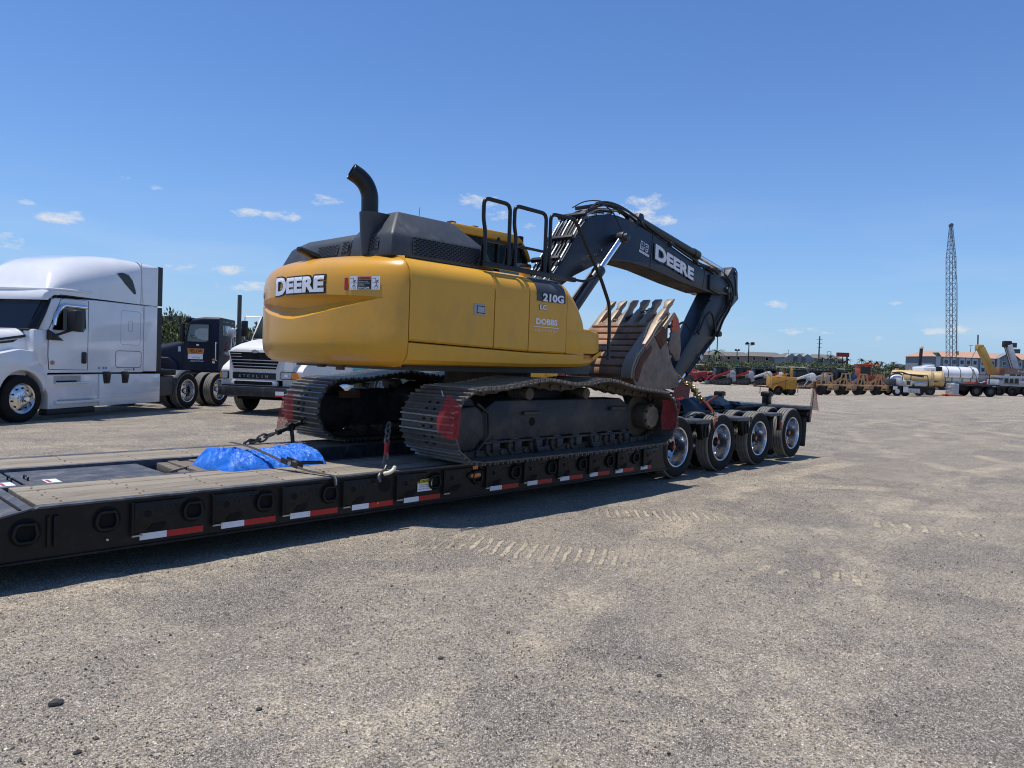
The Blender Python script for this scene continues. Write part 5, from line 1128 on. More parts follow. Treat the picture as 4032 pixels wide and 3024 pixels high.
# ------------------------------------------------------------------ trucks behind the trailer
def ring_section(x, y0, y1, z0, z1, ry, rz, n=5, tilt=0.):
    """closed cross-section at x: straight sides, rounded top corners; tilt leans the top towards +x"""
    p = [(y0, z0)] + [(y0 + ry - ry * cos(t), z1 - rz + rz * sin(t)) for t in [pi/2 * k / n for k in range(n + 1)]]
    p += [(y1 - ry + ry * sin(t), z1 - rz + rz * cos(t)) for t in [pi/2 * k / n for k in range(n + 1)]] + [(y1, z0)]
    return [(x + tilt * (z - z0), y, z) for y, z in p]
def plate(nm, pts, y, mat, parent, th=.012, bevel=0.):    # flat piece in the xz-plane standing proud towards -y
    return obj(nm, MB().prism(pts, y - th, y), mat, parent, bevel=bevel)
def rrect(x0, x1, z0, z1, r, n=4):
    out = []
    for cx_, cz_, a0 in ((x1 - r, z1 - r, 0), (x0 + r, z1 - r, pi/2), (x0 + r, z0 + r, pi), (x1 - r, z0 + r, 1.5*pi)):
        out += [(cx_ + r * cos(a0 + pi/2 * k / n), cz_ + r * sin(a0 + pi/2 * k / n)) for k in range(n + 1)]
    return out
def outline(pts, y, r=.006):
    return MB().tube([(p[0], y, p[1]) for p in pts], r, 5, closed=True)
def seam(nm, pts, y, parent, r=.005, mat='seam'): return obj(nm, MB().tube([(p[0], y, p[1]) for p in pts], r, 5), mat, parent)

TRUCK_RZ = radians(32.5)
WT = thing('semi_truck', 'white highway tractor unit with tall sleeper roof at the left edge of the lot', 'truck', (4.41, 19.56, 0), TRUCK_RZ)
Y0, Y1 = .04, 2.54
lower = [ring_section(.30, Y0 + .12, Y1 - .12, 1.12, 2.05, .05, .05), ring_section(.45, Y0 + .02, Y1 - .02, 1.12, 2.5, .05, .05), ring_section(.66, Y0, Y1, 1.12, 2.90, .06, .06), ring_section(2.0, Y0, Y1, 1.12, 2.955, .02, .02), ring_section(3.80, Y0, Y1, 1.12, 2.965, .02, .02)]
obj('cab', MB().loft(lower), 'white', WT, smooth=40)
rf = []
for x, zt, ry, rz_, ins in ((.46, 2.90, .05, .03, .10), (.50, 3.02, .12, .05, .05), (.56, 3.09, .25, .08, .02), (.72, 3.34, .55, .28, .0), (.98, 3.64, .75, .52, 0), (1.35, 3.88, .80, .70, 0), (1.80, 4.02, .75, .75, 0), (2.4, 4.13, .62, .72, 0), (3.0, 4.18, .48, .60, 0), (3.45, 4.17, .34, .42, 0), (3.66, 4.15, .26, .30, 0)):
    rf.append(ring_section(x, Y0 + ins, Y1 - ins, 2.83 if x < .6 else 2.975, zt, ry, rz_, 7))
obj('roof_fairing', MB().loft(rf), 'white', WT, smooth=50)
obj('roof_brow', MB().tube(catmull([(1.9, Y0 + .02, 3.13), (1.2, Y0 - .005, 3.12), (.70, Y0 + .04, 3.10), (.58, Y0 + .2, 3.09), (.53, 1.3, 3.10), (.58, Y1 - .2, 3.09), (.70, Y1 - .04, 3.10), (1.4, Y1, 3.12)], 6), .035, 8), 'white', WT, smooth=60)
obj('rear_fairing', MB().loft([ring_section(3.69, Y0, Y1, 2.99, 4.15, .2, .22), ring_section(4.36, Y0, Y1, 2.99, 4.10, .03, .03)]), 'white', WT, smooth=40)
obj('rear_fairing', MB().loft([ring_section(3.83, Y0, Y1, 1.14, 2.965, .02, .02), ring_section(4.36, Y0, Y1, 1.14, 2.965, .02, .02)]), 'white', WT, smooth=40)
for z0, z1 in ((1.14, 2.955), (3.0, 4.11)): obj('fairing_extender', MB().box(4.37, 4.56, Y0, Y0 + .04, z0, z1).box(4.37, 4.56, Y1 - .04, Y1, z0, z1), 'dark_plastic', WT)
obj('roof_vent', MB().prism([(3.5, 4.15), (4.0, 4.19), (4.0, 4.12), (3.5, 4.10)], .8, 1.8), 'dark_plastic', WT)
# hood and front fender
hd = []
for x, zt, ins in ((-1.25, 1.72, .42), (-1.15, 1.86, .36), (-.9, 2.0, .30), (-.4, 2.09, .24), (.16, 2.14, .20)):
    hd.append(ring_section(x, Y0 + ins, Y1 - ins, 1.05, zt, .32, .30, 6))
obj('hood', MB().loft(hd), 'white', WT, smooth=50)
fp = [(-.12 + .62 * cos(t), .54 + .64 * sin(t)) for t in np.linspace(pi * .97, pi * .06, 20)]
top_ = [(.58, 1.14), (.34, 1.30), (.26, 1.62), (-.2, 1.66), (-.75, 1.55), (-1.15, 1.25), (-1.25, .98)]
obj('front_fender', MB().prism([(-1.25, .58)] + fp + top_, Y0, .62), 'white', WT, bevel=.05, segs=3, smooth=40)
obj('front_fender', MB().prism([(-1.25, .58)] + fp + top_, Y1 - .55, Y1), 'white', WT, bevel=.05, segs=3, smooth=40)
obj('wheel_well', MB().box(-.72, .50, .30, 2.3, .35, 1.10), 'hole', WT)
obj('bumper', MB().box(-1.4, -.78, .05, 2.5, .35, .98), 'grey_plastic', WT, bevel=.06)
obj('cowl', MB().prism([(.16, 1.62), (.16, 2.13), (.55, 2.13), (.55, 1.3), (.36, 1.3)], Y0 + .0, Y0 + .3), 'white', WT, bevel=.03)
plate('hood_vent', [(-.72, 1.86), (.19, 2.00), (.19, 1.85), (-.52, 1.765)], Y0 + .235, 'dark_plastic', WT)
plate('vent_strip', [(-.55, 1.835), (.17, 1.94), (.17, 1.915), (-.55, 1.81)], Y0 + .222, 'silver', WT, .004)
obj('windshield', MB().add([(.155, .22, 2.13), (.155, 2.36, 2.13), (.545, 2.33, 2.84), (.545, .20, 2.84)], [(0, 1, 2, 3)]).add([(.16, .20, 2.14), (.30, .075, 2.18), (.60, .075, 2.84), (.55, .19, 2.84)], [(0, 1, 2, 3)]), 'glass', WT, solid=.02, smooth=0)
obj('windshield_frame', MB().tube([(.15, 1.3, 2.115), (.15, .20, 2.115), (.28, .06, 2.15), (.46, .05, 2.5), (.62, .05, 2.86), (.54, .18, 2.875), (.54, 2.4, 2.875)], .028, 6), 'black', WT, smooth=60)
for y in (1.15, 1.34, 1.53): pass
for y in (.17, .97, 1.16, 1.35, 2.35): obj('marker_lamp', MB().tube([(.50, y - .02, 2.935), (.545, y + .02, 3.035)], [.018, .016], 8), 'red_lens', WT, smooth=60)
# driver's door
dr = [(.60, 1.20), (.57, 1.50), (.57, 2.12), (.92, 2.88), (1.05, 2.93), (1.79, 2.91), (1.79, 1.18)]
seam('door_gap', dr + dr[:1], Y0 - .001, WT, .007)
seam('roof_gap', [(.66, 2.87), (.90, 2.985), (1.87, 2.98), (3.80, 2.975), (4.36, 2.98)], Y0 - .001, WT, .009)
seam('fairing_gap', [(3.67, 4.12), (3.70, 3.6), (3.76, 3.0), (3.815, 2.4), (3.815, 1.14)], Y0 - .001, WT, .008, 'silver')
plate('door_window', [(.70, 2.16), (.96, 2.66), (1.66, 2.69), (1.68, 2.24), (1.60, 2.15)], Y0 + .002, 'glass', WT, .012)
obj('window_gasket', outline([(.69, 2.15), (.95, 2.68), (1.68, 2.71), (1.70, 2.22), (1.62, 2.135)], Y0 - .006, .012), 'black', WT)
obj('window_visor', MB().tube(round_path([(.71, Y0 - .03, 2.25), (.74, Y0 - .03, 2.45), (.93, Y0 - .035, 2.735), (1.69, Y0 - .035, 2.74)], .1), [.05] * 14, 8), 'chrome', WT, smooth=60)
mi = obj('mirror', MB().box(.93, 1.16, Y0 - .42, Y0 - .14, 2.13, 2.64), 'dark_plastic', WT, bevel=.05, segs=3)
obj('mirror_arm', MB().beam((.62, Y0 - .02, 1.97), (1.03, Y0 - .24, 2.16), .07, .06), 'dark_plastic', mi, bevel=.015)
obj('mirror_foot', MB().prism([(.52, 1.90), (.52, 2.14), (.62, 2.10), (.98, 1.89)], Y0 - .06, Y0 - .002), 'dark_plastic', mi, bevel=.01)
plate('door_handle', rrect(1.585, 1.75, 1.34, 1.63, .04), Y0 - .002, 'black', WT, .012, .004)
decal('door_sticker', MB().add([(.70 + .07 * cos(t), 1.36 + .055 * sin(t), 0) for t in np.linspace(0, 2*pi, 16, False)], [tuple(range(16))]), pm('faded_red', (.45, .22, .22), .5), WT, lambda a, b_: (a, Y0 - .003, b_))
for x, c in ((2.18, 'green'), (2.33, 'blue_paint'), (2.42, 'green')): decal('eco_sticker', rect(x - .035, x + .035, 1.20, 1.265), pm('sticker_tint', (.16, .36, .33) if c == 'green' else (.12, .30, .52), .5), WT, lambda a, b_: (a, Y0 - .003, b_))
plate('side_window', [(2.76, 3.73), (2.95, 3.77), (3.18, 3.73), (3.33, 3.60), (3.45, 3.35), (3.47, 3.25), (3.40, 3.24), (3.05, 3.48)], Y0 - .002, 'glass', WT, .006)
obj('locker_outline', outline(rrect(2.93, 3.68, 1.86, 2.77, .08), Y0 - .001, .005), 'grey_paint', WT)
obj('locker_outline', outline(rrect(3.22, 3.36, 2.22, 2.5, .03), Y0 - .001, .006), 'grey_paint', WT)
obj('baggage_door_outline', outline(rrect(2.76, 3.73, 1.245, 1.69, .08), Y0 - .001, .007), 'seam', WT)
decal('unit_lettering', fit_text('FREIGHTLINER LLC', .28, .035), 'black_print', WT, lambda a, b_: (3.22 + a, Y0 - .003, 1.19 + b_)); decal('unit_code', rect(3.42, 3.47, 1.165, 1.225), 'black_print', WT, lambda a, b_: (a, Y0 - .003, b_))
# side skirts and steps
sk_ = [(.62, .25), (.62, .60), (.46, .92), (.34, 1.07), (2.20, 1.08), (2.20, .26)]
obj('step_fairing', MB().prism(sk_, Y0 + .03, Y0 + .35), 'white', WT, bevel=.02)
obj('side_skirt', MB().prism([(2.215, .26), (2.215, 1.08), (4.54, 1.07), (4.54, .25)], Y0 + .0, Y0 + .3), 'white', WT, bevel=.02)
obj('skirt_crease', MB().beam((2.25, Y0 - .002, .47), (4.5, Y0 - .002, .52), .02, .025), 'white', WT, bevel=.008)
obj('step_recess', MB().prism([(.78, .86), (.78, 1.04), (1.60, 1.04), (1.60, .90)], Y0 + .02, Y0 + .028), 'silver', WT)
obj('step_board', MB().box(.80, 1.90, Y0 - .02, Y0 + .05, .85, .885), 'white', WT, bevel=.01); obj('step_gap', MB().box(.85, 1.45, Y0 - .002, Y0 + .02, .895, .925), 'hole', WT)
obj('step_board', MB().box(.78, 2.20, Y0 - .04, Y0 + .05, .36, .44), 'white', WT, bevel=.025); obj('step_tread', MB().box(.9, 2.0, Y0 - .035, Y0 + .03, .44, .455), 'silver', WT)
obj('lower_valance', MB().box(.62, 2.15, Y0 + .06, Y0 + .3, .10, .25), 'hose', WT, bevel=.03)
for x in (2.30, 2.97):
    obj('skirt_latch', MB().prism([(x, 1.14), (x + .26, 1.14), (x + .30, 1.08), (x + .25, .83), (x + .05, .83)], Y0 - .02, Y0 + .01), 'black', WT, bevel=.012)
obj('frame_rail', MB().box(.3, 8.6, .75, .85, .75, 1.02).box(.3, 8.6, 1.72, 1.82, .75, 1.02).box(.5, 4.3, .9, 1.7, .5, 1.1), 'trailer', WT)
obj('deck_plate', MB().box(4.4, 5.3, .08, 2.5, 1.02, 1.19), 'trailer', WT, bevel=.02)
obj('quarter_fender', MB().prism([(4.58, .42), (4.58, .98), (5.2, 1.0), (5.32, .84), (5.22, .60), (5.12, .42)], .10, .55), 'grey_plastic', WT, bevel=.02)
qf = MB()
for t in np.linspace(pi * .92, pi * .42, 10): qf.v += [(5.78 + .60 * cos(t), .02, .55 + .60 * sin(t)), (5.78 + .60 * cos(t), .56, .55 + .60 * sin(t))]
qf.f = [(2*i, 2*i+1, 2*i+3, 2*i+2) for i in range(9)]
obj('quarter_fender', qf, 'grey_plastic', WT, solid=.015)
wheel(WT, (-.12, .17, .535), .535, .30, 1, deep=False, tread='tyre')
for k in range(10): a = 2*pi*k/10; obj('wheel_nut', MB().cyl((-.12 + .105*cos(a), .16 - .135, .535 + .105*sin(a)), (-.12 + .105*cos(a), .16 - .10, .535 + .105*sin(a)), .018, n=6), 'chrome', WT)
for x in (5.80, 7.45):
    wheel(WT, (x, .16, .535), .535, .30, 1, True, None); wheel(WT, (x, .55, .535), .535, .30, -1, True, None); wheel(WT, (x, 2.1, .535), .535, .30, 1, True, None); wheel(WT, (x, 2.42, .535), .535, .30, -1, True, None)
    obj('axle', MB().cyl((x, .3, .535), (x, 2.3, .535), .09, n=10), 'trailer', WT)
    obj('hub', MB().lathe([(0, -.10), (.06, -.10), (.085, -.06), (.085, .04), (.14, .05), (0, .06)], (x, .16, .535), (0, 1, 0), 16, closed=False), 'chrome', WT)

# --- navy day-cab tractor, broadside
NV = thing('semi_truck', 'dark navy day cab tractor with an orange YELLOW sign on its door', 'truck', (11.98, 29.35, 0), radians(-38.6))
cabn = [ring_section(-.18, .05, 2.5, 1.0, 2.15, .1, .1), ring_section(.02, .02, 2.53, 1.0, 2.92, .12, .12), ring_section(.12, .0, 2.55, 1.0, 3.03, .14, .12), ring_section(.55, 0, 2.55, 1.0, 3.11, .14, .12), ring_section(1.16, 0, 2.55, 1.0, 3.12, .12, .12)]
obj('cab', MB().loft(cabn), 'navy', NV, smooth=40)
obj('sun_visor', MB().prism([(-.20, 2.86), (-.10, 3.0), (.06, 3.08), (.1, 3.02), (-.02, 2.90)], .05, 2.5), 'navy', NV, bevel=.01)
obj('hood', MB().loft([ring_section(-2.9, .35, 2.2, .9, 1.62, .3, .3), ring_section(-1.6, .25, 2.3, .9, 1.86, .35, .3), ring_section(-.85, .2, 2.35, .9, 2.05, .35, .3), ring_section(-.2, .12, 2.43, .9, 2.18, .2, .2)]), 'navy', NV, smooth=50)
fa = [(-1.15 + .72 * cos(t), .55 + .72 * sin(t)) for t in np.linspace(pi * .98, .05, 16)]
obj('front_fender', MB().prism([(-1.95, .7)] + fa + [(-.30, .82), (-.5, 1.30), (-.75, 1.48), (-1.4, 1.5), (-1.95, 1.3)], .0, .5), 'navy', NV, bevel=.05, segs=3)
obj('wheel_well', MB().box(-1.8, -.5, .2, 2.3, .5, 1.0), 'hole', NV)
plate('door_window', [(-.07, 2.13), (.06, 2.80), (.76, 2.82), (.76, 2.19), (.66, 2.13)], .0, pm('pale_glass', (.10, .14, .145), .05, var=0, spec=.7), NV, .008)
obj('window_gasket', outline([(-.08, 2.12), (.05, 2.815), (.77, 2.835), (.775, 2.18), (.67, 2.12)], -.008, .010), 'black', NV)
plate('window_view', [(.22, 2.30), (.26, 2.58), (.42, 2.66), (.74, 2.66), (.74, 2.20), (.55, 2.20)], -.008, pm('seen_through', (.34, .37, .37), .3), NV, .002)
obj('steering_wheel', MB().tube([(.20 + .11*cos(t), -.012, 2.32 + .05*sin(t) - .03*cos(t)) for t in np.linspace(0, 2*pi, 14, False)], .010, 5, closed=True), 'black', NV)
seam('door_gap', [(-.22, 1.12), (-.22, 2.05), (.0, 2.88), (.84, 2.90), (.86, 1.12), (-.22, 1.12)], -.002, NV, .006, 'hole')
plate('orange_sign', [(-.03, 1.86), (.61, 1.86), (.58, 1.655), (.0, 1.655)], -.001, pm('sign_orange', (.66, .22, .03), .4), NV, .006)
decal('sign_lettering', fit_text('YELLOW', .50, .13, bold=.035), 'black_print', NV, lambda a, b_: (.29 + a, -.010, 1.76 + b_))
plate('white_sign', [(.0, 1.44), (.0, 1.645), (.56, 1.645), (.56, 1.44)], -.001, 'white_print', NV, .005)
decal('sign_lettering', fit_text('YRC Freight', .32, .05), 'black_print', NV, lambda a, b_: (.31 + a, -.009, 1.49 + b_)); decal('sign_lettering', fit_text('operated by', .16, .018), 'black_print', NV, lambda a, b_: (.31 + a, -.009, 1.555 + b_))
decal('sign_lettering', fit_text('USDOT 071621', .50, .05), 'white_print', NV, lambda a, b_: (.335 + a, -.003, 1.365 + b_))
decal('flag_sticker', rect(.30, .41, 1.965, 2.03), 'white_print', NV, lambda a, b_: (a, -.003, b_)); decal('flag_stripe', rect(.30, .41, 1.98, 1.995), 'red_print', NV, lambda a, b_: (a, -.005, b_))
plate('sticker', [(-.41, 1.72), (-.41, 1.92), (-.31, 1.92), (-.31, 1.72)], .12, pm('pale_sticker', (.45, .55, .58), .5), NV, .003)
plate('side_lamp', [(.91, 1.41), (.91, 1.48), (1.03, 1.48), (1.03, 1.41)], -.001, 'amber', NV, .01); plate('side_sticker', [(.92, 1.30), (.92, 1.37), (1.02, 1.37), (1.02, 1.30)], -.001, 'white_print', NV, .004)
obj('grab_handle', MB().tube(round_path([(1.09, -.0, 2.10), (1.05, -.06, 2.12), (1.06, -.06, 1.42), (1.10, 0, 1.40)], .05), .022, 8), 'alu', NV, smooth=60)
obj('mirror', MB().box(-.24, -.10, -.30, -.08, 2.10, 2.82), 'black', NV, bevel=.03)
obj('rear_window', MB().box(1.155, 1.17, .55, 1.75, 2.42, 2.83), pm('pale_glass2', (.22, .26, .27), .1, var=0), NV, bevel=.01)
for y in (.5, 1.0, 1.95): obj('rear_louvre', MB().box(1.16, 1.175, y, y + .28, 2.96, 2.99), 'grey_paint', NV)
obj('exhaust_stack', MB().cyl((1.55, 1.55, 1.3), (1.55, 1.55, 4.15), .085, n=14), pm('sooty_pipe', (.10, .095, .08), .6, var=.3), NV); obj('exhaust_shield', MB().cyl((1.55, 1.55, 1.9), (1.55, 1.55, 2.72), .13, n=16), 'grey_plastic', NV)
obj('air_tank', MB().cyl((1.25, .35, 1.72), (1.6, .35, 1.72), .10, n=14), 'silver', NV, bevel=.03)
obj('hose_coil', MB().tube(catmull([(1.32 + .06*sin(k*1.9), .5 + .04*cos(k*1.9), 2.15 - k * .05) for k in range(14)], 3), .02, 6), 'red_print', NV)
obj('frame_rail', MB().box(-2.5, 6.0, .8, .9, .75, 1.0).box(-2.5, 6.0, 1.65, 1.75, .75, 1.0), 'trailer', NV)
for x in (-1.15, 3.4, 4.8): wheel(NV, (x, .18, .53), .53, .30, 1, x > 0, None)

# --- white truck seen from the front
SV = thing('heavy_truck', 'old white heavy truck facing us with a wide black slatted grille', 'truck', (11.77, 19.25, 0), TRUCK_RZ)
def fy(t): return 2.55 - t
hs = []
for x, zt, i0, rz_ in ((-1.16, 1.84, .30, .10), (-1.10, 1.93, .28, .14), (-.8, 2.02, .26, .2), (-.2, 2.13, .22, .24), (.32, 2.2, .16, .25)):
    hs.append(ring_section(x, i0, 2.55 - i0 + .02, 1.0, zt, .22, rz_, 5))
obj('hood', MB().loft(hs), 'white_old', SV, smooth=50)
fl = []
for s_, (ya, yb) in enumerate(((0, .62), (1.98, 2.55))):
    A_ = [(-.02 + .60 * cos(t), .55 + .62 * sin(t)) for t in np.linspace(pi * .96, .04, 16)]
    obj('front_fender', MB().prism([(-1.12, .80)] + [(-.70, .80)] + A_ + [(.62, 1.12), (.40, 1.46), (-.1, 1.62), (-.7, 1.56), (-1.05, 1.36), (-1.13, 1.26)], ya, yb), 'white_old', SV, bevel=.06, segs=3, smooth=42)
obj('wheel_well', MB().box(-.6, .6, .2, 2.35, .4, 1.15), 'hole', SV)
XF = -1.165
obj('grille_surround', MB().prism([(fy(.24), 1.80), (fy(.42), 1.27), (fy(1.80), 1.27), (fy(1.98), 1.80), (fy(1.70), 1.86), (fy(.5), 1.86)], XF - .03, XF + .1, 'x'), 'white_old', SV, bevel=.02)
obj('grille_opening', MB().prism([(fy(.29), 1.78), (fy(.44), 1.31), (fy(1.76), 1.31), (fy(1.92), 1.78)], XF - .036, XF - .028, 'x'), 'hole', SV)
for k, z in enumerate((1.375, 1.465, 1.555, 1.645, 1.725)):
    w_ = .13 * (1.78 - z) / .47; t0, t1 = .30 + w_, 1.91 - w_
    if k < 3: obj('grille_bar', MB().box(XF - .055, XF - .03, fy(t1), fy(t0), z - .013, z + .013), 'silver', SV, bevel=.005)
    else:
        obj('grille_bar', MB().box(XF - .055, XF - .03, fy(t0 + .36), fy(t0), z - .011, z + .011), 'silver', SV, bevel=.005); obj('grille_bar', MB().box(XF - .055, XF - .03, fy(t1), fy(t1 - .36), z - .011, z + .011), 'silver', SV, bevel=.005)
bd = obj('hood_badge', MB().lathe([(0, -.01), (.05, -.01), (.055, 0), (0, .01)], (0, 0, 0), (1, 0, 0), 20, closed=False), 'silver', SV)
bd.location = (XF - .045, fy(1.10), 1.805); bd.scale = (1, 2.0, 1)
obj('name_panel', MB().box(XF - .02, XF + .1, fy(1.74), fy(.40), 1.02, 1.20), 'black', SV, bevel=.01)
for q_, ch_ in enumerate('STERLIN'): decal('name_letter', fit_text(ch_, .078 if ch_ != 'I' else .018, .075), 'silver', SV, lambda a, b_, q_=q_: (XF - .025, fy(.63 + .14 * q_) - a, 1.10 + b_))
for t in (.55, .82, 1.1, 1.38): obj('panel_clip', MB().box(XF - .03, XF, fy(t + .03), fy(t), 1.205, 1.235), 'white_old', SV)
obj('lower_surround', MB().prism(rrect(fy(1.80), fy(.36), .80, 1.0, .09), XF - .03, XF + .1, 'x'), 'white_old', SV, bevel=.02)
obj('lower_opening', MB().prism(rrect(fy(1.66), fy(.46), .855, .955, .045), XF - .036, XF - .03, 'x'), 'hole', SV)
hl = obj('headlight', MB().prism(rrect(fy(2.36), fy(1.88), 1.035, 1.255, .05), XF - .02, XF + .15, 'x'), 'black', SV, bevel=.01)
obj('headlight_lens', MB().prism(rrect(fy(2.24), fy(1.905), 1.055, 1.235, .04), XF - .032, XF - .018, 'x'), pm('headlight_glass', (.42, .44, .46), .15, var=.2, scale=12), hl)
obj('turn_signal', MB().prism([(fy(2.25), 1.055), (fy(2.25), 1.235), (fy(2.40), 1.235), (fy(2.50), 1.07), (fy(2.44), 1.05)], XF - .03, XF + .2, 'x'), 'amber', hl)
decal('lens_sticker', rect(0, .11, 1.10, 1.18), 'white_print', hl, lambda a, b_: (XF - .034, fy(2.02) - a, b_))
h2 = obj('headlight', MB().prism(rrect(fy(.26), fy(.03), 1.0, 1.22, .05), XF - .02, XF + .15, 'x'), 'black', SV, bevel=.01)
obj('headlight_lens', MB().prism(rrect(fy(.24), fy(.05), 1.02, 1.20, .04), XF - .03, XF - .018, 'x'), 'grey_paint', h2); obj('turn_signal', MB().box(XF - .03, XF + .12, fy(.045), fy(.0), 1.02, 1.2), 'amber', h2)
obj('bumper', MB().prism([(-1.05, fy(-.12)), (-1.30, fy(.02)), (-1.36, fy(.5)), (-1.36, fy(2.0)), (-1.28, fy(2.55)), (-1.0, fy(2.65)), (-1.0, fy(-.1))], .53, .80, 'z'), pm('battered_bumper', (.022, .022, .026), .5, var=.4, scale=5, dirt_glint=(.12, .11, .10), dirt_glint_amt=.35, dirt_glint_scale=5), SV, bevel=.02)
obj('bumper_top', MB().box(-1.25, -1.0, fy(2.5), fy(.1), .80, .84), 'black', SV)
decal('licence_plate', rect(0, .26, .55, .70), 'white_print', SV, lambda a, b_: (-1.365, fy(1.85) - a, b_)); decal('plate_red_band', rect(0, .26, .55, .59), 'red_print', SV, lambda a, b_: (-1.367, fy(1.85) - a, b_))
obj('axle', MB().box(-.1, .1, .4, 2.2, .38, .52), 'trailer', SV)
wheel(SV, (0, .17, .55), .55, .30, 1, False); wheel(SV, (0, 2.38, .55), .55, .32, -1, False)
cabs = [ring_section(.26, .08, 2.48, 1.0, 2.17, .1, .1), ring_section(.72, .08, 2.48, 1.0, 2.92, .2, .12), ring_section(.95, .06, 2.5, 1.0, 3.02, .22, .16), ring_section(2.4, .06, 2.5, 1.0, 3.03, .2, .16)]
obj('cab', MB().loft(cabs), 'white_old', SV, smooth=42)
obj('windshield', MB().add([(.262, .22, 2.20), (.262, 2.38, 2.20), (.685, 2.33, 2.87), (.685, .27, 2.87)], [(0, 1, 2, 3)]), pm('windshield_glass', (.035, .06, .06), .05, var=0, spec=.8), SV, solid=.03)
obj('windshield_frame', MB().tube([(.25, .20, 2.19), (.25, 2.40, 2.19), (.68, 2.35, 2.885), (.68, .25, 2.885)], .022, 6, closed=True), 'black', SV)
plate('door_window', [(.95, 2.1), (1.2, 2.75), (1.9, 2.78), (1.9, 2.1)], .075, 'glass', SV)
decal('door_lettering', fit_text('USDOT 3070', .34, .08), 'grey_plastic', SV, lambda a, b_: (1.35 + a, .075, 1.52 + b_)); 
plate('door_handle', rrect(1.55, 1.75, 1.68, 1.73, .02), .078, 'black', SV)
obj('fuel_tank', MB().cyl((1.0, .32, .72), (2.5, .32, .72), .30, n=20), 'alu', SV, bevel=.03)
obj('body', MB().box(2.7, 7.0, .15, 2.4, .85, 1.25), 'trailer', SV)
for x in (4.9, 6.2): wheel(SV, (x, .2, .55), .55, .3, 1, True)
mm = obj('hood_mirror', MB().lathe([(0, 0), (.13, 0), (.15, -.03), (.10, -.07), (0, -.08)], (-.62, fy(.0), 2.33), (1, 0, 0), 20, closed=False), 'silver', SV, smooth=60)
obj('mirror_stem', MB().tube([(-.66, fy(.05), 1.34), (-.64, fy(-.02), 1.9), (-.62, fy(.0), 2.33)], .014, 6).tube([(-.66, fy(.28), 1.36), (-.64, fy(.10), 1.9), (-.62, fy(.0), 2.3)], .012, 6), 'silver', mm)
mm = obj('mirror', MB().box(.50, .56, fy(-.42), fy(-.20), 2.25, 2.75), 'black', SV, bevel=.03)
obj('mirror_stem', MB().tube(round_path([(.75, fy(.1), 2.90), (.52, fy(-.30), 2.88), (.52, fy(-.30), 2.15), (.6, fy(.1), 2.08)], .05), .014, 6), 'silver', mm)
for x, y in ((-.75, .32), (-.45, .22)): obj('marker_rod', MB().tube([(x, y, 1.5), (x + .02, y - .05, 1.85)], .008, 5), 'black', SV)

# --- green truck glimpsed under the counterweight
gq = ground_at(1430, 1560)
GP = at(1428, 1470, 26.5); GT = thing('pickup_truck', 'dark green truck glimpsed below the excavator counterweight', 'truck', (GP.x, GP.y, 0), radians(8))
obj('hood', MB().loft([ring_section(-.05, .1, 2.0, .7, 1.22, .2, .15), ring_section(.25, .05, 2.05, .7, 1.38, .3, .2), ring_section(1.5, .05, 2.05, .7, 1.46, .3, .2)]), 'green', GT, smooth=50)
A_ = [(.85 + .50 * cos(t), .55 + .62 * sin(t)) for t in np.linspace(pi * .97, .05, 14)]
obj('front_fender', MB().prism([(-.02, .6)] + A_ + [(1.45, 1.2), (1.2, 1.36), (.7, 1.42), (.15, 1.26), (-.03, 1.05)], 0, .4), 'green', GT, bevel=.05, segs=3)
obj('wheel_well', MB().box(.4, 1.3, .1, 1.9, .4, 1.1), 'hole', GT)
obj('cab', MB().loft([ring_section(1.45, .03, 2.07, .6, 1.5, .05, .05), ring_section(1.9, .05, 2.05, .6, 2.1, .2, .15), ring_section(3.6, .05, 2.05, .6, 2.12, .2, .15), ring_section(3.9, .03, 2.07, .6, 1.5, .05, .05)]), 'green', GT, smooth=45)
obj('bed', MB().box(3.92, 5.6, .05, 2.05, .6, 1.5), 'green', GT, bevel=.04)
hl = obj('headlight', MB().box(-.05, .10, .02, .40, .95, 1.14), 'refl_white', GT, bevel=.03); obj('turn_signal', MB().box(-.045, .12, -.01, .3, .87, .945), 'amber', hl)
plate('door_window', [(1.75, 1.5), (1.98, 2.0), (2.8, 2.02), (2.8, 1.5)], .06, 'glass', GT)
plate('unit_plate', [(2.15, 1.08), (2.15, 1.22), (2.42, 1.22), (2.42, 1.08)], .03, 'white_print', GT, .005); plate('fuel_door', [(3.1, 1.12), (3.1, 1.28), (3.35, 1.28), (3.35, 1.12)], .03, 'grey_paint', GT, .005)
for x in (.85, 4.5): wheel(GT, (x, .15, .40), .40, .25, 1, False)
obj('mirror_rod', MB().tube([(.35, .35, 1.35), (.33, .3, 1.62)], .012, 5), 'silver', GT)
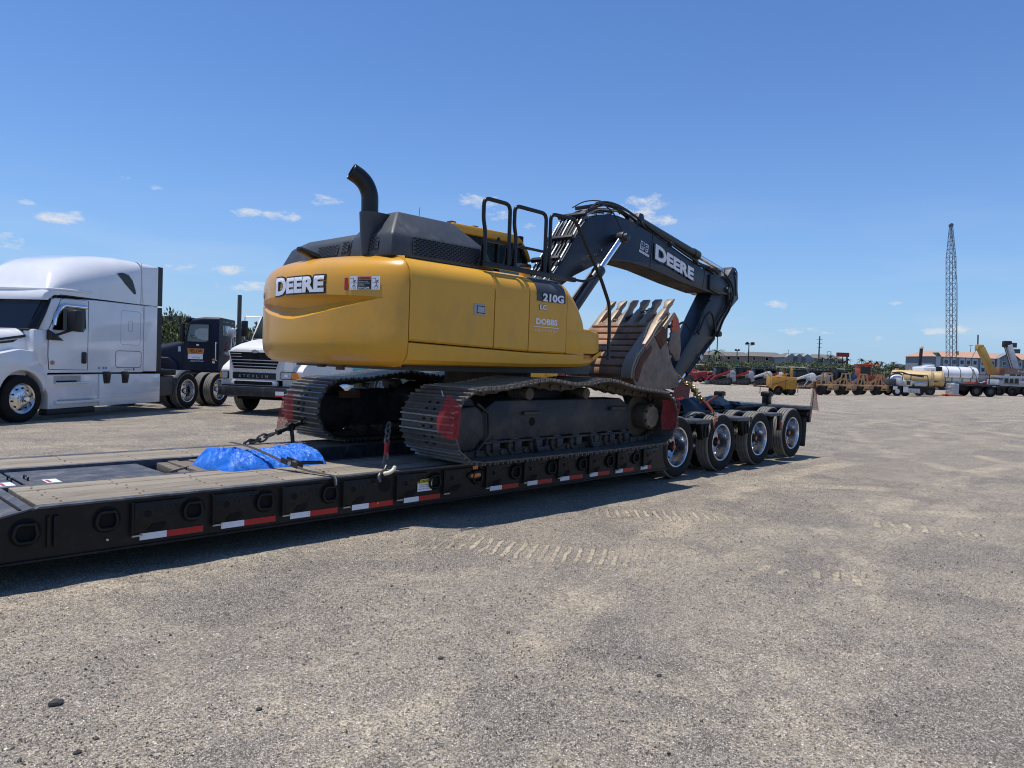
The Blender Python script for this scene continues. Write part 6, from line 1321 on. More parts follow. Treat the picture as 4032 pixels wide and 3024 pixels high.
# ------------------------------------------------------------------ far side of the lot
VRZ = radians(-46)                                # facing straight across the view
def stand(px, depth): 
    p = at(px, 1500, depth); return (p.x, p.y, 0)
def bwheel(parent, x, y, r, w=.25, rim='grey_plastic', both=None):
    for yy in ((y,) if both is None else (y, both)):
        t = obj('wheel', MB().lathe([(r*.55, -w/2), (r*.9, -w/2), (r, -w*.3), (r, w*.3), (r*.9, w/2), (r*.55, w/2)], (x, yy, r), (0, 1, 0), 20), 'tyre', parent, smooth=40)
        obj('rim', MB().lathe([(0, -w*.2), (r*.2, -w*.32), (r*.5, -w*.2), (r*.56, -w*.4), (r*.56, w*.2), (0, w*.2)], (x, yy, r), (0, 1, 0), 16, closed=False), rim, t, smooth=40)
def track_loader(label, px, depth, body, arm, rz=0., flip=1, text=None, group='compact track loaders parked in a row'):
    L = thing('track_loader', label, 'track loader', stand(px, depth), VRZ + rz, group)
    f = flip
    def X(pts): return [(f * p[0], p[1]) for p in pts]
    for y0, y1 in ((0, .42), (1.35, 1.77)):
        tk = obj('rubber_track', MB().prism(X([(-1.05, .02), (-1.35, .30), (-1.2, .48), (.55, .90), (.85, .85), (.98, .6), (.85, .1), (.7, .02)]), y0, y1), 'hose', L, bevel=.06)
        if y0 == 0:
            obj('track_frame', MB().prism(X([(-.95, .16), (-1.05, .32), (.5, .66), (.72, .55), (.62, .16)]), -.02, 0), 'grey_plastic', tk)
            for x in (-.75, -.3, .15, .55): obj('track_wheel', MB().cyl((f*x, -.035, .22), (f*x, -.02, .22), .11, n=12), 'black', tk)
    obj('engine_housing', MB().prism(X([(.35, .6), (.35, 1.55), (.75, 1.62), (1.38, 1.45), (1.48, .55), (1.2, .42)]), .30, 1.48), body, L, bevel=.06)
    obj('side_tower', MB().prism(X([(.62, .92), (.70, 1.66), (1.05, 1.76), (1.36, 1.50), (1.30, .92)]), .05, .30), body, L, bevel=.03)
    cb = obj('cab', MB().prism(X([(-.95, .7), (-.82, 1.9), (-.70, 2.04), (.35, 2.02), (.52, 1.85), (.58, .8)]), .38, 1.40), 'black', L, bevel=.04)
    obj('cab_window', MB().prism(X([(-.72, 1.25), (-.66, 1.86), (.30, 1.86), (.42, 1.7), (.42, 1.25)]), .36, .38), 'glass', cb); obj('cab_roof', MB().prism(X([(-.86, 2.03), (-.82, 2.09), (.38, 2.09), (.5, 2.03)]), .34, 1.44), 'charcoal', cb, bevel=.02)
    obj('loader_arm', MB().prism(X([(1.15, 1.72), (.9, 1.78), (-1.1, 1.05), (-1.62, .62), (-1.72, .22), (-1.52, .2), (-1.40, .55), (-1.0, .86), (1.0, 1.52)]), .08, .22), arm, L, bevel=.02)
    obj('loader_arm', MB().prism(X([(1.15, 1.72), (.9, 1.78), (-1.1, 1.05), (-1.62, .62), (-1.72, .22), (-1.52, .2), (-1.40, .55), (-1.0, .86), (1.0, 1.52)]), 1.56, 1.70), arm, L, bevel=.02)
    obj('lift_cylinder', MB().cyl((f*1.05, .14, 1.15), (f*-.6, .14, 1.12), .045, n=8), 'silver', L)
    obj('bucket', MB().prism(X([(-1.6, .50), (-1.55, .05), (-2.35, .03), (-2.30, .08), (-1.72, .14), (-1.72, .48)]), -.05, 1.82), 'black', L, bevel=.01)
    if text:
        t = fit_text(text, .50, .16, bold=.02); decal('unit_lettering', t, 'white_print' if arm == body else 'black_print', L, lambda a, b_: (f*1.0 + a, .046, 1.38 + b_))
    return L
track_loader('red compact track loader with white numbers on its rear, partly behind the excavator arm', 2698, 84, 'loader_red', 'loader_red', 0, 1, 'TL150')
track_loader('grey white track loader with red arms, in the open right of the excavator arm', 2852, 84.5, 'grey_paint', 'loader_red', .05, 1, 'TL12')
track_loader('track loader with dark cab and dark red arms between two white loaders', 2925, 89, 'grey_paint', 'loader_red', -.05, 1)
track_loader('white track loader with black bucket arm, just left of the yellow compressor', 3000, 92, 'white_old', 'white_old', .1, 1)
track_loader('white and red track loader with its nose behind the yellow compressor', 3045, 95, 'white_old', 'loader_red', .0, 1)
track_loader('white track loader with raised arms between yellow compressor and reel trailers', 3168, 80, 'white_old', 'white_old', .1, 1)
track_loader('grey track loader with red numbers beside the first reel trailer', 3222, 84, 'grey_paint', 'grey_paint', 0, 1)
track_loader('dark red track loader partly behind the first reel trailer', 3266, 86, 'loader_red', 'grey_paint', .1, 1)
track_loader('blue and black loader behind the second reel trailer', 3330, 84, 'blue_paint', 'black', 0, 1)
track_loader('white track loader in the row, half hidden by the excavator bucket', 2610, 86, 'white_old', 'loader_red', 0, 1)
# tractors with flat sun roofs standing behind the loaders
def tractor(label, px, depth, body, roof, rz=0.):
    T = thing('farm_tractor', label, 'tractor', stand(px, depth), VRZ + rz, 'tractors with flat roofs behind the loaders')
    obj('hood', MB().loft([ring_section(-1.9, .5, 1.3, .7, 1.25, .15, .12), ring_section(-1.7, .45, 1.35, .7, 1.4, .15, .12), ring_section(-.4, .42, 1.38, .7, 1.52, .15, .12)]), body, T)
    obj('platform', MB().box(-.4, 1.1, .25, 1.55, .6, .95), body, T, bevel=.05); obj('seat', MB().box(.35, .9, .65, 1.15, .95, 1.1).box(.8, .95, .65, 1.15, 1.1, 1.6), 'dark_plastic', T, bevel=.04)
    for x in (-.15, 1.0):
        for y in (.35, 1.45): obj('roof_post', MB().beam((x, y, .9), (x + .04, y, 2.38), .06, .06), 'black', T)
    obj('sun_roof', MB().box(-.35, 1.2, .2, 1.6, 2.38, 2.47), roof, T, bevel=.03)
    bwheel(T, .75, .12, .62, .36, body, 1.68); bwheel(T, -1.45, .2, .40, .25, body, 1.6); obj('fender', MB().prism([(.75 + .7*cos(t), .62 + .7*sin(t)) for t in np.linspace(.2, pi*.9, 9)] + [(.75 + .62*cos(t), .62 + .62*sin(t)) for t in np.linspace(pi*.9, .2, 9)], -.05, .3), body, T)
for i, (px, d, b_, r_, lb) in enumerate(((2765, 104, 'loader_orange', 'cream', 'orange tractor with pale roof behind the red track loader'), (2835, 101, 'loader_orange', 'black', 'orange tractor with black frame behind the red armed loader'), (2905, 104, 'loader_orange', 'white_old', 'orange tractor under a white canopy behind the second white loader'), (2962, 106, 'green', 'green', 'green tractor with green roof behind the white loader'), (3000, 103, 'green', 'green', 'green tractor with pale green roof left of the compressor'), (3035, 107, 'loader_red', 'cream', 'red tractor with cream roof just left above the compressor'), (3068, 104, 'loader_red', 'cream', 'red tractor with cream roof right above the compressor'), (3120, 106, 'grey_paint', 'black', 'grey tractor with black roof behind the compressor mast'), (3172, 105, 'blue_paint', 'grey_paint', 'blue tractor with grey roof between compressor and reel trailers'), (3215, 108, 'green', 'green', 'green tractor with dark roof behind the first reel trailer'), (3298, 100, 'blue_paint', 'white_old', 'blue tractor with white canopy above the second reel trailer'), (3330, 102, 'blue_paint', 'cream', 'blue tractor with cream canopy above the third reel trailer'), (2740, 112, 'cream', 'white_old', 'pale tractor with white roof beside the excavator arm'), (2800, 97, 'loader_red', 'black', 'dark red tractor with black roof between the first two loaders'), (2885, 97, 'black', 'charcoal', 'black tractor with charcoal roof behind the grey white loader'), (2940, 98, 'loader_orange', 'green', 'orange tractor with green roof between white and dark loaders'), (3140, 96, 'black', 'cream', 'black tractor with cream roof right of the compressor mast'), (3195, 97, 'loader_red', 'black', 'red tractor with black roof above the white raised loader arms'), (3260, 98, 'grey_paint', 'black', 'grey tractor with black roof behind the first reel trailer'), (3365, 97, 'green', 'black', 'green tractor with black roof behind the third reel trailer'), (3440, 95, 'black', 'black', 'all black tractor behind the last reel trailer'), (3020, 98, 'black', 'green', 'black tractor with green roof left of the compressor body'))):
    tractor(lb, px, d, b_, r_, .3 * sin(i * 2.1))
tag_ = thing('wheel_loader', 'orange wheel loader with tall boxy cab behind the reel trailers', 'wheel loader', stand(3412, 86), VRZ)
obj('cab', MB().box(-.7, .7, .3, 1.6, 1.3, 2.9), 'loader_orange', tag_, bevel=.05); obj('cab_window', MB().box(-.55, .55, .28, .3, 1.75, 2.7), 'glass', tag_); obj('cab_roof', MB().box(-.8, .8, .2, 1.7, 2.9, 3.0), 'loader_orange', tag_, bevel=.03)
obj('engine_cover', MB().box(.7, 2.2, .3, 1.6, .9, 1.7), 'loader_orange', tag_, bevel=.08); obj('front_arm', MB().beam((-.6, .9, 1.3), (-2.2, .9, .7), .9, .25), 'loader_orange', tag_, bevel=.04); bwheel(tag_, -1.1, .15, .65, .4, 'loader_orange', 1.75); bwheel(tag_, 1.3, .15, .65, .4, 'loader_orange', 1.75)
# yellow towed compressor with its light mast
LT = thing('towed_compressor', 'yellow oil stained towed compressor with folded light mast and a short drawbar', 'compressor', stand(3090, 55.5), VRZ)
obj('body', MB().prism([(-.96, .55), (-.96, 1.42), (.95, 1.38), (.98, .50), (.7, .45), (-.6, .45)], .1, 1.3), 'comp_yellow', LT, bevel=.05)
obj('panel_seam', MB().beam((.10, .095, .5), (.12, .095, 1.38), .012, .02), 'black', LT); obj('panel_seam', MB().beam((-.9, .095, .75), (.3, .095, 1.15), .02, .025), 'black', LT)
obj('fender', MB().prism([(-.40 + .42*cos(t), .34 + .42*sin(t)) for t in np.linspace(.1, pi - .1, 12)] + [(-.40 + .38*cos(t), .34 + .38*sin(t)) for t in np.linspace(pi - .1, .1, 12)], 0, .35), 'comp_yellow', LT)
bwheel(LT, -.40, .15, .335, .22, 'black', 1.3); bwheel(LT, .62, .25, .335, .22, 'black', 1.3)
obj('drawbar', MB().beam((-.9, .7, .55), (-2.0, .7, .62), .10, .10), 'rust', LT); obj('jack_leg', MB().beam((-1.62, .62, .75), (-1.62, .62, .05), .05, .05), 'rust_steel', LT); obj('hitch', MB().box(-2.1, -1.9, .6, .8, .55, .78), 'rust_steel', LT)
obj('exhaust_pipe', MB().cyl((.12, .5, 1.38), (.12, .5, 2.02), .045, n=8), 'rust', LT); obj('light_mast', MB().box(.60, .75, .4, .55, 1.35, 2.14), 'crane_yellow', LT, bevel=.01); obj('radiator_pipe', MB().box(-.02, .3, .45, .7, 1.38, 1.62), 'comp_yellow', LT, bevel=.03)
obj('prop_arm', MB().beam((-.95, .3, 1.35), (-1.3, .3, 1.68), .07, .07), 'crane_yellow', LT); decal('maker_lettering', fit_text('TAMPA', .26, .07), 'black_print', LT, lambda a, b_: (-.5 + a, .094, 1.33 + b_))
# cable reel trailers
def reel_trailer(label, px, depth, first=False):
    T = thing('reel_trailer', label, 'reel trailer', stand(px, depth), VRZ - radians(36), 'tan cable reel trailers')
    for y in (.25, 1.75):
        obj('side_frame', MB().box(-.62, .95, y - .07, y + .07, .72, .88), 'tan', T, bevel=.01)
        for xa, xb in ((-.05, .12), (.55, .38)): obj('reel_upright', MB().beam((xa, y, .85), (xb, y, 1.78), .10, .12, (0, 1, 0)), 'tan', T)
        obj('uprights_cap', MB().box(.05, .45, y - .06, y + .06, 1.74, 1.84), 'tan', T); obj('rear_plate', MB().box(.55, .95, y - .03, y + .05, .46, .74), 'tan', T, bevel=.01)
        obj('brace', MB().beam((-1.2, y * .6 + .4, .62), (.02, y, 1.42), .09, .10), 'tan', T); obj('brace', MB().beam((.42, y, 1.3), (.85, y, .85), .08, .08), 'tan', T)
        obj('step_frame', MB().prism([(.42, .42), (.55, .80), (.92, .80), (.92, .42)], y - .10, y - .07), 'tan', T); obj('step_gap', MB().box(.56, .86, y - .107, y - .10, .50, .58), 'hole', T)
    obj('cross_tube', MB().box(-.62, -.48, .2, 1.8, .72, .88), 'tan', T); obj('cross_tube', MB().box(.85, .97, .2, 1.8, .55, .88), 'tan', T)
    obj('drawbar', MB().beam((-.6, 1.0, .66), (-2.1, 1.0, .60), .16, .14), 'tan', T)
    if first: obj('jack_leg', MB().beam((-2.0, .95, .85), (-2.0, .95, .05), .07, .07), 'tan', T); obj('jack_crank', MB().beam((-1.5, .9, .7), (-1.25, .9, 1.05), .05, .05), 'white_old', T)
    bwheel(T, 0, .08, .40, .28, 'black', 1.92)
    return T
reel_trailer('tan steel cable reel trailer with raised drawbar, nearest the yellow compressor', 3232, 59, True)
reel_trailer('second tan cable reel trailer, right beside the one nearest the compressor', 3306, 60.5)
reel_trailer('third tan cable reel trailer, between the second and the last', 3376, 62.5)
reel_trailer('last tan cable reel trailer, right before the pump trailer', 3446, 64.5)
# pump trailer with yellow vacuum tanks
VT = thing('pump_trailer', 'grey and white pump trailer with a white spoked wheel and black hoses', 'trailer', stand(3553, 64.4), VRZ)
obj('chassis', MB().box(-.9, 3.0, .2, 1.7, .62, .86), 'trailer', VT); obj('engine', MB().box(-1.0, -.3, .4, 1.3, .9, 1.5), 'grey_plastic', VT, bevel=.08); obj('control_box', MB().box(-.15, .30, .15, .9, .9, 1.35), 'grey_paint', VT, bevel=.02); obj('radiator_box', MB().box(.4, .95, .2, 1.0, .9, 1.42), 'cream', VT, bevel=.02); obj('radiator_core', MB().box(.48, .82, .19, .2, 1.0, 1.35), 'rust', VT)
obj('water_tank', MB().ell((.05, 1.2, 1.45), (.75, .4, .42)), 'white', VT, smooth=60); obj('pump', MB().box(1.2, 2.3, .2, .9, .9, 1.3), 'silver', VT, bevel=.1)
for k in range(4): obj('battery_pack', MB().box(.55 + .27*k, .78 + .27*k, .02, .14, .30, .70), 'silver', VT, bevel=.01)
obj('mud_guard', MB().box(.15, .55, .0, .06, .35, .85), 'white_old', VT); obj('mud_guard', MB().box(-.75, -.4, .0, .05, .55, .85), 'white_old', VT)
bwheel(VT, -.35, .15, .41, .26, 'white_old', 1.75); bwheel(VT, .45, .3, .38, .24, 'black', 1.75)
obj('roll_frame', MB().tube([(.05, .2, .9), (.15, .2, 1.95), (2.3, .2, 1.85), (2.45, .2, .9)], .05, 6), 'black', VT); obj('roll_frame', MB().tube([(.85, .2, 1.9), (.85, .2, 1.45)], .04, 6), 'black', VT)
obj('suction_hose', MB().tube(catmull([(-.75, 1.0, 1.2), (-.6, .9, 1.75), (.0, .9, 1.98), (.4, .9, 1.9)], 6), .07, 8), 'hose', VT, smooth=60)
obj('suction_hose', MB().tube(catmull([(-.2, 1.4, 2.02), (.6, 1.4, 2.1), (1.3, 1.2, 1.9), (2.4, 1.0, 1.75)], 6), .06, 8), 'hose', VT, smooth=60)
def vac_tank(label, px, depth, L_, r=.78):
    T = thing('vacuum_tank_trailer', label, 'tank trailer', stand(px, depth), VRZ - radians(28), 'yellow vacuum tank trailers')
    z = 1.55; x1 = L_
    obj('tank', MB().lathe([(.0, 0), (r*.6, .03), (r*.92, .14), (r, .3), (r, x1 - .25), (r*1.04, x1 - .24), (r*1.04, x1 - .12), (r, x1 - .1), (r*.92, x1 + .06), (r*.6, x1 + .16), (0, x1 + .2)], (-L_, 1.6, z), (1, .0, 0), 28, closed=False), 'tank_yellow', T, smooth=40)
    obj('chassis', MB().box(-L_, .2, 1.0, 2.2, .55, .78), 'trailer', T); obj('door_clamp', MB().box(.05, .45, 1.2, 1.3, 1.3, 1.42), 'rust', T); obj('discharge_valve', MB().cyl((.15, 1.5, .75), (.5, 1.4, .70), .10, n=10), 'silver', T)
    bwheel(T, -1.0, .95, .42, .26, 'grey_plastic', 2.3); obj('manhole', MB().cyl((-L_ + .5, 1.6, z + r), (-L_ + .5, 1.6, z + r + .12), .16, n=12), 'tank_yellow', T)
vac_tank('yellow vacuum tank on a trailer behind the grey pump trailer', 3672, 66, 3.4)
vac_tank('second yellow vacuum tank with domed rear door, touching the white tank truck', 3714, 69, 3.2)
# flatbed truck with the white tank
FT = thing('tank_truck', 'white cylindrical tank strapped on a dark flatbed truck near the hotel', 'truck', stand(3795, 72), VRZ)
obj('tank', MB().lathe([(0, 0), (.5, .04), (.70, .14), (.74, .25), (.74, 3.45), (.70, 3.6), (.5, 3.72), (0, 3.76)], (-1.85, 1.2, 2.15), (1, 0, 0), 32, closed=False), 'white', FT, smooth=40)
for x in (-1.25, -.05, 1.15): obj('tank_band', MB().lathe([(.745, -.03), (.755, -.03), (.755, .03), (.745, .03)], (x, 1.2, 2.15), (1, 0, 0), 32), 'hose', FT)
obj('tank_cradle', MB().box(-1.7, 1.5, .35, .45, 1.42, 1.72), 'cream', FT)
for x in (-1.65, -1.0, 0, .85, 1.4): obj('cradle_post', MB().box(x, x + .06, .30, .36, 1.35, 1.78), 'rust_steel', FT)
obj('flat_bed', MB().box(-.9, 3.6, .0, 2.4, 1.05, 1.22), pm('dark_bed', (.06, .035, .03), .7), FT); obj('frame_rail', MB().box(-3.5, 3.9, .5, 1.9, .55, 1.0), 'trailer', FT); obj('mud_flap', MB().box(3.35, 3.4, .05, .6, .25, .95), 'hose', FT)
obj('hopper', MB().loft([[(1.75, .5, 2.15), (2.75, .5, 2.15), (2.75, 1.8, 2.15), (1.75, 1.8, 2.15)], [(1.95, .8, 1.45), (2.45, .8, 1.45), (2.45, 1.5, 1.45), (1.95, 1.5, 1.45)]]), 'grey_paint', FT, bevel=.02); obj('hopper_frame', MB().box(1.7, 2.85, .45, .52, 2.12, 2.2).box(2.75, 2.83, .45, .52, 1.25, 2.2), 'rust_steel', FT)
obj('suction_hose', MB().tube(catmull([(1.1, .45, 2.7), (1.3, .35, 2.2), (1.55, .3, 1.6), (1.75, .3, 1.35), (2.3, .35, 1.5)], 6), .06, 8), 'grey_paint', FT, smooth=60); obj('manhole', MB().cyl((1.35, 1.2, 2.85), (1.35, 1.2, 3.0), .2, n=12), 'cream', FT)
obj('cab', MB().box(-3.9, -2.6, .2, 2.3, .9, 2.75), 'white', FT, bevel=.12, segs=3); obj('cab_window', MB().box(-3.5, -2.85, .18, .2, 1.8, 2.4), 'glass', FT); obj('roof_deflector', MB().prism([(-3.75, 2.75), (-2.7, 3.0), (-2.65, 2.75)], .4, 2.1), 'white', FT, bevel=.05); obj('headboard', MB().box(-2.5, -2.0, .3, 2.2, 1.2, 2.8), 'hose', FT)
for x in (1.35, 2.75): bwheel(FT, x, .2, .53, .34, 'grey_plastic', 2.2)
bwheel(FT, -3.2, .2, .53, .34, 'grey_plastic', 2.2)
# wrapped pallet
PA_ = thing('wrapped_pallet', 'pallet of sacks under silver grey wrap on an orange pallet by the tank truck', 'pallet', stand(3766, 70.5), VRZ)
obj('wrapped_load', MB().grid(lambda u, v: ((.62 + .05*noise.noise((u*9, v*6, 1))) * cos(2*pi*u) * (1.15 if v < .85 else 1.15 - (v - .85) * 4) * (abs(cos(2*pi*u)) ** -.35 if abs(cos(2*pi*u)) > .3 else 1.5) * .72, .6 + .55 * sin(2*pi*u), .16 + 1.05 * min(1, v / .9) + .06*noise.noise((u*7, v*9, 4))), 36, 14, wrap=True), pm('shrink_wrap', (.38, .40, .43), .3, var=.25, scale=5, coat=.4), PA_, smooth=60)
obj('pallet', MB().box(-.68, .68, .05, 1.15, 0, .15), 'orange', PA_, bevel=.01)
# cranes
def lattice(parent, p0, p1, w0, w1, nb, r, mat, nm='lattice_bay'):
    p0, p1 = Vector(p0), Vector(p1); d = (p1 - p0).normalized(); u = Vector((1, 0, 0)); u = (u - d * u.dot(d)).normalized(); v = d.cross(u)
    def C4(t): w = (w0 + (w1 - w0) * t) / 2; c = p0.lerp(p1, t); return [c + u*w + v*w, c - u*w + v*w, c - u*w - v*w, c + u*w - v*w]
    a, b_ = C4(0), C4(1)
    for q in range(4): obj('chord', MB().tube([a[q], b_[q]], r, 6), mat, parent)
    m_ = MB()
    for k in range(nb):
        A_, B_ = C4(k / nb), C4((k + 1) / nb)
        for q in range(4):
            q2 = (q + 1) % 4; m_.tube([A_[q], B_[q2]] if k % 2 else [A_[q2], B_[q]], r * .55, 4, caps=False); m_.tube([A_[q], A_[q2]], r * .5, 4, caps=False)
    obj('lacing', m_, mat, parent, kind='stuff')
LC = thing('lattice_crane', 'tall grey lattice boom crane standing up before the hotel', 'crane', stand(3745, 112), VRZ)
grey_blue = pm('grey_blue_steel', (.10, .13, .16), .6, var=.2)
lattice(LC, (-.05, 0, 2.4), (-1.0, 0, 20.0), .98, .95, 22, .05, grey_blue); lattice(LC, (-1.0, 0, 20.0), (-1.25, 0, 24.8), .92, .3, 8, .045, grey_blue)
obj('crane_house', MB().box(-1.6, 2.6, -1.4, 1.4, 1.2, 3.0), 'grey_paint', LC, bevel=.08); obj('crawler', MB().box(-2.4, 2.4, -1.9, -1.1, 0, 1.0), 'hose', LC, bevel=.2); obj('crawler', MB().box(-2.4, 2.4, 1.1, 1.9, 0, 1.0), 'hose', LC, bevel=.2)
for dx in (.95, 1.12): obj('hoist_line', MB().tube([(-1.15, 0, 24.5), (dx - 1.2, -.4, 16), (dx - .55, -.4, 5.8)], .022, 4), 'hose', LC)
obj('boom_tip', MB().cyl((-1.25, -.2, 24.8), (-1.25, .2, 24.8), .28, n=14), grey_blue, LC); obj('hook_block', MB().box(.4, .65, -.5, -.3, 5.2, 5.8), 'crane_yellow', LC)
YC = thing('boom_crane', 'yellow telescopic crane boom leaning left before the hotel', 'crane', stand(3905, 98), VRZ)
obj('boom', MB().beam((.3, 0, 2.0), (-1.75, 0, 5.9), .75, .85, (0, 1, 0)), 'crane_yellow', YC, bevel=.05); obj('boom_head', MB().box(-2.3, -1.5, -.4, .4, 5.5, 6.3), 'crane_yellow', YC, bevel=.1); obj('jib_mast', MB().beam((-2.1, 0, 6.0), (-2.15, 0, 7.6), .12, .12), 'hose', YC); obj('carrier', MB().box(-3, 3.2, -1.2, 1.2, .7, 1.5), 'loader_red', YC, bevel=.1); obj('crane_cab', MB().box(1.0, 2.4, -1.2, 0, 1.5, 2.9), 'loader_red', YC, bevel=.1); obj('hook_block', MB().ell((-3.3, 0, 3.3), (.28, .25, .28)), 'hose', YC); obj('hook_line', MB().tube([(-2.1, 0, 6.0), (-3.3, 0, 3.5)], .03, 4), 'hose', YC)
for x in (-2, -.7, 1.5, 2.7): bwheel(YC, x, -1.2, .6, .4, 'grey_plastic', 1.2)
GCr = thing('boom_crane', 'grey telescopic crane boom leaning left at the right edge, over grey crane carriers', 'crane', stand(3990, 92), VRZ)
obj('boom', MB().beam((.5, 0, 2.2), (-.9, 0, 6.1), .6, .8, (0, 1, 0)), pm('pale_grey_boom', (.42, .43, .46), .5, var=.15), GCr, bevel=.05); obj('boom_head', MB().box(-1.5, -.6, -.35, .35, 5.8, 6.6), 'hose', GCr, bevel=.12)
for dx in (0, .25): obj('pendant_line', MB().tube([(-1.45 + dx, 0, 6.1), (-.2 + dx, 0, 2.6)], .05, 5), 'hose', GCr)
obj('carrier', MB().box(-1.8, 3.4, -1.2, 1.2, .8, 1.7), 'grey_paint', GCr, bevel=.1); obj('cab', MB().box(-1.5, .2, -1.25, -.1, 1.7, 3.0), 'silver', GCr, bevel=.08); obj('cab_window', MB().box(-1.3, -.6, -1.27, -1.25, 2.0, 2.7), 'glass', GCr); obj('cab_window', MB().box(-.45, .05, -1.27, -1.25, 2.0, 2.7), 'glass', GCr); obj('hook_block', MB().ell((-1.75, -.3, 2.95), (.2, .2, .45)), 'hose', GCr)
for x in (-1.2, .2, 2.2, 3.2): bwheel(GCr, x, -1.2, .55, .4, 'grey_plastic', 1.2)
RBm = thing('crane_jib', 'rusty folded lattice crane jib lying level at the right edge above grey carriers', 'crane jib', stand(3935, 86), VRZ)
lattice(RBm, (-.2, 0, 2.75), (7, 0, 2.75), .85, .85, 12, .05, 'rust_steel'); obj('jib_plate', MB().box(-.35, .3, -.45, .45, 2.3, 3.2), 'rust_steel', RBm, bevel=.04); obj('jib_side', MB().box(.3, 7, -.40, -.38, 2.4, 3.1), pm('rust_panel', (.26, .17, .12), .7, var=.4, scale=3), RBm); obj('jib_stand', MB().box(0, .3, -.4, .4, 0, 2.3), 'rust_steel', RBm); decal('jib_lettering', fit_text('61ton', .8, .25), 'white_print', RBm, lambda a, b_: (2.2 + a, -.405, 2.8 + b_))
GM = thing('carrier_truck', 'grey and white crane carrier with small windows at the right edge of the lot', 'truck', stand(3962, 80), VRZ)
obj('body', MB().box(-.7, 4.5, .2, 2.2, 1.05, 1.75), 'grey_paint', GM, bevel=.08); obj('upper_deck', MB().box(-.7, 4.5, .1, 2.3, 1.95, 2.2), 'silver', GM, bevel=.03); obj('cab', MB().box(-.2, 1.6, .2, 2.0, 1.2, 2.05), pm('pale_blue_grey', (.33, .40, .44), .4), GM, bevel=.05)
for x in (-.05, .5, 1.05): obj('cab_window', MB().box(x, x + .42, .18, .2, 1.4, 1.9), 'glass', GM)
obj('outrigger', MB().box(-1.6, -1.0, .1, .5, .5, 1.1), 'white_old', GM, bevel=.03); obj('underbody', MB().box(-1.4, 4.6, .4, 2.0, .35, 1.05), 'hose', GM)
for x in (-.6, .8, 2.4, 3.8): bwheel(GM, x, .2, .5, .35, 'black', 2.1)
PM = thing('pump_mast', 'narrow beige and black folded mast standing up behind the pump trailer', 'mast', stand(3618, 76), VRZ)
obj('mast_lower', MB().beam((-.12, 0, 0), (.0, 0, 2.9), .28, .28), 'cream', PM, bevel=.03); obj('mast_upper', MB().beam((.0, 0, 2.6), (.09, 0, 4.7), .24, .26), 'hose', PM, bevel=.03); obj('mast_top', MB().box(-.05, .24, -.15, .15, 4.65, 4.9), 'cream', PM, bevel=.03); obj('mast_joint', MB().cyl((-.02, -.25, 2.75), (-.02, .25, 2.75), .2, n=14), 'hose', PM); obj('mast_base', MB().box(-.9, .9, -.7, .7, 0, .5), 'cream', PM, bevel=.05)
YD = thing('bulldozer', 'small yellow bulldozer glimpsed under the excavator body beyond its tracks', 'bulldozer', stand(2105, 42), VRZ)
obj('body', MB().box(-.7, .6, 0, 1.4, .7, 1.7), 'yellow', YD, bevel=.1); obj('crawler', MB().prism([(-.9, .05), (-1.1, .4), (-.8, .75), (.7, .75), (.95, .4), (.75, .05)], -.2, .3), 'hose', YD, bevel=.05); obj('hood', MB().box(.5, 1.3, .2, 1.2, .7, 1.5), 'yellow', YD, bevel=.05); obj('number_panel', MB().box(.2, .5, -.02, 0, 1.2, 1.4), 'white_print', YD)
RM = thing('ride_on_roller', 'red machine glimpsed between the bulldozer and the excavator bucket', 'roller', stand(2225, 58), VRZ)
obj('body', MB().box(-.6, .5, 0, 1, .6, 1.3), 'loader_red', RM, bevel=.1); obj('canopy', MB().box(-.6, .4, 0, 1, 2.0, 2.1), 'dark_plastic', RM); obj('canopy_post', MB().box(-.5, -.42, .1, .2, 1.2, 2.0), 'black', RM); bwheel(RM, -.7, .1, .45, .9, 'silver'); bwheel(RM, .6, .1, .45, .3, 'silver')
WG = thing('motor_grader', 'yellow grader blade and frame glimpsed behind the white truck, under the counterweight', 'grader', stand(1385, 48), VRZ)
obj('frame', MB().beam((-2.5, .6, 1.6), (2, .6, 1.5), .4, .3), 'yellow', WG, bevel=.03); obj('blade', MB().prism([(-.6, .1), (-.5, .5), (-.6, .75), (1.1, .72), (1.15, .1)], .0, .12), 'ply', WG, bevel=.03); bwheel(WG, -1.6, .1, .6, .4, 'yellow', 1.6); bwheel(WG, 2.3, .1, .6, .4, 'yellow', 1.6); obj('cab', MB().box(1.2, 2.6, .1, 1.5, 1.5, 2.9), 'yellow', WG, bevel=.05)

# ------------------------------------------------------------------ buildings, signs and poles
def windows(parent, xs, zs, w, h, y, frame='white_old', split=True):
    for x in xs:
        for z in zs:
            f_ = obj('window', MB().box(x - w/2 - .12, x + w/2 + .12, y - .06, y, z - .12, z + h + .12), frame, parent)
            obj('pane', MB().box(x - w/2, x - .05 if split else x + w/2, y - .09, y - .06, z, z + h), 'glass', f_)
            if split: obj('pane', MB().box(x + .05, x + w/2, y - .09, y - .06, z, z + h), 'glass', f_)
HD = 270.; hk = HD / 2900
HT = thing('hotel', 'grey and white four storey hotel with salmon roof at the right edge', 'hotel', stand(3665, HD), VRZ + radians(4))
grey_wall = pm('grey_render', (.235, .25, .275), .8, var=.06, scale=.3); white_wall = pm('white_render', (.56, .57, .58), .8, var=.06, scale=.3)
roof_m = pm('salmon_roof', (.45, .27, .19), .8, var=.1, scale=.8)
zE = 9.4
obj('wall', MB().box(0, 60, 0, 16, 0, zE), grey_wall, HT)
obj('roof', MB().loft([[(-.6, -.6, zE), (60, -.6, zE), (60, 16.6, zE), (-.6, 16.6, zE)], [(3.0, 5.5, zE + 2.3), (60, 5.5, zE + 2.3), (60, 10.5, zE + 2.3), (3.0, 10.5, zE + 2.3)]]), roof_m, HT)
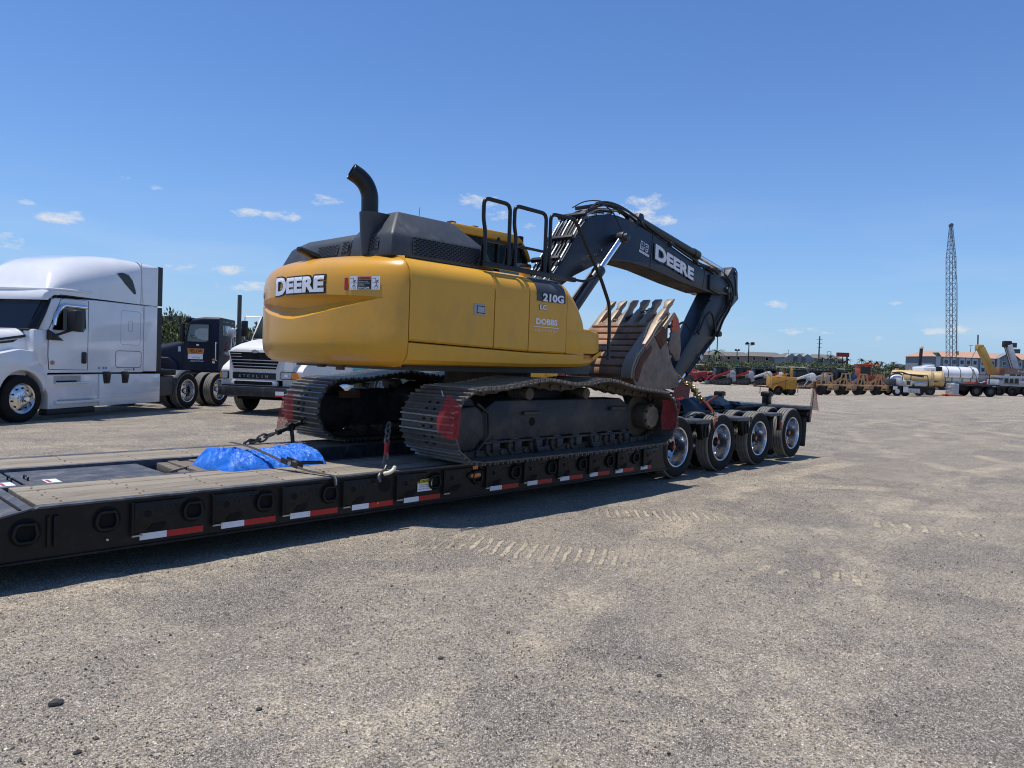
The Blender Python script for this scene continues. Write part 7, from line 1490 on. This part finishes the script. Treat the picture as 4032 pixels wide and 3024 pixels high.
for x in (5.3, 8.3, 11.4, 13.9, 16.4, 19.6, 23.0, 33.6, 36.6, 39.6, 45, 50): obj('window_bay', MB().box(x - 1.05, x + 1.05, -.25, 0, 0, zE - .3), white_wall, HT)
windows(HT, (5.3, 8.3, 11.4, 13.9, 16.4, 19.6, 23.0, 33.6, 36.6, 39.6, 45, 50), (2.0, 4.5, 7.0), 1.1, 1.25, -.25, 'grey_paint')
obj('corner_tower', MB().box(1.4, 3.1, -.35, 0, 0, zE - .1), white_wall, HT); obj('lower_band', MB().box(-.12, 4.2, -.2, 0, 0, 5.6), white_wall, HT); obj('corner_dormer', MB().loft([[(1.3, -.5, zE), (3.3, -.5, zE), (3.3, 3, zE), (1.3, 3, zE)], [(2.1, 0, zE + 1.5), (2.5, 0, zE + 1.5), (2.5, 3, zE + 1.5), (2.1, 3, zE + 1.5)]]), 'green', HT)
gb = obj('gable_bay', MB().prism([(24.6, 0), (24.6, zE + .2), (28.6, zE + 2.4), (32.4, zE - .2), (32.4, 0)], -2.0, 2.0), grey_wall, HT); obj('gable_trim', MB().beam((24.3, -2.1, zE + .1), (28.6, -2.1, zE + 2.5), .3, .25).beam((28.6, -2.1, zE + 2.5), (32.7, -2.1, zE - .3), .3, .25), 'grey_plastic', gb)
windows(HT, (26.3, 30.6), (2.0, 4.5, 7.0), 1.1, 1.25, -2.0)
HW = thing('hotel_annex', 'small grey building with salmon roof just left of the hotel', 'building', stand(3636, 290), VRZ)
obj('wall', MB().box(0, 5.5, 0, 8, 0, 6.0), grey_wall, HW); obj('roof', MB().loft([[(-.4, -.4, 6.0), (5.9, -.4, 6.0), (5.9, 8.4, 6.0), (-.4, 8.4, 6.0)], [(2.3, 3.5, 7.2), (3.2, 3.5, 7.2), (3.2, 4.5, 7.2), (2.3, 4.5, 7.2)]]), roof_m, HW); obj('brick_pier', MB().box(3.1, 4.2, -.2, 0, 0, 6.0), 'rust', HW)
def apartment(label, px0, px1, pyr, depth, wall, roof, gables=(), stories=3):
    k = depth / 2900; w = (px1 - px0) * k; p = at((px0 + px1) / 2, pyr, depth); h = p.z; b = at(px0, 1500, depth)
    A = thing('apartment_building', label, 'building', (b.x, b.y, 0), VRZ)
    e = h * .80
    obj('wall', MB().box(0, w, 0, 14, 0, e), wall, A); obj('roof', MB().loft([[(-.8, -.8, e), (w + .8, -.8, e), (w + .8, 14.8, e), (-.8, 14.8, e)], [(3, 6, h), (w - 3, 6, h), (w - 3, 8, h), (3, 8, h)]]), roof, A)
    n = max(2, int(w / 5)); windows(A, [w * (i + .5) / n for i in range(n)], [e * .30, e * .56, e * .80][:stories], 1.3, 1.4, -.02, 'white_old', False)
    for g in gables:
        gx_ = g * w; obj('gable', MB().prism([(gx_ - 3, 0), (gx_ - 3, e * .98), (gx_, h * .97), (gx_ + 3, e * .98), (gx_ + 3, 0)], -1.2, 3), pale, A)
pink = pm('pink_beige_render', (.33, .24, .19), .85, var=.08, scale=.2); pale = pm('pale_grey_render', (.30, .31, .31), .85, var=.08, scale=.2); groof = pm('grey_brown_roof', (.16, .145, .13), .85, var=.1)
apartment('long grey brown roofed apartment block, leftmost beyond the trees', 2770, 2960, 1384, 400, pink, groof)
apartment('pinkish apartment block with red awnings beyond the trees', 2940, 3090, 1386, 370, pink, groof)
apartment('pale grey apartment block with white gables beyond the trees', 3085, 3205, 1390, 350, pale, groof, (.2, .45, .72))
apartment('grey beige apartment block at the right end of the far row', 3195, 3318, 1395, 350, pale, groof)
DB = thing('flat_roofed_building', 'dark flat topped building above the trees between the white and navy trucks', 'building', stand(600, 150), VRZ)
obj('wall', MB().box(0, 3.6, 0, 8, 0, 8.4), 'charcoal', DB); obj('wall', MB().box(3.6, 7.5, 0, 8, 0, 7.6), 'charcoal', DB); obj('parapet', MB().box(-.1, 3.7, -.1, 8.1, 8.4, 8.7), 'grey_plastic', DB)
apartment('low dark roadside building far off, left of the hotel', 3540, 3592, 1432, 330, 'blue_paint', 'charcoal', (), 1)
for px, py, d, lb in ((3425, 1427, 340, 'small orange roofed kiosk far off beyond the reel trailers'), (3458, 1434, 340, 'small pink roofed kiosk far off, right of the other kiosk')):
    k = d / 2900; p = at(px, py, d); A = thing('kiosk', lb, 'kiosk', (p.x, p.y, 0), VRZ); obj('wall', MB().box(-1.2, 1.2, 0, 2.5, 0, p.z - .8), 'cream', A); obj('roof', MB().loft([[(-2, -.8, p.z - .8), (2, -.8, p.z - .8), (2, 3.2, p.z - .8), (-2, 3.2, p.z - .8)], [(-.3, 1, p.z + .3), (.3, 1, p.z + .3), (.3, 1.5, p.z + .3), (-.3, 1.5, p.z + .3)]]), 'orange', A)
def pole(nm, label, cat, px, pyt, depth, r, mat='grey_plastic', arms=()):
    p = at(px, pyt, depth); P = thing(nm, label, cat, (p.x, p.y, 0), VRZ)
    obj('post', MB().cyl((0, 0, 0), (0, 0, p.z), r, r * .6, 8), mat, P)
    for (a, b_, z) in arms: obj('crossarm', MB().box(a, b_, -.06, .06, p.z + z - .06, p.z + z + .06), mat, P)
    return P, p.z
pole('utility_pole', 'tall thin dark pole close right of the excavator arm', 'pole', 2826, 1318, 190, .2)
pole('utility_pole', 'tall grey steel pole standing above the far apartment row', 'pole', 3228, 1323, 260, .35, 'grey_plastic', ((-1, 1, -1.2), (-.9, .9, -2.6), (-.9, .9, -4)))
pole('utility_pole', 'thin dark pole half behind the excavator arm', 'pole', 2793, 1360, 190, .16)
p_, z_ = pole('floodlight_pole', 'green pole with two floodlights above the parked loaders', 'street lamp', 2903, 1379, 150, .16, 'green', ((-.4, .4, -.1),))
for x in (-.5, .1): obj('floodlight', MB().box(x, x + .4, -.2, .2, z_ - .1, z_ + .22), 'black', p_, bevel=.08)
p_, z_ = pole('sign_pole', 'pole with a black sign and a red sign over the far trees', 'sign', 2949, 1360, 330, .35, 'black', ((-.9, 1.7, 0),))
obj('black_sign', MB().prism([(-1.65, z_ + .3), (-1.65, z_ + 1.0), (-1.3, z_ + 1.1), (-1.05, z_ + 1.55), (-.5, z_ + 1.55), (-.3, z_ + 1.1), (.1, z_ + 1.0), (.1, z_ + .3)], -.4, .4), 'black', p_); obj('red_sign', MB().prism([(.75, z_ + .25), (.75, z_ + 1.35), (1.2, z_ + 1.5), (2.0, z_ + 1.5), (2.4, z_ + 1.3), (2.4, z_ + .25)], -.4, .4), 'rust', p_)
p_, z_ = pole('sign_pole', 'tall dark red rectangular sign on posts at the end of the far buildings', 'sign', 3318, 1404, 300, .3, 'rust', ())
obj('sign_board', MB().box(-2.5, 2.5, -.4, .4, z_ - .1, z_ + 2.6 - 1), 'refl_red', p_); obj('second_post', MB().box(1.6, 2.0, -.3, .3, 0, z_), 'rust', p_); obj('lower_board', MB().box(-1.6, 2.2, -.3, .3, z_ - 2.6, z_ - 2.0), 'rust', p_)
p_, z_ = pole('goalpost_sign', 'empty goalpost shaped sign frame over the far trees', 'sign frame', 3258, 1384, 280, .12, 'grey_plastic', ((0, 1.4, 0),)); obj('second_post', MB().cyl((1.35, 0, 0), (1.35, 0, z_), .12, n=6), 'grey_plastic', p_)
p_, z_ = pole('street_lamp', 'slim lamp post with two heads rising over the hotel roof', 'street lamp', 3823, 1360, 300, .16, 'grey_plastic', ((-.6, .6, 0),))
for x in (-.75, .35): obj('lamp_head', MB().box(x, x + .4, -.2, .2, z_ - .1, z_ + .12), 'grey_paint', p_)
p_, z_ = pole('billboard', 'two dark sign boards on one post above the hotel roof', 'billboard', 3989, 1390, 310, .35, 'grey_plastic', ())
obj('upper_board', MB().box(-1.5, 1.3, -.3, .3, z_ + 2.3, z_ + 4.3), pm('dark_green_board', (.05, .06, .055), .5), p_, bevel=.1); obj('lower_board', MB().box(-2.4, 2.8, -.3, .3, z_ - .1, z_ + 1.7), pm('dark_grey_board', (.10, .10, .105), .5), p_)
pole('street_lamp', 'very thin far lamp post over the pale apartments', 'street lamp', 3105, 1378, 300, .1, 'grey_plastic', ((-.6, .6, 0),))
p_, z_ = pole('road_sign', 'green road sign beside the small grey building', 'sign', 3631, 1452, 210, .1, 'grey_plastic', ()); obj('sign_board', MB().box(-.9, .9, -.05, .05, z_ - 1.6, z_ + .3), 'green', p_)

# ------------------------------------------------------------------ vegetation
leaf_m = [pm('leaf_olive', (.115, .135, .055), .8, var=.3, scale=1, isl=.55), pm('leaf_grey_green', (.125, .14, .08), .8, var=.3, scale=1, isl=.5), pm('leaf_dark', (.075, .10, .045), .8, var=.3, scale=1, isl=.5)]
bark = pm('bark', (.10, .085, .07), .9, var=.3)
def crown_mesh(seed, kind, n=2600):
    r = np.random.default_rng(seed); V = []; F = []
    blobs = [(r.uniform(-.62, .62), r.uniform(-.62, .62), r.uniform(.35, .9), r.uniform(.25, .48)) for _ in range(11)] + [(0, 0, .5, .5)]
    for k in range(n):
        b_ = blobs[r.integers(len(blobs))]; d = r.normal(size=3); d /= np.linalg.norm(d); rad = b_[3] * (.65 + .4 * r.random()); p = np.array([b_[0], b_[1], b_[2]]) + d * rad * np.array([1, 1, .8])
        s = r.uniform(.022, .055); q = np.linalg.qr(r.normal(size=(3, 3)))[0] * s; i = len(V)
        V += [p + q[0] * 1.3, p + q[1] * .7, p - q[0] * 1.3, p - q[1] * .7]; F.append((i, i+1, i+2, i+3))
    me = bpy.data.meshes.new('crown'); me.from_pydata([tuple(v) for v in V], [], F); me.materials.append(leaf_m[kind]); return me
CR = [crown_mesh(20 + i, i % 3) for i in range(6)]
def palm_mesh(seed):
    r = np.random.default_rng(seed); mb_ = MB()
    for k in range(26):
        a = r.uniform(0, 2*pi); el = r.uniform(-.5, 1.1); L = r.uniform(.8, 1.1); pts = []
        for j in range(6):
            t = j / 5; pts.append(Vector((cos(a) * L * t * cos(el), sin(a) * L * t * cos(el), L * t * sin(el) - .55 * t * t)))
        sdv = Vector((-sin(a), cos(a), 0))
        for j in range(5):
            w0, w1 = .12 * (1 - j / 5) + .02, .12 * (1 - (j+1) / 5) + .01
            mb_.add([pts[j] + sdv*w0, pts[j] - sdv*w0 - Vector((0,0,.03)), pts[j+1] - sdv*w1 - Vector((0,0,.03)), pts[j+1] + sdv*w1], [(0, 1, 2, 3)])
    me = bpy.data.meshes.new('crown'); me.from_pydata([tuple(v) for v in mb_.v], [], mb_.f); me.materials.append(leaf_m[2]); return me
PMs = [palm_mesh(3), palm_mesh(9)]
trunk_me = obj('trunk', MB().tube([(0, 0, 0), (.02, .01, .5), (0, 0, 1)], [1, .8, .6], 7), bark); TM = trunk_me.data; bpy.data.objects.remove(trunk_me)
def tree(label, px, depth, h, wd, kind, group, palm=False, i=0, base=0.):
    p = stand(px, depth); T = thing('palm_tree' if palm else 'tree', label, 'tree', (p[0], p[1], base), rr.uniform(0, 6), group)
    t = bpy.data.objects.new('trunk', TM); COL.objects.link(t); t.parent = T; r_ = .18 if palm else .05 * h ** .8
    t.scale = (r_, r_, h * (.95 if palm else .55))
    c = bpy.data.objects.new('crown', (PMs[i % 2] if palm else CR[(i * 3 + kind) % 6])); COL.objects.link(c); c.parent = T
    if palm: c.location = (0, 0, h * .92); c.scale = (wd, wd, wd)
    else: c.location = (0, 0, h * .12); c.scale = (wd * .5, wd * .5, h * .68)
    return T
GR = 'bushy trees beyond the parked machines'
rr = random.Random(19); i = 0
BT = []
for px in range(2690, 3530, 22):
    d = rr.uniform(150, 190); h = rr.uniform(3.2, 4.7) * (1 if px < 3330 else .72); BT.append((px + rr.uniform(-8, 8), d, h, rr.uniform(5, 8)))
for px in range(2700, 3340, 38): BT.append((px + rr.uniform(-12, 12), rr.uniform(230, 280), rr.uniform(4.6, 6.2), rr.uniform(8, 12)))
for px in range(3330, 3640, 34): BT.append((px + rr.uniform(-10, 10), rr.uniform(300, 340), rr.uniform(5.6, 7.4), rr.uniform(9, 14)))
LM = ((2700, 'the red track loader'), (2745, 'the lower end of the excavator arm'), (2790, 'the thin pole behind the arm'), (2830, 'the red armed grey loader'), (2870, 'the floodlight pole'), (2915, 'the second red armed loader'), (2955, 'the black and red sign pole'), (3000, 'the green tractors'), (3045, 'the drawbar of the compressor'), (3090, 'the yellow compressor'), (3130, 'the compressor light mast'), (3170, 'the white raised loader arms'), (3212, 'the tall steel utility pole'), (3250, 'the empty sign frame'), (3290, 'the tall red sign'), (3335, 'the third reel trailer'), (3380, 'the tallest far palm'), (3420, 'the orange roofed kiosk'), (3460, 'the pink roofed kiosk'), (3510, 'the grey pump trailer'), (3560, 'the low dark building'), (3620, 'the narrow beige mast'))
seen_ = {}
for px, d, h, w in BT:
    lm = min(LM, key=lambda q: abs(q[0] - px)); row = 'near row' if d < 200 else 'back row' if d < 290 else 'farthest row'; sdn = 'left of' if px < lm[0] else 'right of'
    tone = ('olive', 'grey green', 'dark green')[((i * 3 + i % 3) % 6) % 3]; sz = 'low' if h < 3.8 else 'tall' if h > 4.7 else 'middling'
    lb = f'{sz} {tone} tree, {row}, just {sdn} {lm[1]}'
    if lb in seen_: lb = f'{sz} {tone} bushy tree, {row}, further {sdn} {lm[1]}'
    seen_[lb] = 1; tree(lb, px, d, h, w, i % 3, GR, False, i); i += 1
for px, d, h, lb in ((2818, 165, 6.2, 'palm tree close right of the excavator arm'), (3265, 300, 9.3, 'palm tree under the empty sign frame'), (3288, 300, 8.6, 'palm tree left of the tall red sign'), (3335, 300, 8.2, 'palm tree right of the tall red sign'), (3388, 330, 9.2, 'tallest palm far off above the reel trailers'), (3422, 335, 8.4, 'far palm above the orange roofed kiosk'), (3450, 335, 8.2, 'far palm above the pink roofed kiosk'), (3470, 335, 8.0, 'far palm just right of the kiosks'), (3515, 335, 8.3, 'far palm left of the low dark building'), (3235, 320, 8.8, 'palm before the pale apartments')):
    tree(lb, px, d, h, 2.4, 2, 'palm trees far off', True, i); i += 1
for k, (px, d, h, w, lb) in enumerate(((640, 62, 5.3, 4.2, 'dense green tree just right of the white sleeper, leftmost of those behind the navy truck'), (672, 64, 5.9, 4.6, 'tallest dense tree in the gap between white sleeper and navy cab'), (705, 63, 5.5, 4.6, 'dense tree touching the front of the navy cab roof'), (775, 66, 5.0, 4.6, 'dense tree hidden behind the navy cab'), (990, 66, 4.9, 4.4, 'small dense tree right of the black exhaust stack'), (1025, 64, 5.0, 4.2, 'dense tree behind the windshield of the old white truck'), (590, 66, 5.4, 5, 'dense tree behind the rear edge of the white sleeper'))):
    tree(lb, px, d, h, w, k % 2, 'dense trees behind the trucks', False, i); i += 1
# low scrub that closes the far edge of the lot
def scrub():
    r = np.random.default_rng(4); V = []; F = []
    for k in range(16000):
        px = r.uniform(-500, 4600); d = r.uniform(130, 340) if px > 2300 else r.uniform(68, 150)
        p = at(px, 1500, d); z = r.random() ** 1.5 * (2.6 if px > 2300 else 2.2) * (.6 + .5 * noise.noise((p.x * .05, p.y * .05, 2)))
        if 3560 < px and d < 280: continue
        s = r.uniform(.25, .55); q = np.linalg.qr(r.normal(size=(3, 3)))[0] * s; i0 = len(V); c_ = np.array([p.x, p.y, max(.1, z)])
        V += [c_ + q[0]*1.3, c_ + q[1]*.8, c_ - q[0]*1.3, c_ - q[1]*.8]; F.append((i0, i0+1, i0+2, i0+3))
    me = bpy.data.meshes.new('scrub'); me.from_pydata([tuple(v) for v in V], [], F); me.materials.append(leaf_m[1]); o = bpy.data.objects.new('scrub_vegetation', me); COL.objects.link(o); o['kind'] = 'stuff'
scrub()
obj_g = obj('grass_verge', MB().add([tuple(at(x, 1500, d).xy) + (.01,) for x, d in ((2300, 128), (4700, 128), (4700, 700), (2300, 700))], [(0, 1, 2, 3)]), pm('dry_grass', (.11, .105, .055), .95, var=.3, scale=.15), None, smooth=0); tag(obj_g, kind='structure')
# single larger stones near the photographer
for k, (px, py, s, lb) in enumerate(((222, 2762, .028, 'flat dark stone lying alone at the lower left'), (1735, 2590, .014, 'dark pebble standing out on the gravel at centre'), (2595, 2655, .013, 'reddish dark stone on the gravel right of centre'), (1020, 2795, .013, 'small brown stone low on the gravel'), (305, 2950, .014, 'grey stone near the lower left corner'))):
    g = ground_at(px, py); v = []; r = np.random.default_rng(k)
    mb = MB().ell((g.x, g.y, relief(g.x, g.y) + s * .4), (s * 1.3, s, s * .6), 9, 6); mb.v = [(p[0] + r.normal() * s * .1, p[1] + r.normal() * s * .1, p[2] + r.normal() * s * .08) for p in mb.v]
    tag(obj('stone', mb, pm('dark_stone', (.05, .046, .045), .8, var=.2, scale=40), None, smooth=30), lb, 'stone')
